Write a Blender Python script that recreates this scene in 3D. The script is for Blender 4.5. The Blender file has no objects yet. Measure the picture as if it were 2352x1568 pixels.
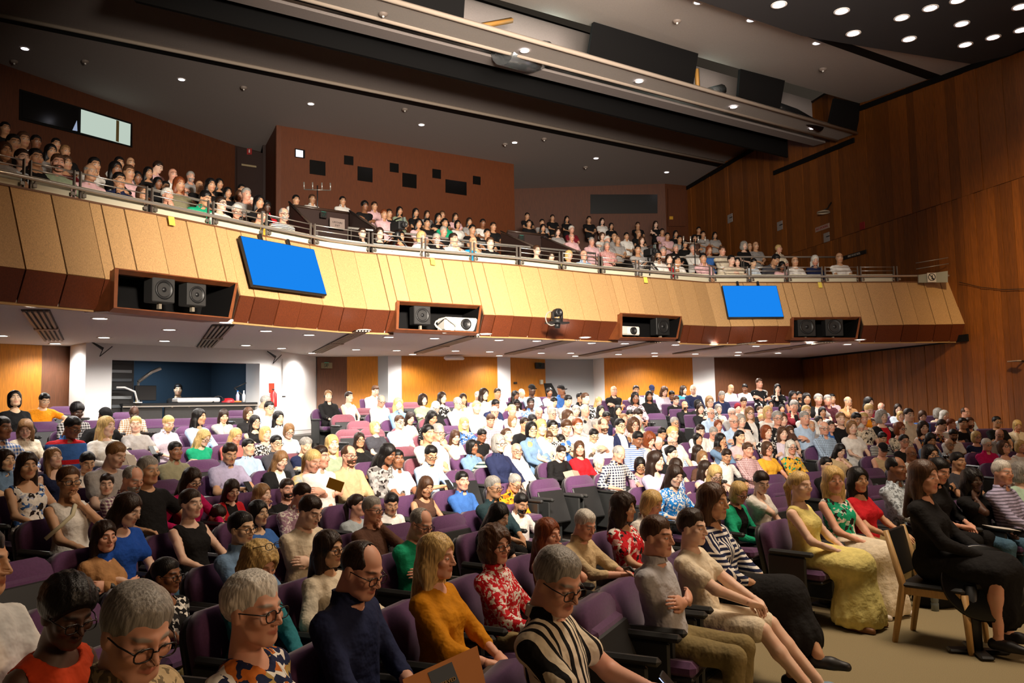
import bpy, bmesh, math, random
import numpy as np
from mathutils import Vector, Matrix, Euler
LK = 1.0; LS = 3.4; AMB = 0.03; DESKZ = 2.07; L_STAGE = 420; L_WALL = 4500; L_RIG = 340; L_FAS = 900; L_CEIL = 850
random.seed(7); np.random.seed(7)
S = bpy.context.scene; COL = S.collection; PI = math.pi
# ---------------------------------------------------------------- camera, world, exposure
cam = bpy.data.cameras.new('camera'); camo = bpy.data.objects.new('camera', cam); COL.objects.link(camo)
cam.sensor_width = 36; cam.lens = 36*1850/2352; cam.clip_end = 200; cam.clip_start = .05
_p = math.atan(149/1850); _a = .0185
_f = Vector((0, math.cos(_p), math.sin(_p))); _U = Vector((0, -math.sin(_p), math.cos(_p))); _X = Vector((1, 0, 0))
_r = math.cos(_a)*_X-math.sin(_a)*_U; _u = math.sin(_a)*_X+math.cos(_a)*_U
camo.matrix_world = Matrix(((_r.x, _u.x, -_f.x, 0), (_r.y, _u.y, -_f.y, 0), (_r.z, _u.z, -_f.z, 1.9), (0, 0, 0, 1)))
S.camera = camo
S.view_settings.view_transform = 'Standard'; S.view_settings.look = 'None'; S.view_settings.gamma = 1
S.view_settings.use_curve_mapping = False; S.view_settings.exposure = 0.0
wd = bpy.data.worlds.new('World'); S.world = wd; wd.use_nodes = True
wd.node_tree.nodes['Background'].inputs[0].default_value = (1, .8, .6, 1)
wd.node_tree.nodes['Background'].inputs[1].default_value = AMB
S.cycles.max_bounces = 5; S.cycles.diffuse_bounces = 3; S.cycles.glossy_bounces = 2; S.cycles.transmission_bounces = 3
S.cycles.sample_clamp_indirect = 4; S.cycles.caustics_reflective = False; S.cycles.caustics_refractive = False
def lamp(name, kind, loc, power, color, size=.3, tgt=None, spot=None, blend=.5, size_y=None):
    l = bpy.data.lights.new(name, kind); l.energy = power; l.color = color
    if kind == 'AREA':
        l.size = size
        if size_y: l.shape = 'RECTANGLE'; l.size_y = size_y
    else: l.shadow_soft_size = size
    if spot: l.spot_size = spot; l.spot_blend = blend
    o = bpy.data.objects.new(name, l); COL.objects.link(o); o.location = loc
    d = Vector(tgt)-Vector(loc) if tgt else Vector((0, 0, -1))
    o.rotation_euler = d.to_track_quat('-Z', 'Y').to_euler()
    return o
# stage wash rigs (off to the side, over the stage) and the house lighting of the hall, plus two added fills
def spread(o, deg): o.data.spread = math.radians(deg); return o
lamp('stage_wash', 'AREA', (11, -2.0, 6.5), L_STAGE, (1, .64, .37), 1.5, (3.0, 4.5, 1), size_y=3)
lamp('stage_wall_wash', 'SPOT', (6.0, 9.0, 7.5), L_WALL, (1, .74, .42), .35, (11.7, 15.6, 4.2), .85, 1.0)
spread(lamp('house_rig', 'AREA', (3.5, 7.0, 9.0), L_RIG, (1, .80, .60), 3.0, (1.5, 7.0, 0), size_y=3), 120)
spread(lamp('fill_fascia', 'AREA', (1.0, 4.0, 4.9), L_FAS, (1, .88, .74), 1.4, (-.6, 14, 4.0), size_y=.7), 80)  # added unseen fill that brightens the fascia, no fitting hangs there
spread(lamp('fill_ceiling', 'AREA', (4.0, 5.0, 6.2), L_CEIL, (1, .88, .78), 4.0, (3.0, 13.5, 13), size_y=4), 82)  # added unseen uplight standing in for hall bounce on the ceiling
# ---------------------------------------------------------------- colours and materials
def lin(c):
    if isinstance(c, str): c = [int(c[i:i+2], 16) for i in (0, 2, 4)]
    return tuple((v/255/12.92 if v <= 10 else ((v/255+.055)/1.055)**2.4) for v in c)+(1,)
HX = dict(black='191819', white='efece6', cream='e6d9c0', orange='f29a1e', tan='b98a5c', blue='3f6db5', red='c8202a', grey='a9a5a3', lilac='d9cfe0', denim='7392b5',
          navy='232a4a', olive='8a8468', plum='7d5470', lightblue='b4cdea', bluegrey='a5b3c9', paleblue='ccdae6', green='1fa87c', coral='e8766c', charcoal='45454c',
          lavender='bcb5d6', sage='9aa88c', magenta='c2195f', rainbow='d8c8d4', palegreen='c5d6bd', beige='cdb58c', mauve='a8869a', maroon='7c1f2c', yellow='efb43a',
          pink='ecc0c4', brown='5c4034', salmon='e8a398', teal='2e7a86', darkmaroon='4a2028', peach='eec0a0', mint='b9d8c2', royalblue='1f4fae', redorange='c8431e',
          greyblue='b3bfc6', darkteal='2c4248', mustard='c98412', rust='9a5a2c', brightblue='1f7fd0', palegrey='b9b8bc', lemon='f2e08a', turquoise='1f9ad0',
          paleyellow='e8de90', khaki='8a7a52', jeans='4a6a80', purple='5f4272')
HAIRC = dict(k='131010', d='2b1c14', b='4d3322', l='8a6642', r='7a3d1e', y='d3b274', g='9a9690', w='d9d5cc', n='1c2238', m='7d3048')
HAIRN = dict(k='black', d='dark brown', b='brown', l='light brown', r='auburn', y='blonde', g='grey', w='white', n='navy', m='plum')
SKIN = dict(p='eac4ac', f='dfa88e', t='cda07c', a='e6c09c', o='c99a76', m='8d5f42', k='4f3426')
MATS = {}
def nmat(name):
    m = bpy.data.materials.new(name); m.use_nodes = True; nt = m.node_tree
    return m, nt, nt.nodes['Principled BSDF'], nt.nodes.new, nt.links.new
def pmat(name, col, rough=.6, metal=0, noise=0, nscale=20, bump=0, bscale=60, stretch=(1, 1, 1), spec=.5, emit=None, estr=0, rand=0, sheen=0):
    if name in MATS: return MATS[name]
    m, nt, b, N, L = nmat(name)
    c = lin(col); b.inputs['Base Color'].default_value = c; b.inputs['Roughness'].default_value = rough; b.inputs['Metallic'].default_value = metal
    b.inputs['Specular IOR Level'].default_value = spec
    if sheen: b.inputs['Sheen Weight'].default_value = sheen
    tc = N('ShaderNodeTexCoord'); mp = N('ShaderNodeMapping'); mp.inputs['Scale'].default_value = stretch; L(tc.outputs['Object'], mp.inputs['Vector'])
    last = None
    if noise:
        n = N('ShaderNodeTexNoise'); n.inputs['Scale'].default_value = nscale; n.inputs['Detail'].default_value = 3; L(mp.outputs[0], n.inputs['Vector'])
        mr = N('ShaderNodeMapRange'); mr.inputs[1].default_value = .3; mr.inputs[2].default_value = .7; mr.inputs[3].default_value = 1-noise; mr.inputs[4].default_value = 1+noise; L(n.outputs[0], mr.inputs[0])
        last = mr.outputs[0]
    if rand:
        oi = N('ShaderNodeObjectInfo'); mr2 = N('ShaderNodeMapRange'); mr2.inputs[3].default_value = 1-rand; mr2.inputs[4].default_value = 1+rand; L(oi.outputs['Random'], mr2.inputs[0])
        if last:
            mm = N('ShaderNodeMath'); mm.operation = 'MULTIPLY'; L(last, mm.inputs[0]); L(mr2.outputs[0], mm.inputs[1]); last = mm.outputs[0]
        else: last = mr2.outputs[0]
    if last:
        v = N('ShaderNodeVectorMath'); v.operation = 'SCALE'; v.inputs[0].default_value = c[:3]; L(last, v.inputs['Scale']); L(v.outputs[0], b.inputs['Base Color'])
    if bump:
        n2 = N('ShaderNodeTexNoise'); n2.inputs['Scale'].default_value = bscale; n2.inputs['Detail'].default_value = 2; L(mp.outputs[0], n2.inputs['Vector'])
        bp = N('ShaderNodeBump'); bp.inputs['Strength'].default_value = bump; bp.inputs['Distance'].default_value = .01; L(n2.outputs[0], bp.inputs['Height']); L(bp.outputs[0], b.inputs['Normal'])
    if emit:
        b.inputs['Emission Color'].default_value = lin(emit); b.inputs['Emission Strength'].default_value = estr
    MATS[name] = m
    return m
def skinmat(code, brow):
    k = 'skin_'+code+brow
    if k in MATS: return MATS[k]
    m, nt, b, N, L = nmat(k); c = lin(SKIN[code])
    b.inputs['Roughness'].default_value = .55; b.inputs['Subsurface Weight'].default_value = 0
    at = N('ShaderNodeAttribute'); at.attribute_name = 'feat'; sp = N('ShaderNodeSeparateColor'); L(at.outputs['Color'], sp.inputs[0])
    def mixc(prev, fac, col):
        mx = N('ShaderNodeMix'); mx.data_type = 'RGBA'; L(fac, mx.inputs[0]); mx.inputs[7].default_value = col
        if isinstance(prev, tuple): mx.inputs[6].default_value = prev
        else: L(prev, mx.inputs[6])
        return mx.outputs[2]
    n = N('ShaderNodeTexNoise'); n.inputs['Scale'].default_value = 14; tc = N('ShaderNodeTexCoord'); L(tc.outputs['Object'], n.inputs['Vector'])
    red = (min(1, c[0]*.98), c[1]*.80, c[2]*.74, 1)
    mr = N('ShaderNodeMapRange'); mr.inputs[1].default_value = .45; mr.inputs[2].default_value = .75; mr.inputs[4].default_value = .7; L(n.outputs[0], mr.inputs[0])
    o = mixc(c, mr.outputs[0], red)
    o = mixc(o, sp.outputs['Red'], (c[0]*.72, c[1]*.38, c[2]*.38, 1))
    o = mixc(o, sp.outputs['Green'], lin(HAIRC[brow]))
    o = mixc(o, at.outputs['Alpha'], (.62, .58, .54, 1))
    o = mixc(o, sp.outputs['Blue'], (.025, .018, .014, 1))
    L(o, b.inputs['Base Color']); MATS[k] = m
    return m
def hairmat(code):
    k = 'hair_'+code
    if k in MATS: return MATS[k]
    m, nt, b, N, L = nmat(k); c = lin(HAIRC[code]); b.inputs['Roughness'].default_value = .42; b.inputs['Specular IOR Level'].default_value = .35
    tc = N('ShaderNodeTexCoord'); mp = N('ShaderNodeMapping'); mp.inputs['Scale'].default_value = (130, 130, 14); L(tc.outputs['Object'], mp.inputs['Vector'])
    n = N('ShaderNodeTexNoise'); n.inputs['Scale'].default_value = 1; n.inputs['Detail'].default_value = 3; L(mp.outputs[0], n.inputs['Vector'])
    mr = N('ShaderNodeMapRange'); mr.inputs[1].default_value = .3; mr.inputs[2].default_value = .7; mr.inputs[3].default_value = .5; mr.inputs[4].default_value = 1.35; L(n.outputs[0], mr.inputs[0])
    v = N('ShaderNodeVectorMath'); v.operation = 'SCALE'; v.inputs[0].default_value = c[:3]; L(mr.outputs[0], v.inputs['Scale']); L(v.outputs[0], b.inputs['Base Color'])
    bp = N('ShaderNodeBump'); bp.inputs['Strength'].default_value = .6; bp.inputs['Distance'].default_value = .006; L(n.outputs[0], bp.inputs['Height']); L(bp.outputs[0], b.inputs['Normal'])
    MATS[k] = m
    return m
PATW = 'striped checked plaid floral patterned printed geometric dotted embroidered'.split()
def clothmat(cols, pat):
    k = 'cloth_'+'_'.join(cols)+'_'+(pat or 'plain')
    if k in MATS: return MATS[k]
    m, nt, b, N, L = nmat(k); b.inputs['Roughness'].default_value = .85; b.inputs['Specular IOR Level'].default_value = .2
    c1 = lin(HX.get(cols[0], 'a9a5a3')); c2 = lin(HX.get(cols[1], 'efece6')) if len(cols) > 1 else None
    tc = N('ShaderNodeTexCoord'); pos = tc.outputs['Object']
    def mixt(a, b_): return tuple(.5*(x+y) for x, y in zip(a, b_))
    def dark(c, f): return tuple(min(1, x*f) for x in c[:3])+(1,)
    lum = sum(c1[:3])/3
    if c2 is None and pat: c2 = lin('f0ece4') if lum < .35 else dark(c1, .35)
    def ramp(src, stops, interp='CONSTANT'):
        r = N('ShaderNodeValToRGB'); r.color_ramp.interpolation = interp; e = r.color_ramp.elements
        while len(e) < len(stops): e.new(.5)
        for el, (p, c) in zip(e, stops): el.position = p; el.color = c
        L(src, r.inputs[0]); return r.outputs[0]
    def math_(op, a, bb=None):
        q = N('ShaderNodeMath'); q.operation = op
        if isinstance(a, (int, float)): q.inputs[0].default_value = a
        else: L(a, q.inputs[0])
        if bb is not None:
            if isinstance(bb, (int, float)): q.inputs[1].default_value = bb
            else: L(bb, q.inputs[1])
        return q.outputs[0]
    sx = N('ShaderNodeSeparateXYZ'); L(pos, sx.inputs[0])
    def stripes(ax, freq, duty):
        return math_('LESS_THAN', math_('FRACT', math_('MULTIPLY', sx.outputs[ax], freq)), duty)
    out = None
    def mix(f, a, c):
        mx = N('ShaderNodeMix'); mx.data_type = 'RGBA'; L(f, mx.inputs[0])
        for i, q in ((6, a), (7, c)):
            if isinstance(q, tuple): mx.inputs[i].default_value = q
            else: L(q, mx.inputs[i])
        return mx.outputs[2]
    if pat == 'striped':
        fine = cols[0] in ('lavender', 'pink', 'black', 'white', 'navy', 'grey')
        out = mix(stripes('Z' if cols[0] != 'cream' else 'X', 32 if fine else 19, .42), c1, c2)
        if cols[0] == 'cream': out = mix(stripes('Z', 19, .42), out, dark(c2, 1.0)) if False else out
    elif pat in ('checked', 'plaid'):
        f = 26 if pat == 'plaid' else 34
        a = math_('ADD', stripes('X', f, .45), stripes('Z', f, .45))
        out = ramp(math_('MULTIPLY', a, .5), [(0, c1), (.3, tuple(.5*(x+y) for x, y in zip(c1, c2))), (.8, c2)])
    elif pat in ('floral', 'patterned', 'printed', 'embroidered'):
        n = N('ShaderNodeTexNoise'); n.inputs['Scale'].default_value = {'floral': 20, 'printed': 9}.get(pat, 38); n.inputs['Detail'].default_value = 1.5; n.inputs['Distortion'].default_value = .6; L(pos, n.inputs['Vector'])
        v = N('ShaderNodeTexVoronoi'); v.inputs['Scale'].default_value = 16; L(pos, v.inputs['Vector']); sp = N('ShaderNodeSeparateColor'); L(v.outputs['Color'], sp.inputs[0])
        c3 = lin('c8702e') if cols[0] == 'navy' else (lin('2a2220') if lum > .12 else dark(c1, 2.2)); c4 = lin('b89a5c') if cols[0] in ('navy', 'yellow') else mixt(c1, c2)
        petal = ramp(sp.outputs[0], [(0, c2), (.36, c3 if pat == 'floral' else c2), (.68, c4)])
        m_ = math_('GREATER_THAN', n.outputs[0], .52 if pat != 'printed' else .63)
        out = mix(m_, c1, petal)
    elif pat == 'dotted':
        v = N('ShaderNodeTexVoronoi'); v.inputs['Scale'].default_value = 40; L(pos, v.inputs['Vector'])
        out = ramp(v.outputs['Distance'], [(0, c2), (.22, c1)])
    elif pat == 'geometric':
        v = N('ShaderNodeTexVoronoi'); v.inputs['Scale'].default_value = 9; L(pos, v.inputs['Vector'])
        ck = math_('GREATER_THAN', N('ShaderNodeSeparateXYZ').outputs[0], .5)
        sp = N('ShaderNodeSeparateColor'); L(v.outputs['Color'], sp.inputs[0]); sel = math_('GREATER_THAN', sp.outputs[0], .5)
        o1 = mix(stripes('X', 30, .45), c1, c2); o2 = mix(stripes('Z', 30, .45), c1, c2); out = mix(sel, o1, o2)
    elif c2 is not None:
        if cols[0] == 'blue' or cols[0] == 'beige': out = mix(math_('LESS_THAN', math_('FRACT', math_('MULTIPLY', sx.outputs['Z'], 4.2)), .22), c1, c2)
        else: out = mix(math_('LESS_THAN', math_('ABSOLUTE', sx.outputs['X']), .07), c1, c2)   # open front showing the inner top
    elif cols[0] == 'rainbow':
        n = N('ShaderNodeTexNoise'); n.inputs['Scale'].default_value = 6; L(pos, n.inputs['Vector'])
        out = ramp(n.outputs[0], [(.3, lin('8fb6dc')), (.45, lin('e8d48a')), (.58, lin('e8958f')), (.7, lin('b9c8a8'))], 'LINEAR')
    n = N('ShaderNodeTexNoise'); n.inputs['Scale'].default_value = 18; L(pos, n.inputs['Vector'])
    mr = N('ShaderNodeMapRange'); mr.inputs[1].default_value = .3; mr.inputs[2].default_value = .7; mr.inputs[3].default_value = .88; mr.inputs[4].default_value = 1.06; L(n.outputs[0], mr.inputs[0])
    v = N('ShaderNodeVectorMath'); v.operation = 'SCALE'; L(mr.outputs[0], v.inputs['Scale'])
    if out is None: v.inputs[0].default_value = c1[:3]
    else: L(out, v.inputs[0])
    L(v.outputs[0], b.inputs['Base Color'])
    bp = N('ShaderNodeBump'); bp.inputs['Strength'].default_value = .7; bp.inputs['Distance'].default_value = .02; L(n.outputs[0], bp.inputs['Height']); L(bp.outputs[0], b.inputs['Normal'])
    MATS[k] = m
    return m
# ---------------------------------------------------------------- mesh helpers
def npmesh(name, V, Q, mats=(), mi=None, smooth=True, feat=None):
    me = bpy.data.meshes.new(name); V = np.asarray(V, np.float32); Q = np.asarray(Q, np.int32)
    n = Q.shape[1]
    me.vertices.add(len(V)); me.vertices.foreach_set('co', V.ravel())
    me.loops.add(Q.size); me.loops.foreach_set('vertex_index', Q.ravel())
    me.polygons.add(len(Q)); me.polygons.foreach_set('loop_start', np.arange(0, Q.size, n, dtype=np.int32))
    if mi is not None: me.polygons.foreach_set('material_index', np.asarray(mi, np.int32))
    me.polygons.foreach_set('use_smooth', np.full(len(Q), smooth))
    for m in mats: me.materials.append(m)
    if feat is not None:
        a = me.attributes.new('feat', 'FLOAT_COLOR', 'POINT'); f = np.ascontiguousarray(feat, np.float32); a.data.foreach_set('color', f.ravel())
    me.update(); me.validate()
    return me
class B:                      # collects simple shapes into one mesh
    def __init__(s): s.v = []; s.f = []; s.m = []; s.sm = []
    def add(s, vs, fs, m=0, sm=False):
        o = len(s.v); s.v += [tuple(v) for v in vs]
        for f in fs: s.f.append(tuple(i+o for i in f)); s.m.append(m); s.sm.append(sm)
        return s
    def box(s, c, d, m=0, M=None, bev=0):
        x, y, z = d[0]/2, d[1]/2, d[2]/2
        if bev:
            e = min(bev, x*.9, y*.9, z*.9); vs = []
            for sx in (-1, 1):
                for sy in (-1, 1):
                    for sz in (-1, 1): vs += [(sx*x, sy*(y-e), sz*(z-e)), (sx*(x-e), sy*y, sz*(z-e)), (sx*(x-e), sy*(y-e), sz*z)]
            def I(a, b, c_, k): return ((a*2+b)*2+c_)*3+k
            fs = [(I(0,0,0,0),I(0,0,1,0),I(0,1,1,0),I(0,1,0,0)), (I(1,0,0,0),I(1,1,0,0),I(1,1,1,0),I(1,0,1,0)),
                  (I(0,0,0,1),I(1,0,0,1),I(1,0,1,1),I(0,0,1,1)), (I(0,1,0,1),I(0,1,1,1),I(1,1,1,1),I(1,1,0,1)),
                  (I(0,0,0,2),I(0,1,0,2),I(1,1,0,2),I(1,0,0,2)), (I(0,0,1,2),I(1,0,1,2),I(1,1,1,2),I(0,1,1,2))]
            for b_ in (0, 1):
                for c_ in (0, 1):
                    fs += [(I(0,b_,c_,1),I(1,b_,c_,1),I(1,b_,c_,2),I(0,b_,c_,2)), (I(b_,0,c_,0),I(b_,1,c_,0),I(b_,1,c_,2),I(b_,0,c_,2)), (I(b_,c_,0,0),I(b_,c_,1,0),I(b_,c_,1,1),I(b_,c_,0,1))]
                    for a in (0, 1): fs.append((I(a,b_,c_,0),I(a,b_,c_,1),I(a,b_,c_,2)))
        else:
            vs = [(a*x, b*y, c_*z) for a in (-1, 1) for b in (-1, 1) for c_ in (-1, 1)]
            fs = [(0,1,3,2),(4,6,7,5),(0,4,5,1),(2,3,7,6),(0,2,6,4),(1,5,7,3)]
        M = M or Matrix.Identity(3); c = Vector(c)
        return s.add([c+M @ Vector(v) for v in vs], fs, m)
    def tube(s, pts, r, n=8, m=0, cap=True):
        pts = [Vector(p) for p in pts]; k = len(pts); rs = r if isinstance(r, (list, tuple)) else [r]*k; vs = []; up = None
        for i, p in enumerate(pts):
            d = (pts[min(i+1, k-1)]-pts[max(i-1, 0)]).normalized()
            if up is None: up = Vector((0, 0, 1)) if abs(d.z) < .9 else Vector((1, 0, 0))
            a = d.cross(up).normalized(); b_ = a.cross(d).normalized(); up = b_
            vs += [p+(a*math.cos(t)+b_*math.sin(t))*rs[i] for t in [2*PI*j/n for j in range(n)]]
        fs = [(i*n+j, i*n+(j+1) % n, (i+1)*n+(j+1) % n, (i+1)*n+j) for i in range(k-1) for j in range(n)]
        s.add(vs, fs, m, True)
        if cap: o = len(s.v)-len(vs); s.f += [tuple(o+j for j in range(n-1, -1, -1)), tuple(o+(k-1)*n+j for j in range(n))]; s.m += [m, m]; s.sm += [False, False]
        return s
    def lathe(s, c, prof, n=16, m=0, M=None):
        M = M or Matrix.Identity(3); c = Vector(c)
        vs = [c+M @ Vector((r*math.cos(2*PI*j/n), r*math.sin(2*PI*j/n), z)) for r, z in prof for j in range(n)]
        return s.add(vs, [(i*n+j, i*n+(j+1) % n, (i+1)*n+(j+1) % n, (i+1)*n+j) for i in range(len(prof)-1) for j in range(n)], m, True)
    def poly(s, pts, m=0): return s.add(pts, [tuple(range(len(pts)))], m)
    def prism(s, pts, d, m=0):          # polygon extruded by vector d
        n = len(pts); d = Vector(d); a = [Vector(p) for p in pts]; vs = a+[p+d for p in a]
        return s.add(vs, [tuple(range(n-1, -1, -1)), tuple(range(n, 2*n))]+[(i, (i+1) % n, n+(i+1) % n, n+i) for i in range(n)], m)
    def mesh(s, name, mats):
        me = bpy.data.meshes.new(name); me.from_pydata([tuple(v) for v in s.v], [], s.f)
        for m in mats: me.materials.append(m)
        me.polygons.foreach_set('material_index', s.m); me.polygons.foreach_set('use_smooth', s.sm); me.update()
        bm = bmesh.new(); bm.from_mesh(me); bmesh.ops.recalc_face_normals(bm, faces=bm.faces); bm.to_mesh(me); bm.free()
        return me
    def obj(s, name, mats, parent=None, **kw):
        if not isinstance(mats, (list, tuple)): mats = [mats]
        return link(name, s.mesh(name, mats), parent, **kw)
def link(name, me, parent=None, label=None, cat=None, group=None, kind=None, M=None):
    o = bpy.data.objects.new(name, me); COL.objects.link(o)
    if parent is not None: o.parent = parent
    if label: o['label'] = label
    if cat: o['category'] = cat
    if group: o['group'] = group
    if kind: o['kind'] = kind
    if M is not None: o.matrix_local = M
    return o
def empty(name, loc, label=None, cat=None, group=None, rz=0, kind=None):
    o = link(name, None, None, label, cat, group, kind); o.location = loc; o.rotation_euler = (0, 0, rz); o.empty_display_size = .1
    return o
def frame3(x, y=None, z=None):
    return Matrix((x, y, z)).transposed()
def local(o, bm):                # shift a builder from world coordinates into the frame of an unrotated parent
    l = Vector(o.location); bm.v = [tuple(Vector(v)-l) for v in bm.v]; return bm
# ---------------------------------------------------------------- people: signed-distance bodies
NK = [(np.random.normal(size=3)*s, np.random.uniform(0, 6.28)) for s in (1, 1, 1, 1.7, 1.7, 1.7, 2.6, 2.6, 2.6)]
def fbm(P, sc):
    x, y, z = P; a = 0
    for i, (k, ph) in enumerate(NK):
        a = a+np.sin(x*(k[0]*sc[0])+y*(k[1]*sc[1])+z*(k[2]*sc[2])+ph)/(1+i//3)
    return a/4.
def cap(P, a, b, ra, rb):
    x, y, z = P; ba = np.subtract(b, a); L2 = max(float(ba @ ba), 1e-9)
    h = np.clip(((x-a[0])*ba[0]+(y-a[1])*ba[1]+(z-a[2])*ba[2])/L2, 0, 1)
    return np.sqrt((x-a[0]-h*ba[0])**2+(y-a[1]-h*ba[1])**2+(z-a[2]-h*ba[2])**2)-(ra+(rb-ra)*h)
def ell(P, c, r):
    x, y, z = P; k0 = np.sqrt(((x-c[0])/r[0])**2+((y-c[1])/r[1])**2+((z-c[2])/r[2])**2)
    k1 = np.sqrt(((x-c[0])/r[0]**2)**2+((y-c[1])/r[1]**2)**2+((z-c[2])/r[2]**2)**2)
    return k0*(k0-1)/np.maximum(k1, 1e-6)
def smin(a, b, k):
    h = np.clip(.5+.5*(b-a)/k, 0, 1); return b+(a-b)*h-k*h*(1-h)
def smax(a, b, k): return -smin(-a, -b, k)
def surfnet(f, lo, hi, h):
    lo = np.array(lo, np.float32); n = np.maximum(np.ceil((np.array(hi)-lo)/h).astype(int)+1, 3)
    ax = [(lo[i]+h*np.arange(n[i])).astype(np.float32) for i in range(3)]
    P = (ax[0][:, None, None], ax[1][None, :, None], ax[2][None, None, :])
    v = np.broadcast_to(f(P), tuple(n)).astype(np.float32).copy()
    v[0] = v[-1] = 1; v[:, 0] = v[:, -1] = 1; v[:, :, 0] = v[:, :, -1] = 1
    ins = v < 0
    c = np.zeros(tuple(n-1), np.int8)
    for dx in (0, 1):
        for dy in (0, 1):
            for dz in (0, 1): c += ins[dx:n[0]-1+dx, dy:n[1]-1+dy, dz:n[2]-1+dz]
    act = (c > 0) & (c < 8); I = np.argwhere(act); idx = -np.ones(tuple(n-1), np.int32); idx[act] = np.arange(len(I))
    acc = np.zeros((len(I), 3), np.float32); cnt = np.zeros(len(I), np.float32)
    cor = [(a, b, d) for a in (0, 1) for b in (0, 1) for d in (0, 1)]
    vals = {q: v[I[:, 0]+q[0], I[:, 1]+q[1], I[:, 2]+q[2]] for q in cor}
    for p in cor:
        for ax_ in range(3):
            if p[ax_] == 0:
                q = list(p); q[ax_] = 1; q = tuple(q); a, b = vals[p], vals[q]; m = (a < 0) != (b < 0)
                t = np.where(m, a/np.where(m, a-b, 1), 0)
                pt = np.tile(np.array(p, np.float32), (len(I), 1)); pt[:, ax_] = t
                acc[m] += pt[m]; cnt[m] += 1
    V = lo+h*(I+acc/cnt[:, None]); Q = []
    for a in range(3):
        b, d = (a+1) % 3, (a+2) % 3
        sl0 = [slice(1, n[i]-1) for i in range(3)]; sl0[a] = slice(0, n[a]-1); sl1 = list(sl0); sl1[a] = slice(1, n[a])
        A, Bv = ins[tuple(sl0)], ins[tuple(sl1)]
        for flip, m in ((False, A & ~Bv), (True, ~A & Bv)):
            E_ = np.argwhere(m)
            if not len(E_): continue
            E_[:, b] += 1; E_[:, d] += 1
            def cell(db, dd):
                w = E_.copy(); w[:, b] -= db; w[:, d] -= dd; return idx[w[:, 0], w[:, 1], w[:, 2]]
            q = np.stack([cell(1, 1), cell(0, 1), cell(0, 0), cell(1, 0)], 1)
            Q.append(q[:, ::-1] if flip else q)
    Q = np.concatenate(Q); Q = Q[(Q >= 0).all(1)]
    return V, Q
# ---- head, traced radially from a signed distance field (face towards -y)
def head_sdf(P, fem):
    x, y, z = P; ax = np.abs(x); PA = (ax, y, z)
    d = ell(P, (0, .014, .032), (.076, .096, .086))
    d = smin(d, ell(P, (0, -.024, -.042), (.057 if fem else .061, .066, .076)), .03)
    d = smin(d, cap(PA, (.0, -.072, -.098), (.020 if fem else .028, -.064, -.094), .017, .016), .03)
    d = smin(d, cap(PA, (.055, .0, -.03), (.045, -.03, -.08), .012, .012), .03)
    d = smin(d, ell(PA, (.043, -.058, -.022), (.026, .026, .024)), .02)
    d = smin(d, cap(PA, (0, -.083, .024), (.036, -.072, .026), .008 if fem else .011, .008), .018)
    d = smax(d, -ell(PA, (.032, -.108, .002), (.024, .026, .016)), .018)
    d = smin(d, ell(PA, (.031, -.077, .001), (.0145, .0125, .0105)), .006)
    d = smin(d, cap(P, (0, -.088, .012), (0, -.109, -.028), .008, .0115), .012)
    d = smin(d, ell(PA, (.012, -.098, -.032), (.008, .011, .007)), .008)
    d = smin(d, cap(PA, (0, -.0925, -.056), (.020, -.083, -.060), .0055, .003), .007)
    d = smin(d, cap(PA, (0, -.0905, -.067), (.017, -.083, -.065), .0065, .003), .008)
    d = smin(d, ell(PA, (.076, .012, -.008), (.010, .021, .032)), .008)
    d = smin(d, cap(P, (0, .024, -.06), (0, .036, -.2), .052 if fem else .059, .054 if fem else .061), .03)
    return d
HEADS = {}
def head_mesh(fem, lod):
    k = (fem, lod)
    if k in HEADS: return HEADS[k]
    nr, ns = [(16, 18), (30, 36), (84, 92)][lod]
    t = np.linspace(0, 2*PI, ns, endpoint=False); az = t+.5*np.sin(t)       # t=pi faces -y, denser there
    pol = np.linspace(.02, 1, nr); pol = pol*PI*.94
    PH, TH = np.meshgrid(pol, az, indexing='ij')
    D = np.stack([np.sin(PH)*np.sin(TH), np.sin(PH)*np.cos(TH), np.cos(PH)], -1)
    r = np.full(PH.shape, .03)
    for _ in range(70):
        d = head_sdf((D[..., 0]*r, D[..., 1]*r, D[..., 2]*r), fem); r = r+np.clip(-d, -.01, .02)*.6
    lim = np.where(D[..., 2] < -.2, -.165/np.minimum(D[..., 2], -.2), 9); r = np.minimum(r, lim)
    V = (D*r[..., None]).reshape(-1, 3)
    i = np.arange((nr-1)*ns); a = i//ns; b = i % ns
    Q = np.stack([a*ns+b, (a+1)*ns+b, (a+1)*ns+(b+1) % ns, a*ns+(b+1) % ns], 1)
    x, y, z = V.T; ax = np.abs(x); F = np.zeros((len(V), 4)); fr = y < -.045; s = [.7, .5, 0][lod]*.01
    F[:, 0] = fr*np.clip(1.6-(((x)/(.024+s))**2+((z+.062)/(.0095+s))**2), 0, 1)*.85
    F[:, 1] = fr*np.clip(1.5-(((ax-.032)/(.021+s))**2+((z-.026-.12*(.03-np.abs(ax-.034)))/(.0065+s*.6))**2), 0, 1)*.9
    ex, ez = (ax-.0315)/(.0135+s), (z-.001)/(.0062+s*.5)
    F[:, 3] = fr*np.clip(3*(1.05-(ex**2+ez**2)), 0, 1)*.8
    lid = np.clip(1-np.abs(z-.0075+.35*(ax-.0315)**2/.013)/.0028, 0, 1)*(np.abs(ax-.0315) < .016)
    F[:, 2] = fr*np.maximum(np.clip(2.5*(1.1-((ax-.0315)/(.0058+s*.4))**2-((z-.0015)/(.0062+s*.4))**2), 0, 1), lid*.85)*.95
    HEADS[k] = (V, Q, F)
    return HEADS[k]
HANDS = {}
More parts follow.
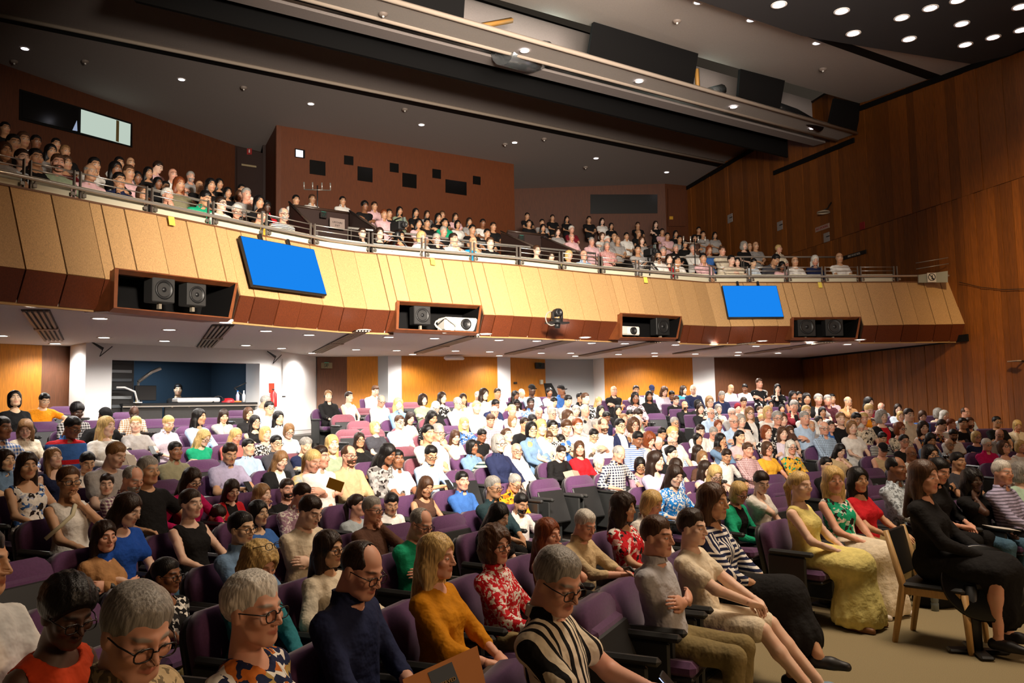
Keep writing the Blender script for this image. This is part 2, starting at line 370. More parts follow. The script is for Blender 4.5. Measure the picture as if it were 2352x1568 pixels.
def hand_mesh(curl, lod):          # +x fingers, palm faces -z, thumb on +y
    k = (curl, lod)
    if k in HANDS: return HANDS[k]
    h = [.0085, .0065, .0042][lod]; fr = .0082 if lod else .0088
    ch = []
    for j, (y0, L_) in enumerate(((.030, .068), (.010, .077), (-.010, .071), (-.030, .055))):
        p = np.array((.088-.004*abs(j-1), y0, 0)); an = -.25*curl; pts = [p]
        for s_, seg in enumerate((.45, .32, .25)):
            an -= curl*(.5 if s_ else .45); p = p+np.array((math.cos(an), .06*(1.5-j)*.3, math.sin(an)))*L_*seg; pts.append(p)
        ch.append(pts)
    th = [np.array((.022, .026, -.004)), np.array((.052, .052, -.016)), np.array((.078, .056-.012*curl, -.026-.01*curl))]
    def f(P):
        x, y, z = P
        d = ell(P, (.05, 0, 0), (.056, .043, .017)); d = smin(d, cap(P, (-.015, 0, 0), (.03, 0, 0), .024, .024), .02)
        for pts in ch:
            for a, b, r1, r2 in zip(pts, pts[1:], (fr, fr*.95, fr*.88), (fr*.95, fr*.88, fr*.8)): d = smin(d, cap(P, a, b, r1, r2), .004)
        for a, b, r1, r2 in zip(th, th[1:], (.013, .0105), (.0105, .0085)): d = smin(d, cap(P, a, b, r1, r2), .006)
        return d
    HANDS[k] = surfnet(f, (-.045, -.06, -.11), (.18, .085, .05), h)
    return HANDS[k]
def rotm(yaw, pitch, roll=0): return np.array((Matrix.Rotation(yaw, 3, 'Z') @ Matrix.Rotation(pitch, 3, 'X') @ Matrix.Rotation(roll, 3, 'Y')))
def ik(s, w, l1, l2, hint):
    s, w = np.array(s, float), np.array(w, float); d = w-s; L_ = np.linalg.norm(d); mx = (l1+l2)*.985
    if L_ > mx: w = s+d/L_*mx; d = w-s; L_ = mx
    a = (l1*l1-l2*l2+L_*L_)/(2*L_); hh = math.sqrt(max(l1*l1-a*a, 1e-6)); u = d/L_
    hv = np.array(hint, float); hv = hv-u*(hv @ u); hv /= np.linalg.norm(hv)+1e-9
    return s+u*a+hv*hh, w
def joints(pose, fem, lean, legs, yaw, pitch, roll=0, flip=False):
    J = {}; L_ = {'': -.15, 'd': .02, 'D': .50}[lean]
    pel = np.array((0, 0, .53)); t = np.array((0, -math.sin(L_), math.cos(L_)))
    J['pel'] = pel; J['t'] = t; J['fw'] = np.array((0, -math.cos(L_), -math.sin(L_)))
    neck = pel+t*.475; J['neck'] = neck
    M = rotm(yaw, pitch, roll); base = neck+t*.02
    J['head'] = base+M @ np.array((0, -.028, .138)); J['M'] = M
    sw = .150 if fem else .172
    J['sh'] = {s: pel+t*.392+np.array((s*sw, .01, 0)) for s in (-1, 1)}
    J['el'] = {}; J['wr'] = {}; J['hn'] = {}; J['curl'] = {}
    ch = pel+t*.30+J['fw']*.12
    for s in (-1, 1):
        tg = {'lap': pel+np.array((s*.06, -.31, .085)), 'rest': pel+np.array((s*.23, -.26, .14)), 'thigh': pel+np.array((s*.11, -.33, .10)),
              'arms': ch+np.array((-s*.13, -.045-.02*s, -.07+.02*s)), 'phone': pel+np.array((s*.06, -.32, .20)), 'book': pel+np.array((s*.13, -.31, .17)),
              'cane': pel+np.array((s*.035, -.42, .22)), 'clasp': pel+np.array((s*.03, -.45, .10))}
        hint = (s*.9, .5, -.4); p = pose; curl = .55
        if pose in ('chin', 'elbow', 'up'): p = 'lap'
        w = tg[p]
        if s == (-1 if flip else 1):
            if pose == 'chin': w = J['head']+M @ np.array((s*.045, -.075, -.165)); hint = (s*.5, -.6, -.8); curl = 1.1
            if pose == 'elbow': w = pel+np.array((s*.16, -.25, .12)); hint = (s*1.0, .2, .75)
            if pose == 'up': w = J['head']+np.array((s*.10, -.06, .10)); hint = (s*.9, -.3, -.6); curl = .8
        if pose in ('cane', 'phone', 'clasp'): curl = .95
        e, w = ik(J['sh'][s], w, .28, .25, hint)
        J['el'][s] = e; J['wr'][s] = w; J['curl'][s] = curl
        J['hn'][s] = {'arms': np.array((0, -1., .3)), 'chin': -J['fw']}.get(pose, np.array((-s*.5, .1, 1.)))
    kn = {'sit': (.12, -.43, .0), 'long': (.10, -.46, .0), 'cross': (.08, -.43, .03)}.get(legs, (.12, -.43, 0))
    J['hip'] = {s: pel+np.array((s*.085, -.02, -.01)) for s in (-1, 1)}
    J['kn'] = {}; J['an'] = {}; J['toe'] = {}
    for s in (-1, 1):
        k = pel+np.array((s*kn[0], kn[1], kn[2]-.02)); a = k+np.array((0, .02, -.43))
        if legs == 'long': a = k+np.array((s*.01, -.30, -.34))
        if legs == 'cross':
            if s == 1: k = pel+np.array((.0, -.45, .09)); a = k+np.array((-.14, -.20, -.36))
            else: k = pel+np.array((-.06, -.43, -.03)); a = k+np.array((.03, -.02, -.42))
        J['kn'][s] = k; J['an'][s] = a; J['toe'][s] = a+np.array((s*.02, -.15, -.055))
    off = np.array((J['head'][0], J['head'][1], 0))
    for q, v in J.items():
        if q in ('t', 'fw', 'M', 'hn', 'curl'): continue
        if isinstance(v, dict): J[q] = {s: v[s]-off for s in v}
        else: J[q] = v-off
    return J
def torso_d(P, J, fem, o):
    pel, t, fw, sh = J['pel'], J['t'], J['fw'], J['sh']
    # work in the torso frame so that ellipsoids follow the lean
    x, y, z = P; yy = y-pel[1]; zz = z-pel[2]; c, s = t[2], -t[1]
    ly = yy*c+zz*s; lz = -yy*s+zz*c; Q = (x-pel[0], ly, lz)
    d = ell(Q, (0, 0, 0), ((.175 if fem else .168)+o, .125+o, .13+o))
    d = smin(d, ell(Q, (0, -.012, .14), ((.128 if fem else .15)+o, .108+o, .17+o)), .07)
    d = smin(d, ell(Q, (0, -.005, .30), ((.140 if fem else .160)+o, .108+o, .16+o)), .06)
    if fem: d = smin(d, ell((np.abs(x-pel[0]), ly, lz), (.065, -.085, .285), (.062+o, .05+o, .06+o)), .05)
    sw = sh[1][0]-pel[0]
    XA = (np.abs(x-pel[0]), ly, lz)
    d = smin(d, cap(XA, (0, .012, .425), (sw, .01, .395), .056+o, .050+o), .06)
    return d
def body_sdf(J, fem, legs=True):
    def f(P):
        d = torso_d(P, J, fem, -.010)
        d = smin(d, cap(P, J['neck']-J['t']*.03, J['head']+J['M'] @ np.array((0, .032, -.13)), .056 if fem else .064, .05 if fem else .057), .05)
        for s in (-1, 1):
            d = smin(d, cap(P, J['sh'][s], J['el'][s], .044 if fem else .050, .036 if fem else .042), .03)
            d = smin(d, cap(P, J['el'][s], J['wr'][s], .037 if fem else .042, .024 if fem else .028), .02)
            if legs:
                d = smin(d, cap(P, J['hip'][s], J['kn'][s], .080, .054), .03); d = smin(d, cap(P, J['kn'][s], J['kn'][s]*.62+J['an'][s]*.38+np.array((0, .012, 0)), .052, .054), .02)
                d = smin(d, cap(P, J['kn'][s]*.62+J['an'][s]*.38+np.array((0, .012, 0)), J['an'][s], .052, .034), .02)
                d = smin(d, cap(P, J['an'][s]+np.array((0, .03, -.045)), J['toe'][s], .034, .026), .02)
        return d
    return f
def top_sdf(J, fem, sleeve, neck, amp, seed, loose=.008):
    nb, t, fw = J['neck'], J['t'], J['fw']
    def f(P):
        x, y, z = P
        d = torso_d(P, J, fem, loose)
        for s in (-1, 1):
            sh, el, wr = J['sh'][s], J['el'][s], J['wr'][s]
            if sleeve == 0: continue
            if sleeve == 1: d = smin(d, cap(P, sh, sh*.42+el*.58, .054+loose*.4, .056+loose*.8), .035)
            else:
                d = smin(d, cap(P, sh, el, .053+loose*.4, .046+loose*.5), .035)
                e2 = wr if sleeve == 3 else el*.55+wr*.45
                d = smin(d, cap(P, el, e2, .046+loose*.4, .036+loose*.4), .02)
        if amp:
            d = d+amp*fbm((x+seed, y, z), (26, 26, 9))+amp*.7*fbm((x, y+seed, z), (11, 14, 34))
        if sleeve == 0:
            for s in (-1, 1): d = smax(d, -cap(P, J['sh'][s]+np.array((s*.02, 0, -.05)), J['sh'][s]+np.array((s*.10, 0, .03)), .062, .10), .012)
        if neck == 'v': d = smax(d, -cap(P, nb+t*.05+fw*.05, nb-t*.10+fw*.16, .062, .028), .01)
        r = {'crew': .062, 'v': .064, 'scoop': .088, 'collar': .058, 'cami': .10}.get(neck, .062)
        d = smax(d, -cap(P, nb-t*(.0 if neck != 'cami' else .06)+fw*.018, nb+t*.14+fw*.02, r, r*1.25), .01)
        if neck == 'collar':
            q = nb+t*.012+fw*.006; rr = np.sqrt((x-q[0])**2+(y-q[1])**2); zz = z-q[2]
            co = np.maximum(np.abs(rr-.067-.25*np.abs(zz-.02))-.0095, np.abs(zz-.008)-.026)
            gap = cap(P, q+fw*.07+t*.02, q+fw*.12-t*.10, .018, .012); co = np.maximum(co, -gap); d = np.minimum(d, co)
        lz = (y-J['pel'][1])*t[1]+(z-J['pel'][2])*t[2]
        d = smax(d, -(lz+.085), .01)
        return d
    return f
def bottom_sdf(J, fem, kind, amp):
    def f(P):
        x, y, z = P
        d = ell(P, J['pel'], (.178, .14, .135))
        for s in (-1, 1):
            h, k, a = J['hip'][s], J['kn'][s], J['an'][s]
            if kind == 'shorts': d = smin(d, cap(P, h, h*.12+k*.88, .098, .088), .03); continue
            d = smin(d, cap(P, h, k, .094, .070), .03)
            if kind in ('trousers', 'jeans'): d = smin(d, cap(P, k, a+(k-a)*.06, .068, .056), .025)
        if kind in ('skirt', 'maxi'):
            k0 = (J['kn'][1]+J['kn'][-1])/2; a0 = (J['an'][1]+J['an'][-1])/2; h0 = J['pel']
            d = smin(d, cap(P, h0, k0, .15, .14), .06)
            e = a0 if kind == 'maxi' else k0*.35+a0*.65
            d = smin(d, cap(P, k0+np.array((0, .03, -.02)), e+np.array((0, .0, .03)), .135, .22 if kind == 'maxi' else .15), .06)
            d = d+.016*np.sin(np.arctan2(x-a0[0], -(y-a0[1]-.2))*23)*np.clip((.5-z)/.4, 0, 1)
        if amp: d = d+amp*fbm(P, (24, 24, 12))
        return np.maximum(d, .02-z)
    return f
TPL = {}
def person_tpl(key):
    if key in TPL: return TPL[key]
    lod, fem, pose, lean, yaw, pitch, roll, sleeve, neck, legs, bottom, flip, seed = key
    J = joints(pose, fem, lean, legs, math.radians(yaw), math.radians(pitch), math.radians(roll), flip)
    hb = [.036, .028, .0165][lod]; ht = [.034, .024, .0118][lod]
    allp = np.array([J['head'], J['pel'], J['neck']]+[J[a][s] for a in ('sh', 'el', 'wr', 'kn') for s in (-1, 1)])
    lo, hi = allp.min(0)-.2, allp.max(0)+.2
    zl = lo[2]
    showlegs = bottom is not None
    if showlegs: an = np.array([J['toe'][s] for s in (-1, 1)]); lo = np.minimum(lo, an.min(0)-.08); hi = np.maximum(hi, an.max(0)+.08)
    bare = bottom in ('shorts', 'skirt')
    blo = np.array(lo)
    if not bare: blo[2] = .36
    bodyV, bodyQ = surfnet(body_sdf(J, fem, bare), blo, (hi[0], hi[1], J['head'][2]-.04), hb)
    Vs, Qs, Fs, n = [bodyV], [bodyQ], [np.zeros((len(bodyV), 4))], len(bodyV)
    hv, hq, hf = head_mesh(fem, lod)
    Vs.append(hv @ J['M'].T+J['head']); Qs.append(hq+n); Fs.append(hf); n += len(hv)
    for s in (-1, 1):
        ax = J['wr'][s]-J['el'][s]; ax /= np.linalg.norm(ax)
        if pose in ('lap', 'clasp') : ax = ax+np.array((-s*.55, 0, -.15)); ax /= np.linalg.norm(ax)
        if pose == 'arms': ax = ax*.5+np.array((-s*.8, .35, .1)); ax /= np.linalg.norm(ax)
        if pose == 'chin' and s == (-1 if flip else 1): ax = ax*.6+np.array((-s*.35, -.1, .75)); ax /= np.linalg.norm(ax)
        nz = J['hn'][s]; nz = nz-ax*(nz @ ax); nz /= np.linalg.norm(nz); ny = np.cross(nz, ax)
        v, q = hand_mesh(J['curl'][s], lod); v = v.copy()
        if (ny @ np.array((-s, 0, .2))) < 0: v[:, 1] *= -1; q = q[:, ::-1]     # thumb towards the body's midline
        Vs.append(v @ np.stack([ax, ny, nz])+J['wr'][s]-ax*.01); Qs.append(q+n); Fs.append(np.zeros((len(v), 4))); n += len(v)
    body = npmesh('body', np.concatenate(Vs), np.concatenate(Qs), [None], feat=np.concatenate(Fs))
    tlo = lo.copy(); tlo[2] = .40
    tV, tQ = surfnet(top_sdf(J, fem, sleeve, neck, [0, .005, .0085][lod], seed), tlo, (hi[0], hi[1], J['neck'][2]+.09), ht)
    top = npmesh('top', tV, tQ, [None])
    bot = None
    if showlegs:
        bV, bQ = surfnet(bottom_sdf(J, fem, bottom, .004 if lod == 2 else 0), (lo[0], lo[1], -.02), (hi[0], hi[1], .74), .016 if lod == 2 else .03)
        bot = npmesh('bottom', bV, bQ, [None])
    TPL[key] = (body, top, bot, J)
    return TPL[key]
# ---- hair, in head coordinates
HAIR = {}
def hair_tpl(style, lod):
    k = (style, lod)
    if k in HAIR: return HAIR[k]
    h = [.0145, .0105, .0062][lod]; zl = -.12; amp = .003
    if style in ('lo', 'wa', 'cl'): zl = -.36
    if style in ('bob', 'pony', 'cm'): zl = -.26
    def f(P):
        x, y, z = P; ax = np.abs(x); PA = (ax, y, z)
        shell = ell(P, (0, .016, .034), (.0835, .104, .096))
        line = -(.738*y+.676*z+.013)                    # hairline from forehead to ear
        if style in ('sh', 'sf', 'mop', 'bun', 'pony', 'cap', 'rec', 'horse'):
            o = {'sh': 0, 'sf': .012, 'mop': .010, 'bun': .003, 'pony': .003}.get(style, -.004)
            nz = .007*fbm(P, (55, 55, 30)); tk = np.clip(-(line+nz)*(.34 if style not in ('rec', 'horse') else .2), -.006, .010+o if style != 'sf' else .02)
            d = ell(P, (0, .014, .032), (.0765, .0965, .0865))-tk-(.006*np.clip((z-.06)/.05, 0, 1) if style in ('sh', 'mop') else 0)
            d = d+(.004 if style != 'sf' else .006)*fbm(P, (60, 60, 40))*(0 if style in ('bun', 'pony') else 1)
            if style == 'mop': line = -(.60*y+.80*z+.024)
            d = smax(d, -(z+.075-(.03 if style == 'sf' else 0)*-1), .01)
            side = np.maximum(-(z+.028), -(y-.034)) if style != 'sf' else np.maximum(-(z+.06), -(y-.0))
            d = smax(d, np.minimum(side, 1), .01) if False else d
            lowside = np.minimum(z+(.02 if style != 'sf' else .05), y-.03 if style != 'sf' else y+.0)
            d = smax(d, -np.maximum(z+(.022 if style != 'sf' else .055), y-(.028 if style != 'sf' else .0)), .008)
            if style == 'rec': d = smax(d, -smin(ell(P, (0, -.07, .085), (.058, .088, .05)), ell(P, (0, -.1, .05), (.05, .05, .05)), .02), .012)
            if style == 'horse': d = smax(d, -ell(P, (0, -.01, .115), (.085, .115, .085)), .01)
            if style == 'bun': d = smin(d, ell(P, (0, .105, .055), (.038, .034, .036))+.004*fbm(P, (80, 80, 80)), .012)
            if style == 'pony': d = smin(d, smin(cap(P, (0, .115, .06), (0, .145, -.03), .024, .034), cap(P, (0, .145, -.03), (0, .12, -.23), .034, .012), .02)+.004*fbm(P, (90, 90, 18)), .012)
            return d
        if style == 'cu':
            d = ell(P, (0, .02, .05), (.098, .112, .102))+.006*fbm(P, (120, 120, 120)); d = smax(d, -(.82*y+.57*z+.030), .01)
            return smax(d, -np.maximum(z+.03, y-.02), .01)
        big = {'bob': 0, 'lo': 0, 'wa': .012, 'cm': .026, 'cl': .034}[style]
        d = shell-.006-big*.5
        if style in ('bob', 'cm'):
            d = smin(d, ell(P, (0, .028, -.045), (.092+big, .088+big*.6, .105+big*.4)), .03); cut = -.135 if style == 'bob' else -.125
            d = smax(d, -(z-cut), .012)
        else:
            d = smin(d, ell(P, (0, .038, -.06), (.090+big, .080+big*.5, .12)), .03)
            d = smin(d, cap(PA, (.066, .03, -.06), (.080+big*.4, .0, -.27), .036+big*.5, .024), .03)
            d = smin(d, cap(PA, (.03, .085, -.06), (.05, .115, -.29), .04+big*.4, .03), .03)
        if style in ('wa', 'cm', 'cl'): d = d+(.010 if style != 'wa' else .007)*fbm(P, (70, 70, 55) if style != 'wa' else (50, 50, 30))
        else: d = d+.004*fbm(P, (110, 110, 10))
        face = smin(ell(P, (0, -.115, -.012), (.062, .085, .083)), cap(P, (0, -.11, -.05), (0, -.09, -.4), .05, .09), .03)
        d = smax(d, -face, .012); d = smax(d, -head_sdf(P, True)-.0125, .004) if lod == 2 else d
        return d
    V, Q = surfnet(f, (-.165, -.125, zl), (.165, .21, .185), h)
    HAIR[k] = npmesh('hair', V, Q, [None])
    return HAIR[k]
def beard_tpl(lod):
    k = ('beard', lod)
    if k in HAIR: return HAIR[k]
    def f(P):
        x, y, z = P
        d = ell(P, (0, -.026, -.052), (.065, .076, .080))+.004*fbm(P, (120, 120, 90))
        d = smax(d, z+.036+.9*np.maximum(0, .035-np.abs(x))*0, .006); d = smax(d, y-.012, .01)
        d = smax(d, -ell(P, (0, -.105, -.062), (.022, .03, .0085)), .004)
        return d
    V, Q = surfnet(f, (-.09, -.12, -.15), (.09, .04, -.02), [.011, .009, .0055][lod]); HAIR[k] = npmesh('beard', V, Q, [None])
    return HAIR[k]
def cap_tpl():
    if 'cap' in HAIR: return HAIR['cap']
    def f(P):
        x, y, z = P
        d = np.maximum(ell(P, (0, .014, .04), (.087, .108, .098)), -(z-.045-.15*y))
        br = np.maximum(np.maximum(np.abs(z-.036+.1*(y+.1)+2.2*x*x)-.005, np.sqrt((x/.078)**2+((y+.085)/.085)**2)*.08-.08), y+.05)
        return smin(d, br, .008)
    V, Q = surfnet(f, (-.12, -.2, .0), (.12, .14, .16), .008); HAIR['cap'] = npmesh('cap', V, Q, [None]); return HAIR['cap']
def glasses_tpl(lod):
    k = ('gl', lod)
    if k in HAIR: return HAIR[k]
    b = B(); n = 14 if lod == 2 else 8; r = .0024 if lod == 2 else .0032
    for s in (-1, 1):
        pts = [(s*.033+.026*math.copysign(abs(math.cos(t))**.7, math.cos(t)), -.1-.002*abs(math.sin(t)), -.004+.019*math.copysign(abs(math.sin(t))**.7, math.sin(t))) for t in [2*PI*j/n for j in range(n+1)]]
        b.tube(pts, r, 5, 0, False); b.tube([(s*.059, -.099, .004), (s*.078, -.05, .006), (s*.081, .01, .004), (s*.079, .03, -.012)], r, 5)
    b.tube([(-.008, -.101, .0), (0, -.106, .003), (.008, -.101, 0)], r, 5)
    HAIR[k] = b.mesh('glasses', [None]); return HAIR[k]
def headset_tpl():
    b = B(); b.tube([(.082*math.cos(t), .01, .02+.1*math.sin(t)) for t in np.linspace(0, PI, 12)], .007, 6)
    b.box((.084, .01, -.01), (.022, .05, .06), 0, None, .008); b.box((-.084, .01, -.01), (.022, .05, .06), 0, None, .008); b.tube([(.085, -.01, -.02), (.07, -.09, -.06), (.03, -.12, -.065)], .004, 5)
    return b.mesh('headset', [None])
# ---------------------------------------------------------------- placing people
GARM = {'shirt': (2, 'collar'), 'polo': (1, 'collar'), 'tee': (1, 'crew'), 'blouse': (2, 'v'), 'jumper': (3, 'crew'), 'cardigan': (3, 'v'), 'jacket': (3, 'collar'), 'blazer': (3, 'v'), 'dress': (1, 'scoop'),
        'sundress': (0, 'cami'), 'camisole': (0, 'cami'), 'top': (1, 'scoop'), 'vest': (0, 'scoop'), 'jersey': (3, 'collar'), 'hoodie': (3, 'crew'), 'scarf': (3, 'crew'), 'shawl': (3, 'v')}
LONG = {'lo': 'long straight', 'wa': 'long wavy', 'cl': 'long curly', 'bob': 'bobbed', 'cm': 'curly', 'pony': 'ponytailed', 'bun': 'tied-up', 'sh': 'short', 'sf': 'short full', 'mop': 'floppy', 'cu': 'short curly', 'rec': 'receding'}
CWORD = dict(lightblue='light blue', bluegrey='blue-grey', paleblue='pale blue', palegreen='pale green', darkmaroon='dark maroon', royalblue='royal blue', redorange='red-orange', greyblue='grey-blue',
             darkteal='dark teal', brightblue='bright blue', palegrey='pale grey', paleyellow='pale yellow', rainbow='rainbow tie-dye', denim='denim')
FEMH = ('lo', 'wa', 'cl', 'bob', 'pony', 'bun', 'sf', 'cm')
def top_parse(t):
    w = t.split('.'); cols = w[0].split('-'); g = w[-1]; pat = next((q for q in w if q in PATW), None)
    phrase = ' '.join([' and '.join(CWORD.get(c, c) for c in cols)]+w[1:])
    return cols, pat, g, phrase
def rnd(i, k, n): return ((i*7919+k*104729) % 9973) % n
BOT = ['navy', 'black', 'jeans', 'charcoal', 'black', 'khaki', 'navy']
SPEC = {}   # hand-posed people in the front rows: (x, y of the roster) -> pose, lean, legs, bottom kind, bottom colour
def person(i, rec, merge=None):
    x, y, st, hc, sk, topw, yawh, fl, X, Y, z, zf, hh, lab = rec
    cols, pat, g, phrase = top_parse(topw)
    dist = math.hypot(X, Y); lod = 2 if dist < 6.6 else (1 if dist < 14.5 else 0)
    if merge is not None: lod = 0
    fem = st in FEMH or g in ('dress', 'blouse', 'sundress', 'camisole')
    sl, nk = GARM.get(g, (1, 'crew'))
    if 'S' in fl: sl = 0
    sp = SPEC.get((x, y), {})
    lean = 'D' if 'D' in fl else ('d' if 'd' in fl else '')
    if sp.get('lean') is not None: lean = sp['lean']
    pose = sp.get('pose') or ('chin' if 'H' in fl else 'arms' if 'A' in fl else 'phone' if 'P' in fl else 'book' if 'K' in fl else 'elbow' if 'E' in fl else 'cane' if 'C' in fl else ['lap', 'lap', 'rest', 'thigh', 'lap', 'arms'][rnd(i, 1, 6)])
    pitch = -14 if 'u' in fl else (34 if 'D' in fl else 22 if 'd' in fl else 3)
    pc = math.atan2(-X, Y); pb = math.atan2(10.22-X, Y+.1)
    ph = pc+math.radians(yawh)
    q = 1 if lod == 2 else 15
    bodyturn = .0
    rel = math.degrees(ph-pb); rel = max(-72, min(60, rel))
    if abs(rel) > 30: bodyturn = math.radians(rel*.35); rel *= .65
    rel = round(rel/q)*q; flip = bool(rnd(i, 3, 2)) if 'flip' not in sp else sp['flip']
    roll = sp.get('roll', 0)
    legs = sp.get('legs', 'sit'); bottom = sp.get('bottom')
    if bottom is None and lod >= 1 and zf < 3: bottom = 'trousers' if lod == 2 or dist < 11 else None
    if lod == 0 and pose in ('rest', 'thigh', 'book', 'phone'): pose = 'lap'
    key = (lod, fem, pose, lean, rel, pitch, roll, sl, nk, legs, bottom, flip if pose in ('chin', 'elbow', 'up') else False, (i % 97) if lod == 2 else rnd(i, 5, 2))
    body, top, bot, J = person_tpl(key)
    sc = max(.88, min(1.06, hh/J['head'][2])) if not 'c' in fl else .82
    if 'T' in fl: sc = 1.0
    loc = Vector((X, Y, z-J['head'][2]*sc)); rz = pb+bodyturn
    hm = Matrix.Translation(Vector(J['head'])) @ Matrix(J['M'].tolist()).to_4x4()
    brow = {'w': 'g', 'n': 'k', 'm': 'd', 'y': 'l'}.get(hc, hc)
    parts = [('person', body, skinmat(sk, brow), None), ({'top': 'blouse', 'tee': 'tee_shirt'}.get(g, g), top, clothmat(cols, pat), None)]
    if bot:
        bc = sp.get('bcol') or (cols[0] if g in ('dress', 'sundress') else BOT[rnd(i, 2, 7)])
        parts.append(({'jeans': 'trousers', 'maxi': 'skirt'}.get(bottom, bottom), bot, clothmat([bc], None), None))
    hs = {'bald': 'horse' if hc in 'gw' else None, 'beanie': None, 'cap': None}.get(st, st)
    if hs: parts.append(('hair', hair_tpl(hs, lod), hairmat(hc), hm))
    if st == 'cap': parts.append(('cap', cap_tpl(), clothmat(['navy' if hc == 'n' else 'black'], None), hm))
    if st == 'beanie': parts.append(('headscarf', hair_tpl('cu', lod), clothmat(['maroon'], None), hm))
    if 'B' in fl: parts.append(('beard', beard_tpl(lod), hairmat(hc if hc != 'w' else 'g'), hm))
    if 'g' in fl and merge is None: parts.append(('glasses', glasses_tpl(lod), pmat('glasses_frame', '1c1718', .3), hm))
    if 'N' in fl: parts.append(('headset', headset_tpl(), pmat('headset_black', '151517', .4), hm))
    R_ = Matrix.Translation(loc) @ Matrix.Rotation(rz, 4, 'Z') @ Matrix.Scale(sc, 4)
    if merge is not None:
        for nm, me, mat, M in parts: merge.append((me, mat, R_ @ M if M is not None else R_))
        return None
    root = None
    for nm, me, mat, M in parts:
        o = bpy.data.objects.new(nm, me); COL.objects.link(o)
        o.material_slots[0].link = 'OBJECT'; o.material_slots[0].material = mat
        if root is None:
            root = o; o.matrix_world = R_; o['label'] = lab; o['category'] = 'person'; o['group'] = 'audience in the balcony' if zf > 3 else 'audience in the stalls'
        else:
            o.parent = root
            if M is not None: o.matrix_local = M
    return root, J, R_
def merge_people(lst):
    Vs, Qs, Mi, mats, Fs, n = [], [], [], [], [], 0
    for me, mat, M in lst:
        if mat not in mats: mats.append(mat)
        v = np.empty(len(me.vertices)*3, np.float32); me.vertices.foreach_get('co', v); v = v.reshape(-1, 3)
        q = np.empty(len(me.loops), np.int32); me.loops.foreach_get('vertex_index', q); q = q.reshape(-1, 4)
        A = np.array(M); Vs.append(v @ A[:3, :3].T+A[:3, 3]); Qs.append(q+n); n += len(v); Mi.append(np.full(len(q), mats.index(mat)))
        f = np.zeros((len(v), 4), np.float32)
        if 'feat' in me.attributes: w = np.empty(len(v)*4, np.float32); me.attributes['feat'].data.foreach_get('color', w); f = w.reshape(-1, 4)
        Fs.append(f)
    return npmesh('crowd', np.concatenate(Vs), np.concatenate(Qs), mats, np.concatenate(Mi), feat=np.concatenate(Fs))
PEOPLE = []
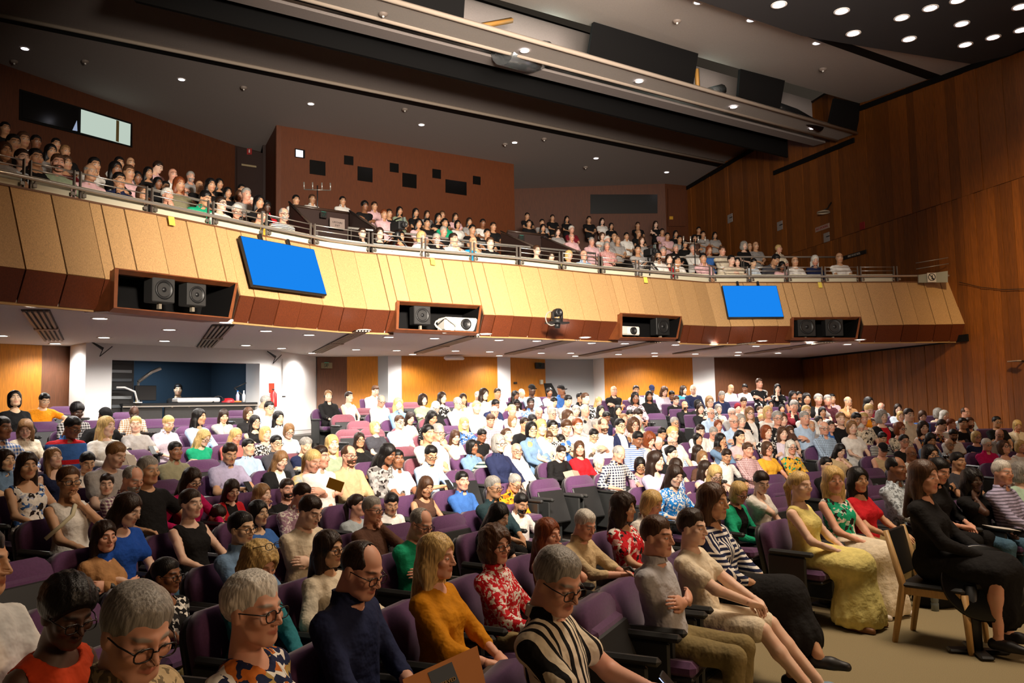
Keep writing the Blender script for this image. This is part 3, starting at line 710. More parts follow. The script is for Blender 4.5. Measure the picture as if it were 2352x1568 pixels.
for row in """
34|916|bob|k|a|black.blouse|15|u|-7.23|11.708|2.14|0.971|1.169|person with black bob in black blouse, in the back rows
102|919|sh|k|a|orange.tee|25|dE|-7.519|12.947|2.136|1.095|1.041|person with short black hair in orange tee, in the back rows
177|945|cu|k|k|black-grey.plaid.shirt|20|d|-6.214|11.508|1.94|0.848|1.093|person with tight black curls in black grey plaid shirt, in the back rows
242|958|cap|k|k|black.jacket|25|d|-5.492|10.882|1.855|0.724|1.131|person with black cap in black jacket, in the back rows
308|947|bald|k|k|tan.plaid.shirt|0|D|-6.168|13.143|1.915|0.971|0.944|bald person in tan plaid shirt, in the back rows
58|984|wa|l|p|cream.shirt|0|d|-6.054|10.032|1.737|0.724|1.013|person with wavy light brown hair in cream shirt, in the back rows
5|983|sh|k|m|blue.plaid.shirt|40||-5.623|8.897|1.765|0.601|1.164|person with short black hair in blue plaid shirt, in the back rows
167|981|sh|k|m|blue-red.rugby.jersey|45|dg|-5.218|9.577|1.749|0.601|1.149|person with short black hair in blue and red rugby jersey, in the back rows
245|979|lo|y|p|white.jumper|50|K|-4.992|9.928|1.747|0.601|1.146|person with long blonde hair in white jumper, in the back rows
312|974|sh|y|p|grey.tee|5|P|-5.243|11.231|1.749|0.724|1.025|person with short blonde hair in grey tee, in the back rows
387|972|bun|y|p|lilac.polo|30|Bd|-4.954|11.615|1.748|0.724|1.024|person with tied-up blonde hair in lilac polo, in the back rows
14|1056|bob|d|a|denim.shirt|25||-5.021|8.022|1.465|0.477|0.988|person with dark brown bob in denim shirt, in the middle rows
63|1069|lo|d|t|white-blue.floral.sundress|15|S|-4.349|7.255|1.453|0.354|1.099|person with long dark brown hair in white and blue floral sundress, in the middle rows
123|1051|lo|l|p|navy.camisole|30|uS|-4.79|8.441|1.455|0.477|0.978|person with long light brown hair in navy camisole, in the middle rows
201|1061|pony|k|a|white.blouse|20|d|-4.604|8.761|1.385|0.477|0.908|person with black ponytail in white blouse, in the middle rows
266|1044|sh|l|p|grey.tee|50|d|-3.936|8.02|1.496|0.354|1.143|person with short light brown hair in grey tee, in the middle rows
341|1080|sh|g|t|black.tee|35||-3.271|7.265|1.39|0.23|1.16|person with short grey hair in black tee, in the middle rows
305|1100|rec|g|f|plum.checked.shirt|35|dB|-3.345|7.127|1.326|0.23|1.096|person with receding grey hair in plum checked shirt, in the middle rows
244|1112|sh|d|p|grey.shirt|10|c|-3.983|7.938|1.215|0.354|0.862|child with short dark brown hair in grey shirt, in the middle rows
158|1104|bun|b|t|white.sleeveless.top|15|gHS|-3.615|6.596|1.365|0.23|1.135|person with tied-up brown hair in white sleeveless top, in the middle rows
409|895|sh|k|a|black.tee|0|gX|-7.433|17.9|2.403|1.203|1.2|
543|893|sh|k|a|black.shirt|20|X|-6.477|18.893|2.426|1.226|1.2|
458|957|lo|k|t|lightblue.blouse|60||-4.656|11.991|1.831|0.724|1.107|person with long black hair in light blue blouse, in the back rows
514|955|lo|d|a|grey.cardigan|10|dH|-4.771|13.32|1.83|0.848|0.983|person with long dark brown hair in grey cardigan, in the back rows
571|950|bob|b|a|black.jacket|25|g|-4.47|13.649|1.858|0.848|1.01|person with brown bob in black jacket, in the back rows
610|923|sh|g|f|white.shirt|70|d|-4.57|14.907|2.064|0.971|1.093|person with short grey hair in white shirt, in the back rows
619|937|sh|k|a|bluegrey.jumper|30|g|-4.202|13.929|1.947|0.848|1.1|person with short black hair in blue-grey jumper, in the back rows
640|960|lo|k|a|paleblue.shirt|25||-3.774|13.002|1.781|0.724|1.057|person with long black hair in pale blue shirt, in the back rows
586|969|lo|k|a|black.vest|25|gS|-4.054|12.696|1.729|0.724|1.005|person with long black hair in black vest with glasses, in the back rows
664|989|bob|l|p|paleblue.blouse|25|gd|-3.345|12.064|1.599|0.601|0.999|person with light brown bob in pale blue blouse, in the back rows
610|996|bob|y|p|black.patterned.blouse|35||-3.605|11.768|1.569|0.601|0.968|person with blonde bob in black patterned blouse, in the back rows
468|1005|wa|y|p|green.blouse|40|gd|-4.215|11.017|1.553|0.601|0.952|person with wavy blonde hair in green blouse, in the back rows
542|1001|lo|y|f|coral.cardigan|35|d|-3.91|11.403|1.556|0.601|0.956|person with long blonde hair in coral cardigan, in the back rows
754|909|sh|l|p|black.shirt|15|N|-3.854|16.836|2.188|1.095|1.094|person with short light brown hair in black shirt, in the back rows
403|1035|sh|k|m|olive.polo|30||-4.03|9.657|1.447|0.477|0.97|person with short black hair in olive polo, in the middle rows
571|1027|sh|k|a|lightblue.shirt|30||-3.429|10.481|1.436|0.477|0.959|person with short black hair in light blue shirt, in the middle rows
528|1041|sh|d|t|lavender.polo|25|dP|-3.211|9.17|1.429|0.354|1.076|person with short dark brown hair in lavender polo, in the middle rows
635|1018|sh|k|a|charcoal.jacket|40|g|-3.166|10.812|1.466|0.477|0.989|person with short black hair in charcoal jacket, in the middle rows
703|1023|sf|g|a|navy.top|40|d|-2.863|11.173|1.414|0.477|0.937|person with full short grey hair in navy top, in the middle rows
763|1020|lo|y|p|sage.blouse|30||-2.318|10.347|1.461|0.354|1.107|person with long blonde hair in sage blouse, in the middle rows
645|1056|lo|l|p|black-white.cardigan|35|d|-2.799|9.741|1.311|0.354|0.957|person with long light brown hair in black white cardigan, in the middle rows
737|1049|sh|d|f|white.shirt|50||-2.148|9.025|1.38|0.23|1.15|person with short dark brown hair in white shirt, in the middle rows
719|1058|pony|y|f|rainbow.tee|45|d|-2.213|8.936|1.344|0.23|1.114|person with blonde ponytail in rainbow tie-dye tee, in the middle rows
441|1102|lo|d|p|magenta.cardigan|45|gd|-3.041|7.671|1.264|0.23|1.034|person with long dark brown hair in magenta cardigan, in the middle rows
802|911|bun|d|p|white.camisole|35|S|-3.479|17.14|2.167|1.095|1.072|person with tied-up dark brown hair in white camisole, in the back rows
862|897|sh|b|p|white.shirt|20|d|-3.167|18.566|2.318|1.218|1.1|person with short brown hair in white shirt, beside the white camisole
876|920|rec|g|f|white.shirt|25|gd|-2.698|16.545|2.065|0.971|1.094|person with receding grey hair in white shirt with glasses, in the back rows
915|928|wa|y|p|denim.jacket|10|H|-2.232|15.704|1.983|0.848|1.136|person with wavy blonde hair in denim jacket, in the back rows
972|918|cm|d|p|sage.tee|30||-1.907|17.13|2.073|0.971|1.102|person with curly dark brown hair in sage tee, in the back rows
1016|913|lo|d|p|black.floral.dress|45|S|-1.523|17.394|2.115|0.971|1.144|person with long dark brown hair in black floral dress, in the back rows
1001|935|lo|w|p|black.blazer|30|gd|-1.553|16.216|1.911|0.848|1.063|person with long white hair in black blazer, in the back rows
1052|926|sh|g|f|white.shirt|40|g|-1.127|16.515|1.983|0.848|1.135|person with short grey hair in white shirt with glasses, beside the black floral dress
1064|916|lo|d|t|white.top|20|H|-1.091|17.677|2.081|0.971|1.11|person with long dark brown hair in white top, in the back rows
1098|909|rec|g|p|white.shirt|30||-0.821|18.952|2.159|1.095|1.065|person with receding grey hair in white shirt, in the back rows
1112|905|wa|d|p|white.blouse|45||-0.641|17.955|2.182|0.971|1.211|person with wavy dark brown hair in white blouse, in the back rows
1143|903|sh|d|o|white.tee|30||-0.365|19.209|2.216|1.095|1.122|person with short dark brown hair in white tee, in the back rows
1138|930|sh|k|m|navy.shirt|40|d|-0.373|17.006|1.934|0.848|1.086|person with short black hair in navy shirt, in the back rows
1095|935|pony|y|p|palegreen.blouse|20||-0.706|15.651|1.896|0.724|1.172|person with blonde ponytail in pale green blouse, in the back rows
1136|945|bald|w|f|white.shirt|30|g|-0.368|15.881|1.804|0.724|1.08|bald person in white shirt wearing glasses, behind the mauve plaid shirt
993|959|lo|k|o|black.dotted.dress|40|d|-1.397|13.936|1.731|0.601|1.131|person with long black hair in black dotted dress, in the back rows
942|960|lo|d|p|cream.top|25|dS|-1.885|14.764|1.721|0.724|0.997|person with long dark brown hair in cream top, in the back rows
918|969|sh|b|p|lightblue.tee|30|g|-1.899|13.505|1.674|0.601|1.073|person with short brown hair in light blue tee, in the back rows
862|981|bob|y|p|charcoal.tee|30|u|-2.252|13.183|1.602|0.601|1.001|person with blonde bob in charcoal tee, in the back rows
1066|972|wa|y|p|blue-white.floral.dress|15||-0.876|14.352|1.616|0.601|1.015|person with wavy blonde hair in blue white floral dress, in the back rows
1127|965|sh|b|f|mauve.plaid.shirt|20|d|-0.414|14.695|1.655|0.601|1.055|person with short brown hair in mauve plaid shirt, in the back rows
984|995|bun|k|t|white.top|35||-1.215|11.544|1.539|0.354|1.185|person with tied-up black hair in white top, in the middle rows
1007|993|sh|g|f|white.shirt|45|gH|-1.084|11.671|1.545|0.354|1.191|person with short grey hair in white shirt with glasses, in front of the black dotted dress
1046|1003|lo|b|p|cream.top|15|d|-0.942|13.078|1.427|0.477|0.95|person with long brown hair in cream top, in the middle rows
1107|1000|sh|k|m|black.shirt|30|d|-0.526|13.419|1.428|0.477|0.951|person with short black hair in black shirt, in the middle rows
1146|1018|bob|g|p|navy.jacket|45|g|-0.206|11.193|1.394|0.23|1.164|person with grey bob in navy jacket, in the middle rows
1165|1000|bun|b|p|white.blouse|40|u|-0.101|12.542|1.452|0.354|1.098|person with tied-up brown hair in white blouse, in the middle rows
826|1010|lo|d|o|black.top|25|g|-2.253|11.845|1.453|0.477|0.976|person with long dark brown hair in black top with glasses, in the middle rows
802|1046|rec|b|f|beige.shirt|45|Bg|-1.9|9.352|1.37|0.23|1.14|person with receding brown hair in beige shirt, in the middle rows
872|1061|lo|k|m|black.vest|45|dHS|-1.81|10.928|1.186|0.354|0.832|person with long black hair in black vest hand up, in the middle rows
891|1042|lo|k|m|darkred.floral.blouse|50|d|-1.525|9.814|1.356|0.23|1.126|person with long black hair in dark red floral blouse, in the middle rows
913|1054|sh|k|m|white.polo|25||-1.426|9.93|1.284|0.23|1.054|person with short black hair in white polo, in the middle rows
990|1044|sh|k|t|lightblue.shirt|30|gdP|-1.058|10.342|1.306|0.23|1.075|person with short black hair in light blue shirt with glasses, in the middle rows
1085|1026|bob|k|m|denim.jacket|50||-0.62|12.1|1.309|0.354|0.956|person with black bob in denim jacket, in front of the blue white floral dress
1184|908|lo|k|m|black.top|40||0.06|19.436|2.16|1.095|1.065|
1199|902|rec|w|f|grey.shirt|60|gH|0.231|20.584|2.239|1.218|1.021|
1222|895|cap|k|k|lightblue.tee|30||0.466|19.642|2.293|1.095|1.198|
1262|901|cu|k|m|white.blouse|30||0.946|20.915|2.242|1.218|1.024|
1289|896|cap|k|m|blue.shirt|60||1.196|19.986|2.275|1.095|1.181|
1293|909|sh|k|m|yellow.tee|40||1.237|20.004|2.135|1.095|1.04|
1272|923|sh|k|a|white.tee|60|d|0.948|18.82|1.983|0.971|1.012|person with short black hair in white tee, in the back rows
1305|920|sh|k|a|grey.shirt|25|d|1.22|17.895|2.002|0.848|1.155|person with short black hair in grey shirt, in the back rows
1333|913|sh|k|o|black.jacket|50||1.594|19.123|2.076|0.971|1.105|person with short black hair in black jacket, in the back rows
1345|915|sh|b|p|black-white.floral.shirt|45||1.624|18.092|2.045|0.848|1.197|person with short brown hair in black white floral shirt, in the back rows
1375|922|lo|y|p|white.top|30|gd|2.045|19.32|1.976|0.971|1.005|
1410|897|bald|k|f|black.shirt|25|A|2.571|20.549|2.25|1.095|1.156|
1461|896|sh|d|o|white.shirt|15|H|3.169|20.76|2.254|1.095|1.16|
1497|894|cap|n|m|lightblue.shirt|15|d|3.777|21.948|2.29|1.218|1.072|
1459|913|lo|k|m|pink-black.patterned.blouse|20|g|2.815|18.608|2.048|0.848|1.2|person with long black hair in pink and black patterned blouse, in the back rows
1491|909|lo|k|m|black.blazer|15||3.34|19.815|2.094|0.971|1.123|
1526|898|wa|b|p|lilac.blouse|20|d|3.942|21.006|2.222|1.095|1.128|
1543|907|sh|k|m|navy.polo|25|gd|4.142|21.065|2.118|1.095|1.023|
1553|919|sh|b|p|black.polo|25|gd|4.045|20.045|1.976|0.971|1.005|
1219|926|sh|k|k|blue.patterned.shirt|15||0.38|17.449|1.958|0.848|1.111|person with short black hair in blue patterned shirt, in the back rows
1187|928|sh|k|k|white.shirt|20|d|0.083|18.371|1.948|0.971|0.976|person with short black hair in white shirt, beside the blue patterned shirt
1177|943|sf|y|f|white.top|30||-0.017|16.108|1.814|0.724|1.09|person with full short blonde hair in white top, beside the blue patterned shirt
1238|948|bald|k|f|maroon.shirt|20|D|0.522|16.436|1.758|0.724|1.034|bald person in maroon shirt, in the back rows
1268|950|sh|g|f|navy.jacket|40|g|0.74|15.46|1.745|0.601|1.144|person with short grey hair in navy jacket, in the back rows
1264|933|sh|w|f|white.shirt|40||0.812|17.685|1.885|0.848|1.037|person with short white hair in white shirt, in the back rows
1323|943|sh|g|p|white.tee|30|d|1.309|16.873|1.785|0.724|1.061|person with short grey hair in white tee, in the back rows
1344|942|bald|w|f|grey.jacket|40||1.409|15.848|1.797|0.601|1.197|bald person in grey jacket, in the back rows
1305|957|bob|b|p|pink.blouse|45||0.981|14.491|1.695|0.477|1.218|person with brown bob in pink blouse, in the middle rows
1380|943|lo|k|a|brown.top|25||1.856|17.149|1.773|0.724|1.049|person with long black hair in brown top, in the back rows
1420|942|lo|k|a|black.leather.jacket|20||2.25|17.335|1.775|0.724|1.05|person with long black hair in black leather jacket, in the back rows
1393|958|sh|k|m|navy.blouse|30|d|1.85|16.084|1.65|0.601|1.049|person with short black hair in navy blouse, in the back rows
1446|953|sh|k|a|black.top|30|d|2.506|17.449|1.666|0.724|0.942|person with short black hair in black top, beside the black leather jacket
1465|952|sh|d|p|sage.tee|60|D|2.526|16.416|1.686|0.601|1.085|person with short dark brown hair in sage tee, in the back rows
1433|962|sh|l|f|pink.shirt|40|H|2.22|16.27|1.606|0.601|1.005|person with short light brown hair in pink shirt, in the back rows
1465|970|bob|w|f|palegreen.shirt|20||2.345|15.27|1.554|0.477|1.077|person with white bob in pale green shirt, in the middle rows
1456|976|cm|b|f|salmon.blouse|25|g|2.088|14.05|1.537|0.354|1.184|person with curly brown hair in salmon blouse, in the middle rows
1425|978|sh|k|a|navy-white.polo|35|g|1.834|13.9|1.531|0.354|1.177|person with short black hair in navy white polo, in the middle rows
1386|977|rec|b|f|white.shirt|30|B|1.521|13.709|1.548|0.354|1.195|person with receding brown hair in white shirt, in the middle rows
1371|977|sf|g|f|white.shirt|30||1.525|14.822|1.522|0.477|1.045|person with full short grey hair in white shirt, in the middle rows
1341|977|sh|k|t|maroon.shirt|20|d|1.374|15.828|1.501|0.601|0.901|person with short black hair in maroon shirt, in the back rows
1327|978|pony|r|p|white.jumper|30||1.063|13.409|1.557|0.354|1.203|person with auburn ponytail in white jumper, in the middle rows
1301|981|bun|b|p|blue.dress|30|dH|0.866|13.273|1.542|0.354|1.189|person with tied-up brown hair in blue dress, in the middle rows
1270|983|sh|k|a|black-white.patterned.top|25|g|0.636|13.11|1.537|0.354|1.183|person with short black hair in black white patterned top, in the middle rows
1243|981|lo|y|p|cream.top|30||0.442|12.966|1.558|0.354|1.204|person with long blonde hair in cream top, in the middle rows
1221|986|bob|k|a|denim.jacket|25|g|0.285|12.847|1.53|0.354|1.176|person with black bob in denim jacket with glasses, in the middle rows
1206|974|sh|d|o|black.tee|30||0.199|13.965|1.589|0.477|1.112|person with short dark brown hair in black tee, in the middle rows
1223|965|bob|k|a|grey.top|30|d|0.357|15.22|1.632|0.601|1.031|person with black bob in grey top, in the back rows
1178|966|bob|l|p|white.tee|30||-0.011|14.976|1.635|0.601|1.034|person with light brown bob in white tee, in the back rows
1259|1006|sh|b|f|white.shirt|35|d|0.553|13.049|1.38|0.354|1.026|person with short brown hair in white shirt, beside the blue dress
1364|1000|sh|k|a|white.shirt|30|gd|1.343|13.595|1.387|0.354|1.034|person with short black hair in white shirt with glasses, in the middle rows
1214|1030|bob|y|p|grey.jacket|30|Hd|0.23|12.805|1.231|0.354|0.878|person with blonde bob in grey jacket, in the middle rows
1187|1035|bald|k|f|white.shirt|30|g|0.039|11.414|1.276|0.23|1.046|bald person in white shirt wearing glasses, beside the black hoodie
1287|1013|lo|k|p|white.top|40|d|0.756|13.196|1.321|0.354|0.967|person with long black hair in white top, in the middle rows (first from the left)
1331|1029|lo|b|f|red.cardigan|15||0.983|12.185|1.256|0.23|1.026|person with long brown hair in red cardigan, in the middle rows
1313|1032|sh|g|f|mauve.shawl|20|d|0.947|13.329|1.177|0.354|0.823|person with short grey hair in mauve shawl, in the middle rows
1289|1039|sh|d|p|black.hoodie|45|dKc|0.695|11.962|1.209|0.23|0.979|child with short dark brown hair in black hoodie, in the middle rows
1390|1019|wa|y|p|white.top|35|g|1.544|13.723|1.24|0.354|0.886|person with wavy blonde hair in white top, in the middle rows
1442|1018|lo|l|p|pink.blouse|0||1.963|13.977|1.228|0.354|0.874|person with long light brown hair in pink blouse, in the middle rows
1465|1008|sh|k|m|white-blue.striped.shirt|40|d|1.968|12.867|1.347|0.23|1.117|person with short black hair in white and blue striped shirt, in the middle rows
1492|1010|cm|r|p|lilac.top|40|d|2.175|12.997|1.324|0.23|1.094|person with curly auburn hair in lilac top, in the middle rows
1512|1018|sf|w|f|green.floral.dress|50|d|2.545|14.303|1.202|0.354|0.849|person with full short white hair in green floral dress, in the middle rows
1545|1015|sh|w|f|lightblue.checked.shirt|30|Bg|2.592|13.244|1.271|0.23|1.041|person with short white hair in light blue checked shirt, in the middle rows
1550|971|sh|g|o|black.shirt|30|gH|3.116|15.641|1.524|0.477|1.047|person with short grey hair in black shirt with glasses, in the middle rows
1521|996|sh|k|o|black.top|45|d|2.628|14.347|1.367|0.354|1.014|person with short black hair in black top, behind the green floral dress
1546|997|sf|y|p|white.top|30||2.605|13.251|1.398|0.23|1.168|person with full short blonde hair in white top, beside the green floral dress
1422|1042|rec|g|f|navy.plaid.shirt|40|d|1.469|11.361|1.211|0.107|1.104|person with receding grey hair in navy plaid shirt, in the middle rows
1376|1066|sf|w|p|lightblue.shirt|35|d|1.295|12.413|0.994|0.23|0.764|person with full short white hair in light blue shirt, in the middle rows
1419|1063|sh|w|f|palegreen.shirt|50|d|1.609|12.631|0.993|0.23|0.763|person with short white hair in pale green shirt, in the middle rows
1470|1068|bob|k|t|mauve.top|15|gdP|1.794|11.602|1.031|0.107|0.924|person with black bob in mauve top, in the middle rows
1507|1058|lo|d|p|lavender.top|60||1.821|10.431|1.17|0|1.17|person with long dark brown hair in lavender top, in the middle rows
1553|1073|lo|d|p|blue.patterned.blouse|40|d|2.121|10.664|1.064|0|1.064|person with long dark brown hair in blue patterned blouse, in the middle rows
1543|1041|bun|k|p|black.top|60||2.323|11.966|1.166|0.107|1.06|person with tied-up black hair in black top, in the middle rows
1570|895|wa|d|p|teal.dress|60||4.693|22.195|2.267|1.218|1.049|
1592|894|bald|k|p|navy.blazer|0|d|4.74|21.227|2.258|1.095|1.163|
1573|931|bald|k|o|black.jacket|25|Bg|4.045|19.049|1.846|0.848|0.998|
1609|938|lo|d|p|black.blazer|15||4.191|18.097|1.774|0.724|1.05|person with long dark brown hair in black blazer, in the back rows
1604|928|bob|k|p|black.top|60||4.389|19.156|1.87|0.848|1.023|
1630|922|bob|l|p|black-white.patterned.scarf|20|g|4.42|18.171|1.926|0.724|1.202|person with light brown bob in black white patterned scarf, in the back rows
1658|909|sh|g|o|navy.shirt|10|d|5.27|20.38|2.065|0.971|1.094|
1679|892|bald|b|o|white.shirt|45|d|6.079|22.494|2.284|1.218|1.066|
1711|891|sh|k|m|white.tee|0|d|6.488|22.565|2.29|1.218|1.072|
1744|880|sh|b|f|black.printed.tee|25|gAT|6.296|20.601|2.371|0.971|1.4|
1786|892|lo|k|p|black.printed.tee|5|H|7.117|21.7|2.247|1.095|1.152|
1708|923|sh|d|o|salmon.shirt|10|Hd|5.553|19.471|1.902|0.848|1.054|
1756|915|sh|k|o|lightblue.shirt|10|B|6.419|20.624|1.981|0.971|1.01|
1822|909|lo|k|m|black.vest|30|S|6.847|19.735|2.028|0.848|1.18|
1836|909|sh|k|o|black.shirt|20|B|7.365|20.776|2.032|0.971|1.061|
1853|915|lo|k|o|black.top|10||6.821|18.766|1.955|0.724|1.231|
1880|917|sf|g|f|grey.top|20||7.112|18.816|1.93|0.724|1.206|
1901|919|sh|g|f|darkmaroon.shirt|20|g|7.338|18.852|1.906|0.724|1.182|
1911|915|sh|k|o|pink.striped.shirt|30||7.847|19.88|1.947|0.848|1.1|
1948|922|bald|g|t|tan.shirt|25|Hg|7.842|18.922|1.867|0.724|1.143|
1633|948|bald|w|f|lightblue.shirt|30|g|4.175|17.088|1.685|0.601|1.085|bald person in light blue shirt wearing glasses, beside the cream cardigan (first from the left)
1650|939|bob|g|p|cream.cardigan|20||4.625|18.235|1.756|0.724|1.032|person with grey bob in cream cardigan, in the back rows
1695|937|beanie|m|p|pink.top|10|c|5.107|18.375|1.766|0.724|1.042|child with plum headscarf in pink top, in the back rows
1771|928|bob|k|o|grey.top|0|c|6.589|20.655|1.834|0.971|0.863|
1681|949|sh|w|f|grey.shirt|25|g|4.66|17.251|1.666|0.601|1.065|person with short white hair in grey shirt, in the back rows
1722|948|lo|l|p|black-white.cardigan|15|g|4.758|16.283|1.681|0.477|1.204|person with long light brown hair in black white cardigan with glasses, in the middle rows
1746|943|sh|b|p|black.hoodie|25|c|5.652|18.518|1.696|0.724|0.972|
1764|946|bob|y|f|white.top|25||5.168|16.414|1.69|0.477|1.213|person with blonde bob in white top, in the middle rows
1751|963|sf|y|f|coral-blue.scarf|25|dg|5.368|17.462|1.52|0.601|0.919|person with full short blonde hair in coral and blue scarf, in the back rows
1786|960|sf|g|f|black-white.floral.blouse|25|g|5.015|15.368|1.585|0.354|1.231|person with full short grey hair in black white floral blouse, in the middle rows
1798|963|bob|b|p|brown.top|20||5.125|15.404|1.557|0.354|1.204|person with brown bob in brown top, in the middle rows
1796|938|bob|k|o|maroon.top|15|c|6.538|19.68|1.726|0.848|0.879|
1824|932|sh|g|f|maroon-black.shirt|15|dH|6.134|17.656|1.796|0.601|1.196|person with short grey hair in maroon and black shirt, in the back rows
1852|945|sh|y|p|white.cardigan|25||6.032|16.654|1.681|0.477|1.204|person with short blonde hair in white cardigan, in the middle rows
1889|946|bob|k|o|white.tee|15||6.799|17.796|1.65|0.601|1.05|person with black bob in white tee, in the back rows
1848|960|sh|g|f|lightblue.shirt|30||5.592|15.55|1.572|0.354|1.218|person with short grey hair in light blue shirt, in the middle rows
1881|967|bob|k|p|denim.jacket|30||6.307|16.721|1.479|0.477|1.002|person with black bob in denim jacket, beside the blue shirt
1931|961|bun|l|p|black.blouse|25||6.37|15.759|1.546|0.354|1.192|person with tied-up light brown hair in black blouse, in the middle rows
1863|978|bald|g|o|grey.shirt|20||5.725|15.589|1.418|0.354|1.065|bald person in grey shirt, in the middle rows
1893|983|bald|w|f|lightblue.checked.shirt|25|g|5.577|14.552|1.407|0.23|1.177|bald person in light blue checked shirt, in the middle rows
1908|979|sh|d|f|blue.shirt|30||6.146|15.703|1.399|0.354|1.046|person with short dark brown hair in blue shirt, in the middle rows
1650|976|bob|r|f|pink.top|15|H|4.054|16.032|1.456|0.477|0.978|person with auburn bob in pink top, in the middle rows
1686|967|bald|w|f|lightblue.shirt|20|g|4.093|15.026|1.55|0.354|1.197|bald person in light blue shirt wearing glasses, beside the cream cardigan (second from the left)
1702|966|bob|g|p|white.top|15||4.239|15.085|1.555|0.354|1.201|person with grey bob in white top, in the middle rows
1798|995|lo|b|p|lilac.jumper|30||4.732|14.257|1.339|0.23|1.109|person with long brown hair in lilac jumper, in the middle rows
1761|992|bob|r|p|black-white.floral.dress|35||4.41|14.13|1.372|0.23|1.142|person with auburn bob in black white floral dress, in the middle rows
1814|990|bob|b|p|black-white.patterned.top|20|d|5.262|15.449|1.331|0.354|0.978|person with brown bob in black white patterned top, in the middle rows
1851|996|bob|d|p|white.blouse|30||5.605|15.554|1.272|0.354|0.918|person with dark brown bob in white blouse, in the middle rows
1609|989|sh|d|p|white.shirt|25|d|3.395|14.724|1.395|0.354|1.042|person with short dark brown hair in white shirt, beside the cream cardigan
1639|994|sh|g|f|white.polo|20|gd|3.66|14.844|1.347|0.354|0.994|person with short grey hair in white polo, in the middle rows
1603|1008|lo|k|t|white.top|40||3.336|14.697|1.248|0.354|0.895|person with long black hair in white top, in the middle rows (second from the left)
1656|1010|lo|k|o|denim.shirt|50|H|3.505|13.726|1.27|0.23|1.039|person with long black hair in denim shirt, in the middle rows
1700|1003|pony|k|a|pink.tee|45||3.88|13.902|1.307|0.23|1.077|person with black ponytail in pink tee, in the middle rows
1763|1030|bob|b|f|yellow.top|45|g|4.037|12.927|1.155|0.107|1.048|person with brown bob in yellow top, in the middle rows
1817|1027|lo|w|f|yellow-green.floral.blouse|25|g|4.481|13.129|1.157|0.107|1.051|person with long white hair in yellow and green floral blouse, in the middle rows
1930|1034|lo|k|p|beige.top|45|Hd|5.422|13.498|1.071|0.107|0.965|person with long black hair in beige top, in the middle rows
1718|1033|sh|b|f|pink.checked.shirt|50||3.673|12.748|1.151|0.107|1.044|person with short brown hair in pink checked shirt, in the middle rows
1669|1047|sh|d|o|white.shirt|30|d|3.28|12.54|1.076|0.107|0.969|person with short dark brown hair in white shirt, beside the pink checked shirt
1650|1041|bob|b|p|white.top|60||3.445|13.696|1.046|0.23|0.816|person with brown bob in white top, in the middle rows
1604|1037|lo|d|p|white.vest|60||3.064|13.503|1.093|0.23|0.863|person with long dark brown hair in white vest, in the middle rows
1614|1052|bob|l|p|brown.top|30||2.853|12.296|1.066|0.107|0.959|person with light brown bob in brown top, in the middle rows
1621|1076|lo|d|p|lavender.vest|60|S|2.588|10.999|1.013|0|1.013|person with long dark brown hair in lavender vest, in the middle rows
1643|1090|lo|y|p|cream.top|30|gd|2.385|9.665|1.047|0|1.047|person with long blonde hair in cream top with glasses, in the front rows
1899|1069|sh|k|a|black.tee|40||4.173|10.863|1.034|0|1.034|person with short black hair in black tee, in the front rows
1957|981|bob|l|p|white.top|20||6.148|14.721|1.408|0.23|1.178|person with light brown bob in white top, in the middle rows
1996|925|lo|k|p|maroon.top|50||7.912|17.973|1.831|0.601|1.23|
1996|942|sh|y|p|orange.tee|30|d|7.451|16.947|1.681|0.477|1.203|person with short blonde hair in orange tee, in the middle rows
2024|935|bald|w|f|paleblue.shirt|0|d|8.647|19.005|1.72|0.724|0.996|
2026|957|cm|g|p|black-red.top|30||7.263|15.95|1.561|0.354|1.207|person with curly grey hair in black red top, in the middle rows
2063|939|lo|d|p|paleblue.top|10||8.587|18.047|1.683|0.601|1.083|
2069|955|bob|y|p|peach.top|20|c|8.158|17.046|1.548|0.477|1.071|child with blonde bob in peach top, in the middle rows
2088|953|sh|d|p|cream.shirt|35||7.844|16.046|1.583|0.354|1.229|person with short dark brown hair in cream shirt, in the middle rows
2119|955|bob|b|p|blue.top|10|d|8.642|17.098|1.539|0.477|1.062|person with brown bob in blue top, in the middle rows
1983|962|sf|y|f|cream.floral.top|20||6.858|15.87|1.527|0.354|1.173|person with full short blonde hair in cream floral top, in the middle rows
1967|962|sh|k|o|black.top|40|d|6.708|15.838|1.53|0.354|1.176|person with short black hair in black top, behind the black jumper
2007|972|sh|b|o|maroon.blouse|15|H|7.543|16.961|1.406|0.477|0.929|person with short brown hair in maroon blouse, in the middle rows
1976|984|sh|w|f|black.jumper|15|d|6.781|15.854|1.342|0.354|0.988|person with short white hair in black jumper, in the middle rows
1959|980|bob|y|p|grey.top|15||6.624|15.819|1.379|0.354|1.026|person with blonde bob in grey top, in the middle rows
2042|994|sf|w|f|navy.striped.top|30|d|7.394|15.973|1.242|0.354|0.888|person with full short white hair in navy striped top, in the middle rows
2067|984|bob|r|f|cream.floral.top|45|g|7.128|14.956|1.36|0.23|1.13|person with auburn bob in cream floral top, in the middle rows
2121|982|wa|d|p|navy.floral.dress|20|S|7.608|15.046|1.365|0.23|1.134|person with wavy dark brown hair in navy floral dress, in the middle rows
2138|1010|lo|k|o|denim.jacket|30|d|7.194|13.999|1.191|0.107|1.084|person with long black hair in denim jacket, in the middle rows
2170|954|lo|w|f|navy.floral.top|50||9.131|17.136|1.538|0.477|1.061|
2156|949|cm|g|p|cream.top|60||9.515|18.106|1.569|0.601|0.968|
2163|976|sh|d|p|navy-pink.floral.top|60|d|8.524|16.132|1.371|0.354|1.017|person with short dark brown hair in navy and pink floral top, in the middle rows
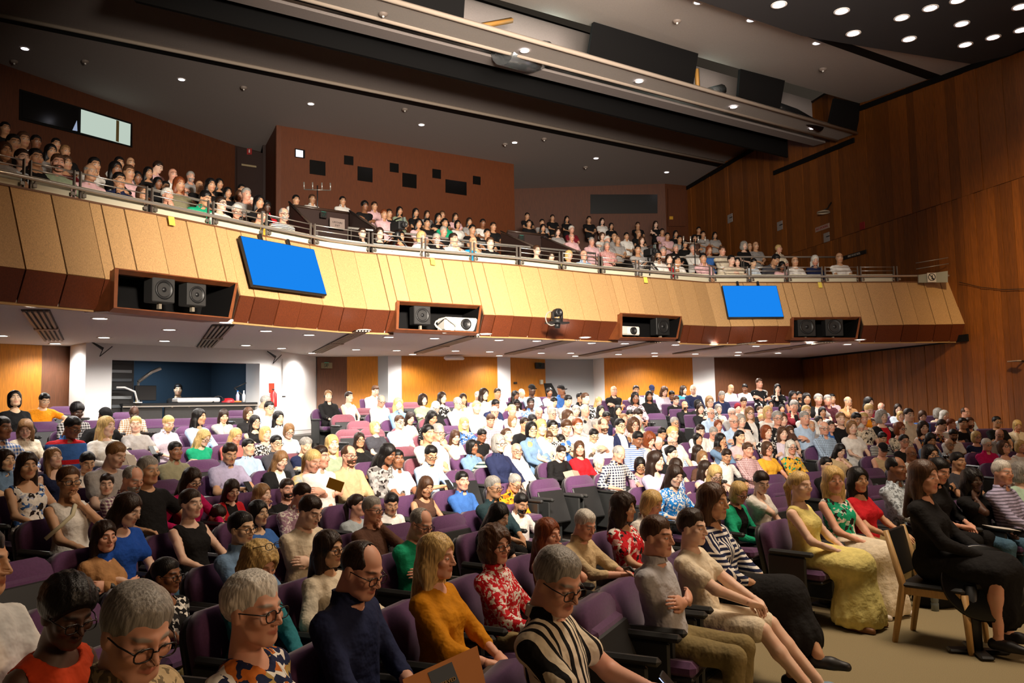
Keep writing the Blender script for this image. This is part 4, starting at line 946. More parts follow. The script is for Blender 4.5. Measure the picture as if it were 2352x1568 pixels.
2185|974|sh|r|f|white.tee|60||8.726|16.151|1.384|0.354|1.03|person with short auburn hair in white tee, in the middle rows
2218|948|rec|b|f|paleblue.shirt|45|g|9.589|17.158|1.585|0.477|1.108|
2212|972|sh|k|o|black.top|40||8.973|16.172|1.396|0.354|1.043|person with short black hair in black top, beside the navy and pink floral top
2228|971|sh|b|f|charcoal.shirt|35|B|9.118|16.183|1.402|0.354|1.049|person with short brown hair in charcoal shirt, in the middle rows
2290|969|sh|k|o|black.tee|30|g|9.675|16.211|1.409|0.354|1.055|person with short black hair in black tee with glasses, in the middle rows
2337|977|bob|y|f|cream.jacket|20|Hd|10.084|16.219|1.332|0.354|0.978|person with blonde bob in cream jacket, in the middle rows
2190|999|sh|k|m|white.tee|20|dB|8.206|15.138|1.214|0.23|0.984|person with short black hair in white tee bearded, in the middle rows
2243|1003|bob|y|f|navy.top|40|g|8.665|15.191|1.171|0.23|0.941|person with blonde bob in navy top, in the middle rows
2296|998|bald|k|f|grey.shirt|20|dg|9.123|15.231|1.202|0.23|0.972|bald person in grey shirt wearing glasses, in the middle rows
2267|1021|sh|w|f|magenta.polo|40|g|8.266|14.187|1.08|0.107|0.973|person with short white hair in magenta polo, in the middle rows
2181|1020|bald|k|t|paleblue.shirt|35|g|8.116|15.125|1.046|0.23|0.816|bald person in pale blue shirt, in the middle rows
2306|1027|bob|b|f|white.top|40|gu|7.95|13.177|1.091|0|1.091|person with brown bob in white top with glasses, in the middle rows
2344|1025|bob|y|f|white.vest|40|S|8.894|14.259|1.035|0.107|0.928|person with blonde bob in white vest, in the middle rows
2027|1006|sh|k|o|black-white.striped.top|30|d|6.761|14.876|1.194|0.23|0.964|person with short black hair in black white striped top, in the middle rows
2028|1032|cap|k|f|beige.vest|25|d|6.252|13.763|1.056|0.107|0.95|person with black cap in beige vest, in the middle rows
2077|1013|bun|k|f|black.top|30|g|6.676|13.878|1.183|0.107|1.076|person with tied-up black hair in black top with glasses, in the middle rows
2093|1041|bald|k|m|white.tee|40|g|6.241|12.769|1.048|0|1.048|bald person in white tee wearing glasses, in the middle rows
2138|1044|lo|k|o|black.jacket|40|g|5.324|10.383|1.186|0|1.186|person with long black hair in black jacket, in the front rows
2201|1059|sh|k|o|charcoal.tee|50||5.779|10.584|1.081|0|1.081|person with short black hair in charcoal tee, in the front rows
2059|1075|rec|k|m|paleblue.patterned.shirt|55||3.992|8.502|1.182|0|1.182|person with receding black hair in pale blue patterned shirt, in the front rows
2158|1080|pony|k|f|black.shirt|50|d|4.329|8.288|1.17|0|1.17|person with black ponytail in black shirt, in the front rows
2124|1095|lo|b|f|black.blazer|60|W|3.271|6.495|1.279|0|1.279|person with long brown hair in black blazer, in the front rows
2235|1104|cl|k|k|black.tee|30|H|4.704|8.361|1.051|0|1.051|person with long curly black hair in black tee, in the front rows
2303|1085|sh|w|f|lavender.striped.shirt|50||4.975|8.296|1.136|0|1.136|person with short white hair in lavender striped shirt, in the front rows
2347|1085|cm|g|p|mint.top|50||5.806|9.317|1.038|0|1.038|person with curly grey hair in mint top, in the front rows
1972|1102|wa|k|t|red.top|40||3.393|8.035|1.114|0|1.114|person with wavy black hair in red top, in the front rows
294|1170|lo|d|p|royalblue.top|50|d|-2.846|5.999|1.196|0.107|1.089|person with long dark brown hair in royal blue top, in the middle rows
241|1231|lo|d|f|tan.cardigan|25|A|-2.926|5.827|1.032|0.107|0.926|person with long dark brown hair in tan cardigan, in the middle rows
439|1156|bun|d|p|black.vest|35|S|-2.59|6.521|1.174|0.107|1.067|person with tied-up dark brown hair in black vest, in the middle rows
384|1321|pony|k|m|black.floral.top|50|gA|-2.187|5.144|0.885|0|0.885|person with black ponytail in black floral top, in the middle rows
-48|1292|sh|k|o|white.shirt|60||-2.059|3.144|1.34|0|1.34|person with short black hair in white shirt, in the front rows
155|1407|cu|k|k|redorange.dress|30|gdS|-1.703|3.121|1.152|0|1.152|person with tight black curls in red-orange dress, in the front rows
314|1450|sh|g|f|beige.patterned.shirt|30|gd|-1.086|2.356|1.28|0|1.28|person with short grey hair in beige patterned shirt, in the front rows
533|1125|lo|d|p|red-black.cardigan|30|dc|-2.8|8.068|1.126|0.23|0.896|child with long dark brown hair in red and black cardigan, in the middle rows
603|1135|lo|l|p|black.top|50|H|-2.596|8.385|1.045|0.23|0.815|person with long light brown hair in black top, in the middle rows
660|1123|sh|d|f|black.tee|25|B|-2.415|8.651|1.068|0.23|0.838|person with short dark brown hair in black tee bearded, in the middle rows
694|1137|sh|d|f|mauve.patterned.shirt|60|d|-1.98|7.587|1.112|0.107|1.005|person with short dark brown hair in mauve patterned shirt, in the middle rows
713|1174|sh|d|p|cream.tee|45|d|-1.597|6.366|1.113|0|1.113|person with short dark brown hair in cream tee, in the middle rows
594|1178|lo|k|a|blue.top|40|P|-2.246|7.148|1.01|0.107|0.904|person with long black hair in blue top, in the middle rows
556|1213|bun|k|a|denim.shirt|45|g|-1.919|5.739|1.082|0|1.082|person with tied-up black hair in denim shirt, in the middle rows
499|1186|sh|d|f|olive.shirt|40|D|-2.891|7.922|0.888|0.23|0.658|person with short dark brown hair in olive shirt, in the middle rows
597|1296|cm|y|f|teal.denim.jacket|40|d|-1.414|4.527|1.057|0|1.057|person with curly blonde hair in teal denim jacket, in the front rows
756|1260|lo|d|t|cream.jumper|50|g|-1.164|5.11|1.036|0|1.036|person with long dark brown hair in cream jumper, in the front rows
831|1307|rec|d|f|navy.shirt|50|gd|-0.7|3.723|1.177|0|1.177|person with receding dark brown hair in navy shirt, in the front rows
821|1160|pony|d|f|greyblue.cardigan|55||-1.581|8.187|0.94|0.107|0.834|person with dark brown ponytail in grey-blue cardigan, in the middle rows
856|1170|sh|g|f|brown.jumper|45|gH|-1.223|7.007|1.039|0|1.039|person with short grey hair in brown jumper, in the middle rows
899|1156|sh|k|o|white.shirt|15|d|-1.299|8.575|0.906|0.107|0.8|person with short black hair in white shirt, beside the brown jumper
584|1399|sf|w|f|navy.floral.blouse|50|g|-0.941|2.951|1.193|0|1.193|person with full short white hair in navy floral blouse, in the front rows
979|1117|lo|b|o|brown.dress|30|dS|-0.976|8.988|1.036|0.107|0.93|person with long brown hair in brown dress, in the middle rows
1062|1104|sh|k|f|blue.jacket|30||-0.605|9.427|1.051|0.107|0.945|person with short black hair in blue jacket, in the middle rows
1134|1119|sh|g|o|darkteal.shirt|45|g|-0.217|8.416|1.07|0|1.07|person with short grey hair in dark teal shirt, in the middle rows
1183|1109|sh|g|o|orange.floral.shirt|40|gd|0.005|10.078|0.954|0.107|0.848|person with short grey hair in orange floral shirt, in the middle rows
1197|1156|sh|k|o|white.shirt|40|Bd|0.066|8.751|0.86|0|0.86|person with short black hair in white shirt bearded, in the middle rows
1146|1186|lo|k|p|black.top|60|d|-0.138|6.932|0.971|0|0.971|person with long black hair in black top, in the front rows
967|1202|rec|g|f|green.tee|45|gd|-0.696|6.031|1.051|0|1.051|person with receding grey hair in green tee, in the front rows
1005|1278|wa|y|f|mustard.blouse|60||-0.424|4.435|1.098|0|1.098|person with wavy blonde hair in mustard blouse, in the front rows
1140|1251|cm|b|f|red.patterned.jacket|40|g|-0.121|5.09|1.045|0|1.045|person with curly brown hair in red patterned jacket, in the front rows
1260|1227|lo|r|f|rust.top|50|HS|0.231|5.739|1.001|0|1.001|person with long auburn hair in rust top, in the front rows
1344|1204|sh|w|f|beige.shirt|45|dC|0.531|6.223|0.995|0|0.995|person with short white hair in beige shirt, in the front rows
1281|1333|sh|g|f|cream-black.striped.polo|45|gdP|0.167|3.323|1.195|0|1.195|person with short grey hair in cream and black striped polo, in the front rows
1434|1166|cl|d|t|red.floral.dress|60||0.905|6.762|1.045|0|1.045|person with long curly dark brown hair in red floral dress, in the front rows
1498|1156|bob|y|f|white.shirt|60|d|1.201|7.148|1.03|0|1.03|person with blonde bob in white shirt, in the front rows
1551|1092|lo|d|p|brightblue.embroidered.blouse|40|d|1.813|9.177|1.088|0|1.088|person with long dark brown hair in bright blue embroidered blouse, in the front rows
1749|1107|bun|d|p|white.top|30|Hd|2.611|8.616|1.053|0|1.053|person with tied-up dark brown hair in white top, in the front rows
1698|1131|bob|y|f|green-black.cardigan|45|gd|2.292|8.327|0.98|0|0.98|person with blonde bob in green and black cardigan, in the front rows
1639|1151|lo|b|o|navy-white.geometric.blouse|60||1.424|5.851|1.195|0|1.195|person with long brown hair in navy white geometric blouse, in the front rows
1510|1231|sh|b|f|palegrey.shirt|60|A|0.848|4.894|1.111|0|1.111|person with short brown hair in pale grey shirt, in the front rows
1592|1211|mop|d|p|cream.tee|60|L|1.193|5.495|1.067|0|1.067|person with floppy dark brown hair in cream tee, in the front rows
1839|1115|pony|y|p|lemon.sleeveless.top|55|SL|2.538|7.233|1.152|0|1.152|person with blonde ponytail in lemon sleeveless top, in the front rows
1915|1102|wa|y|f|green.floral.halter.top|25|SL|3.02|7.706|1.15|0|1.15|person with wavy blonde hair in green floral halter top, in the front rows
10|348|lo|b|o|grey.tee|20||-6.614|10.324|5.353|4.15|1.203|person with long brown hair in grey tee, seated in the balcony
51|363|bun|d|p|paleblue.top|20||-6.494|10.515|5.323|4.15|1.173|person with tied-up dark brown hair in pale blue top, seated in the balcony
133|375|sh|b|f|sage.tee|10|B|-6.239|10.906|5.368|4.15|1.218|person with short brown hair in sage tee, seated in the balcony
82|363|sh|k|o|black.top|20||-6.401|10.66|5.367|4.15|1.217|person with short black hair in black top, beside the pale blue top
31|329|sh|k|o|black.top|20|z|-7.114|11.305|5.801|4.575|1.226|
54|321|sh|b|o|black.top|20|z|-7.587|12.302|6.198|4.995|1.203|
83|326|sh|k|m|white.tee|20|z|-8.011|13.34|6.518|5.409|1.11|
129|331|sh|k|o|black.top|20|z|-8.331|14.489|6.868|5.811|1.057|
12|295|sh|k|o|black.top|20|z|-8.845|13.81|6.935|5.855|1.079|
117|348|lo|k|o|grey.top|20|z|-7.347|12.639|6.113|4.983|1.131|
150|348|sh|l|o|black.top|20|z|-7.725|13.72|6.469|5.39|1.079|
152|375|lo|b|o|maroon.top|20|z|-6.694|11.92|5.688|4.563|1.124|
208|396|bald|g|o|pink.shirt|20||-5.982|11.281|5.344|4.15|1.194|bald person in pink shirt, seated in the balcony
217|380|sh|k|o|white.shirt|20|zH|-6.445|12.263|5.754|4.557|1.197|
274|375|sh|k|o|white.tee|20|z|-7.139|14.449|6.473|5.354|1.118|
266|389|lo|k|m|black.top|20|z|-6.244|12.529|5.767|4.552|1.215|
300|374|bald|k|t|pink.tee|20|z|-7.455|15.539|6.822|5.746|1.076|
296|397|sh|b|o|pink.shirt|20|z|-6.115|12.695|5.757|4.549|1.208|
274|415|sh|k|o|navy.shirt|25|H|-5.737|11.622|5.316|4.15|1.166|person with short black hair in navy shirt hand up, seated in the balcony
315|408|lo|k|m|black.top|20|z|-6.48|13.756|5.991|4.945|1.046|
341|397|lo|k|o|black.top|20|z|-6.788|14.858|6.407|5.335|1.072|
363|384|sh|d|p|pink.shirt|60|zd|-7.091|15.94|6.849|5.722|1.127|
327|443|bob|b|o|black.top|25||-5.525|11.905|5.205|4.15|1.055|person with brown bob in black top, seated in the balcony
385|449|sf|w|f|black.top|30|H|-5.28|12.22|5.244|4.15|1.094|person with full short white hair in black top, seated in the balcony
397|401|bald|k|f|white.shirt|20|z|-6.476|15.206|6.47|5.319|1.15|
363|421|lo|k|m|black.top|20|z|-6.241|14.04|5.966|4.936|1.03|
380|430|sh|k|o|pink.top|20|z|-6.152|14.142|5.922|4.933|0.989|
438|406|sh|g|f|grey.shirt|25|zB|-6.625|16.429|6.784|5.694|1.09|
412|423|lo|r|o|olive.top|25|z|-5.575|13.356|5.746|4.538|1.208|
458|427|bald|k|t|black.top|25|z|-6.113|15.593|6.348|5.302|1.046|
484|425|lo|k|o|black.top|25|z|-5.58|14.774|6.127|4.913|1.214|
504|422|lo|k|o|black.top|25|z|-6.185|16.866|6.75|5.668|1.082|
472|456|sh|k|o|green.shirt|50|d|-4.881|12.706|5.316|4.15|1.166|person with short black hair in green shirt, seated in the balcony
508|468|bun|d|p|white.blouse|50|g|-4.703|12.913|5.28|4.15|1.13|person with tied-up dark brown hair in white blouse, seated in the balcony
544|485|sf|w|f|white.top|15|gd|-4.518|13.122|5.205|4.15|1.055|person with full short white hair in white top, seated in the balcony
550|449|bob|b|f|rust.top|25|z|-5.522|16.185|6.302|5.276|1.026|
566|446|sh|g|f|grey.top|25|z|-5.081|15.287|6.08|4.897|1.183|
555|435|sh|k|o|black.top|25|z|-5.825|17.207|6.714|5.649|1.065|
523|442|lo|k|o|black.top|25|z|-5.701|16.01|6.321|5.283|1.038|
601|495|sh|d|f|yellow.tee|40|d|-4.211|13.457|5.206|4.15|1.056|person with short dark brown hair in yellow tee, seated in the balcony
613|475|cu|k|k|red.shirt|25|z|-4.776|15.585|5.901|4.889|1.013|
652|493|rec|g|f|white-black.striped.tee|35|gBA|-3.92|13.76|5.289|4.15|1.139|person with receding grey hair in white and black striped tee, seated in the balcony
680|459|sh|k|o|white.shirt|30|z|-4.866|18.049|6.683|5.602|1.081|
717|457|sh|b|o|white.shirt|30|z|-4.812|19.309|7.031|5.947|1.084|
576|466|sf|w|f|mauve.top|25|z|-5.017|15.351|5.924|4.896|1.029|
595|464|lo|k|o|black.top|25|z|-4.572|14.452|5.702|4.521|1.181|
787|461|sh|k|o|white.shirt|30|z|-4.384|20.804|7.367|6.266|1.1|
838|473|cu|k|m|black.top|30|z|-3.678|20.137|7.046|5.889|1.156|
860|473|sh|d|o|pink.shirt|30|z|-3.634|21.308|7.34|6.225|1.115|
882|492|sh|r|o|pink.shirt|30|z|-3.075|19.399|6.642|5.525|1.117|
894|490|sh|d|o|black.top|30|z|-3.116|20.512|6.935|5.863|1.072|
918|484|lo|k|o|sage.top|30|z|-3.01|21.699|7.293|6.192|1.102|
955|488|lo|k|o|black.top|30|z|-2.598|21.944|7.297|6.171|1.126|
981|492|lo|d|o|grey.top|30|z|-2.41|23.14|7.533|6.49|1.043|
1007|500|lo|k|o|black.top|30|z|-1.91|21.244|6.971|5.809|1.162|
1016|493|sh|b|o|black.top|30|z|-1.984|23.366|7.567|6.467|1.1|
1022|512|sh|k|o|green.shirt|30|z|-1.659|20.292|6.605|5.472|1.133|
1046|498|lo|d|o|pink.top|30|z|-1.613|23.556|7.54|6.447|1.093|
1051|515|bob|k|o|white.top|30|z|-1.417|21.517|6.846|5.788|1.058|
1078|509|lo|d|o|grey.top|30|z|-1.159|22.721|7.193|6.101|1.092|
1109|512|sh|k|m|white.top|30|z|-0.779|22.906|7.19|6.083|1.107|
1133|520|sh|d|o|black.top|30|z|-0.46|22.005|6.879|5.749|1.129|
961|513|lo|k|o|pink.top|30|z|-2.173|18.859|6.274|5.159|1.115|
981|512|sh|k|o|black.top|30|z|-2.089|20.036|6.554|5.487|1.067|
1019|531|sh|g|f|black.top|30|z|-1.516|18.153|5.917|4.811|1.106|
1085|527|sh|k|o|black.top|30|z|-0.928|19.617|6.272|5.123|1.148|
1119|536|sh|k|o|black.top|30|z|-0.569|19.815|6.21|5.114|1.096|
832|536|bun|d|p|black.shirt|10||-2.763|14.849|5.174|4.15|1.024|person with tied-up dark brown hair in black shirt, seated in the balcony
872|536|lo|d|p|black.top|20||-2.477|15.093|5.221|4.15|1.071|person with long dark brown hair in black top, seated in the balcony
920|543|sh|k|o|maroon.top|20||-2.121|15.384|5.218|4.15|1.068|person with short black hair in maroon top, seated in the balcony
968|544|bob|y|f|white.shirt|35||-1.748|15.673|5.264|4.15|1.114|person with blonde bob in white shirt, seated in the balcony
1003|549|sh|g|f|black.shirt|20|Bg|-1.468|15.883|5.259|4.15|1.109|person with short grey hair in black shirt bearded, seated in the balcony
1042|549|sh|d|f|white-grey.plaid.shirt|45|H|-1.145|16.114|5.301|4.15|1.151|person with short dark brown hair in white and grey plaid shirt, seated in the balcony
1087|556|bald|k|t|turquoise.tee|35|H|-0.76|16.376|5.285|4.15|1.135|bald person in turquoise tee, seated in the balcony
1126|558|sh|b|p|black.jacket|20|N|-0.417|16.6|5.307|4.15|1.157|person with short brown hair in black jacket, seated in the balcony
1233|575|bun|b|p|black.top|30||0.573|17.191|5.247|4.15|1.097|person with tied-up brown hair in black top, seated in the balcony
1266|590|lo|d|p|brown.top|20||0.889|17.363|5.13|4.15|0.98|person with long dark brown hair in brown top, seated in the balcony
1307|586|bob|y|f|paleyellow.top|30||1.294|17.574|5.201|4.15|1.051|person with blonde bob in pale yellow top, seated in the balcony
1341|586|bald|b|f|lightblue.shirt|25||1.636|17.743|5.227|4.15|1.077|bald person in light blue shirt, seated in the balcony
1359|554|sh|g|f|pink.shirt|20||2.268|22.12|6.435|5.344|1.092|person with short grey hair in pink shirt, seated in the balcony
1394|564|sh|g|f|red.checked.shirt|10||2.58|21.222|6.126|5.035|1.091|person with short grey hair in red checked shirt, seated in the balcony
1281|532|lo|d|p|grey.top|20||1.433|23.838|7.098|5.985|1.113|
1313|527|sf|w|f|maroon.top|20|z|1.945|25.022|7.418|6.269|1.148|
1313|544|bald|g|f|pink.shirt|20|z|1.779|22.953|6.744|5.664|1.081|
1383|542|bob|b|p|white.top|20|z|2.816|24.301|7.039|5.927|1.112|
1395|552|sf|w|f|grey.top|20|z|2.724|22.278|6.484|5.33|1.154|
1411|544|bald|k|t|grey.shirt|20|z|3.203|24.415|7.029|5.911|1.118|
1419|552|bald|k|t|grey.top|20|z|3.171|23.416|6.713|5.613|1.099|
1439|542|sh|k|o|white.shirt|20||3.743|25.545|7.287|6.186|1.101|
1467|536|bald|k|o|black.top|20|z|4.318|26.657|7.602|6.455|1.147|
1465|517|sh|d|o|black.tee|20|zH|4.941|30.65|8.781|7.61|1.171|
1506|515|lo|d|p|black.vest|20|zS|5.652|30.764|8.828|7.57|1.258|
1211|496|sh|k|o|black.top|20|z|0.633|28.591|8.728|7.587|1.141|
1215|513|sh|k|o|black.top|20|z|0.617|25.562|7.762|6.647|1.115|
1247|523|lo|k|o|black.top|20|z|1.027|24.701|7.419|6.313|1.105|
1245|511|sh|k|o|grey.top|20|z|1.086|26.738|8.053|6.933|1.12|
1269|500|sh|k|o|black.top|20|z|1.612|29.889|8.954|7.833|1.12|
1302|503|lo|k|o|black.top|20|z|2.163|30.042|8.929|7.796|1.134|
1353|504|sh|k|o|black.top|20|z|3.025|30.259|8.947|7.738|1.21|
1383|508|lo|k|p|white.top|20|z|3.535|30.375|8.897|7.703|1.194|
1404|519|lo|k|o|black.top|20|z|3.762|29.453|8.498|7.385|1.113|
1474|552|bob|b|p|grey.top|20|z|3.911|23.625|6.742|5.587|1.155|
1521|532|sh|k|o|pink.top|20|z|5.523|28.821|8.113|7|1.113|
1533|542|sh|k|o|pink.top|20|z|5.318|26.858|7.538|6.43|1.108|
1465|573|sh|k|o|grey.top|20|z|3.279|20.46|5.857|4.727|1.131|
1525|576|sh|b|o|grey.top|20|z|4.195|21.734|6.054|5.005|1.049|
1511|588|sh|k|o|white.polo|20|B|3.424|18.497|5.315|4.15|1.165|person with short black hair in white polo bearded, seated in the balcony
1537|595|lo|d|p|black-red.top|20||3.705|18.597|5.257|4.15|1.107|person with long dark brown hair in black red top, seated in the balcony
1556|598|sh|k|o|white.tee|40|Hc|3.912|18.668|5.235|4.15|1.085|child with short black hair in white tee, seated in the balcony
1615|593|sh|k|o|pink.shirt|15||4.565|18.875|5.313|4.15|1.163|person with short black hair in pink shirt, seated in the balcony
1680|597|bun|k|p|cream.tee|25||5.29|19.076|5.294|4.15|1.144|person with tied-up black hair in cream tee, seated in the balcony
1694|601|bob|k|p|cream.dress|5|c|5.445|19.116|5.256|4.15|1.106|child with black bob in cream dress, seated in the balcony
1731|603|bun|k|a|paleblue.tee|25|dc|5.86|19.214|5.245|4.15|1.095|child with tied-up black hair in pale blue tee, seated in the balcony
1782|596|sh|k|o|charcoal.shirt|45|D|6.439|19.336|5.331|4.15|1.181|person with short black hair in charcoal shirt, seated in the balcony
1796|610|lo|k|m|pink.top|30|dc|6.59|19.364|5.184|4.15|1.034|child with long black hair in pink top, seated in the balcony
1826|600|bald|k|t|white.tee|15||6.934|19.425|5.295|4.15|1.145|bald person in white tee, beside the pale blue tee (first from the left)
1552|569|sh|g|f|black.shirt|20||4.752|22.858|6.351|5.29|1.061|
1573|560|lo|k|o|black.top|20|z|5.257|23.943|6.677|5.575|1.102|
1591|571|sh|g|f|white.shirt|15||5.03|21.947|6.141|5.005|1.136|person with short grey hair in white shirt, seated in the balcony
1629|574|lo|r|o|blue.top|20||5.512|22.055|6.117|5.005|1.112|person with long auburn hair in blue top, seated in the balcony
1659|576|sh|b|f|cream.shirt|20||5.62|21.107|5.905|4.72|1.185|person with short brown hair in cream shirt, seated in the balcony
1605|528|sh|k|o|black.top|20|z|7.13|29.992|8.407|7.285|1.122|
1615|538|sh|k|o|grey.top|20|z|6.815|28.045|7.826|6.715|1.111|
1642|540|lo|k|o|grey.top|20|z|7.241|28.093|7.797|6.715|1.082|
1595|547|bob|k|o|brown.top|20|z|6.032|26.016|7.272|6.145|1.127|
1552|537|lo|k|o|black.top|20|z|5.819|27.906|7.83|6.715|1.115|
1561|549|sh|k|o|grey.top|20|z|5.529|25.931|7.235|6.145|1.09|
1709|564|cm|g|p|black.top|30||6.835|23.256|6.456|5.29|1.166|
1722|566|bald|k|t|black.shirt|30||7.306|24.276|6.626|5.575|1.051|
1736|564|bald|k|t|grey.striped.tee|30||7.193|23.305|6.459|5.29|1.169|
1789|571|sf|y|f|cream.shirt|60||7.892|23.385|6.371|5.29|1.081|
1523|577|sh|g|f|brown.top|20|z|3.968|20.68|5.842|4.72|1.122|
1872|598|lo|w|f|navy.shirt|15|d|7.453|19.506|5.322|4.15|1.172|person with long white hair in navy shirt, seated in the balcony
1928|592|bald|k|t|white.tee|20||8.086|19.585|5.389|4.15|1.239|bald person in white tee, beside the pale blue tee (second from the left)
""".strip().split("\n"):
    w = row.split("|"); PEOPLE.append((int(w[0]), int(w[1]), *w[2:6], int(w[6]), w[7], *[float(v) for v in w[8:13]], w[13]))
OCCUPIED = [(267,1,0),(282,1,0),(294,1,0),(266,1,0),(265,1,0),(278,1,0),(290,1,0),(276,1,0),(301,1,0),(291,1,0),(277,1,0),(264,1,0),(302,1,0),(292,1,0),(300,1,0),(274,1,0),(289,1,0),(293,1,0),(262,1,0),(272,1,0),(261,1,0),(295,1,0),(288,1,0),(263,1,0),(280,1,0),(296,1,0),(273,1,0),(19,1,0),(303,1,0),(271,1,0),(17,1,0),(16,1,0),(43,1,0),(304,1,0),(279,1,0),(285,1,0),(275,1,0),(12,1,0),(268,1,0),(299,1,0),(281,1,0),(260,1,0),(287,1,0),(269,1,0),(18,1,0),(15,1,0),(270,1,0),(298,1,0),(283,1,0),(42,1,1),(41,1,1),(255,1,0),(297,1,0),(254,1,0),(284,1,0),(11,1,0),(72,1,1),(257,1,0),(258,1,0),(13,1,0),(36,1,0),(14,1,0),(74,1,1),(212,1,0),(75,1,1),(286,1,0),(40,1,0),(76,1,1),(34,1,0),(6,1,0),(147,1,0),(39,1,1),(148,1,0),(7,1,0),(259,1,0),(35,1,0),(73,1,0),(8,1,0),(69,1,0),(37,1,0),(211,1,0),(129,1,0),(143,1,0),(38,1,1),(65,1,1),(213,1,0),(252,1,0),(5,1,0),(66,1,1),(146,1,0),(31,1,0),(133,1,0),(32,1,0),(71,1,1),(253,1,0),(77,1,0),(149,1,0),(3,1,0),(131,1,0),(30,1,0),(9,1,0),(144,1,0),(29,1,0),(70,1,0),(210,1,0),(10,1,0),(145,1,0),(128,1,0),(122,1,0),(22,1,0),(207,1,0),(121,1,0),(136,1,0),(126,1,0),(2,1,0),(67,1,0),(120,1,0),(137,1,0),(130,1,0),(206,1,0),(119,1,0),(28,1,0),(132,1,0),(62,1,1),(68,1,0),(118,1,0),(139,1,0),(142,1,0),(27,1,0),(203,1,0),(61,1,1),(127,1,0),(0,1,0),(115,1,0),(134,1,0),(209,1,0),(204,1,0),(123,1,0),(59,1,1),(114,1,0),(135,1,0),(208,1,0),(23,1,0),(201,1,0),(113,1,0),(251,1,0),(24,1,0),(63,1,0),(202,1,0),(4,1,0),(105,1,0),(138,1,0),(205,1,0),(26,1,0),(141,1,0),(64,1,0),(195,1,0),(60,1,1),(116,1,0),(1,1,0),(125,1,0),(194,1,0),(200,1,0),(198,1,0),(249,1,0),(124,1,0),(199,1,0),(246,1,0),(250,1,0),(112,1,0),(101,1,0),(192,1,0),(189,1,0),(25,1,0),(57,1,0),(193,1,0),(231,1,0),(47,1,0),(58,1,0),(117,1,0),(104,1,0),(140,1,0),(214,1,0),(99,1,0),(179,1,0),(108,1,0),(180,1,0),(50,1,1),(196,1,0),(248,1,0),(244,1,0),(111,1,0),(100,1,0),(185,1,0),(197,1,0),(191,1,0),(51,1,0),(229,1,0),(188,1,0),(110,1,0),(46,1,0),(247,1,0),(230,1,0),(190,1,0),(103,1,0),(175,1,0),(187,1,0),(56,1,0),(227,1,0),(245,1,0),(224,1,0),(177,1,0),(241,1,0),(48,1,0),(226,1,0),(106,1,0),(33,1,0),(223,1,0),(97,1,0),(49,1,0),(107,1,0),(242,1,0),(44,1,0),(218,1,0),(170,1,0),(228,1,0),(109,1,0),(102,1,0),(52,1,0),(183,1,0),(243,1,0),(221,1,0),(174,1,0),(186,1,0),(85,1,0),(54,1,0),(87,1,0),(234,1,0),(178,1,0),(235,1,0),(98,1,0),(237,1,0),(216,1,0),(225,0,0),(238,0,0),(153,0,0),(182,0,0),(155,0,0),(171,0,0),(92,0,0),(45,0,0),(84,0,0),(239,0,0),(220,0,0),(53,0,0),(184,0,0),(172,0,0),(240,0,0),(222,0,0),(86,0,0),(55,0,0),(176,0,0),(232,0,0),(88,0,0),(78,0,0),(152,0,0),(215,0,0),(80,0,0),(154,0,0),(236,0,0),(165,0,0),(219,0,0),(82,0,0),(83,0,0),(93,0,0),(166,0,0),(167,0,0),(161,0,0),(96,0,0),(233,0,0),(169,0,0),(79,0,0),(89,0,0),(181,0,0),(217,0,0),(163,0,0),(81,0,0),(90,0,0),(156,0,0),(168,0,0),(94,0,0),(95,0,0),(159,0,0),(162,0,0),(173,0,0),(151,0,0),(164,0,0),(91,0,0),(150,0,0),(160,0,0),(157,0,0),(158,0,0)]
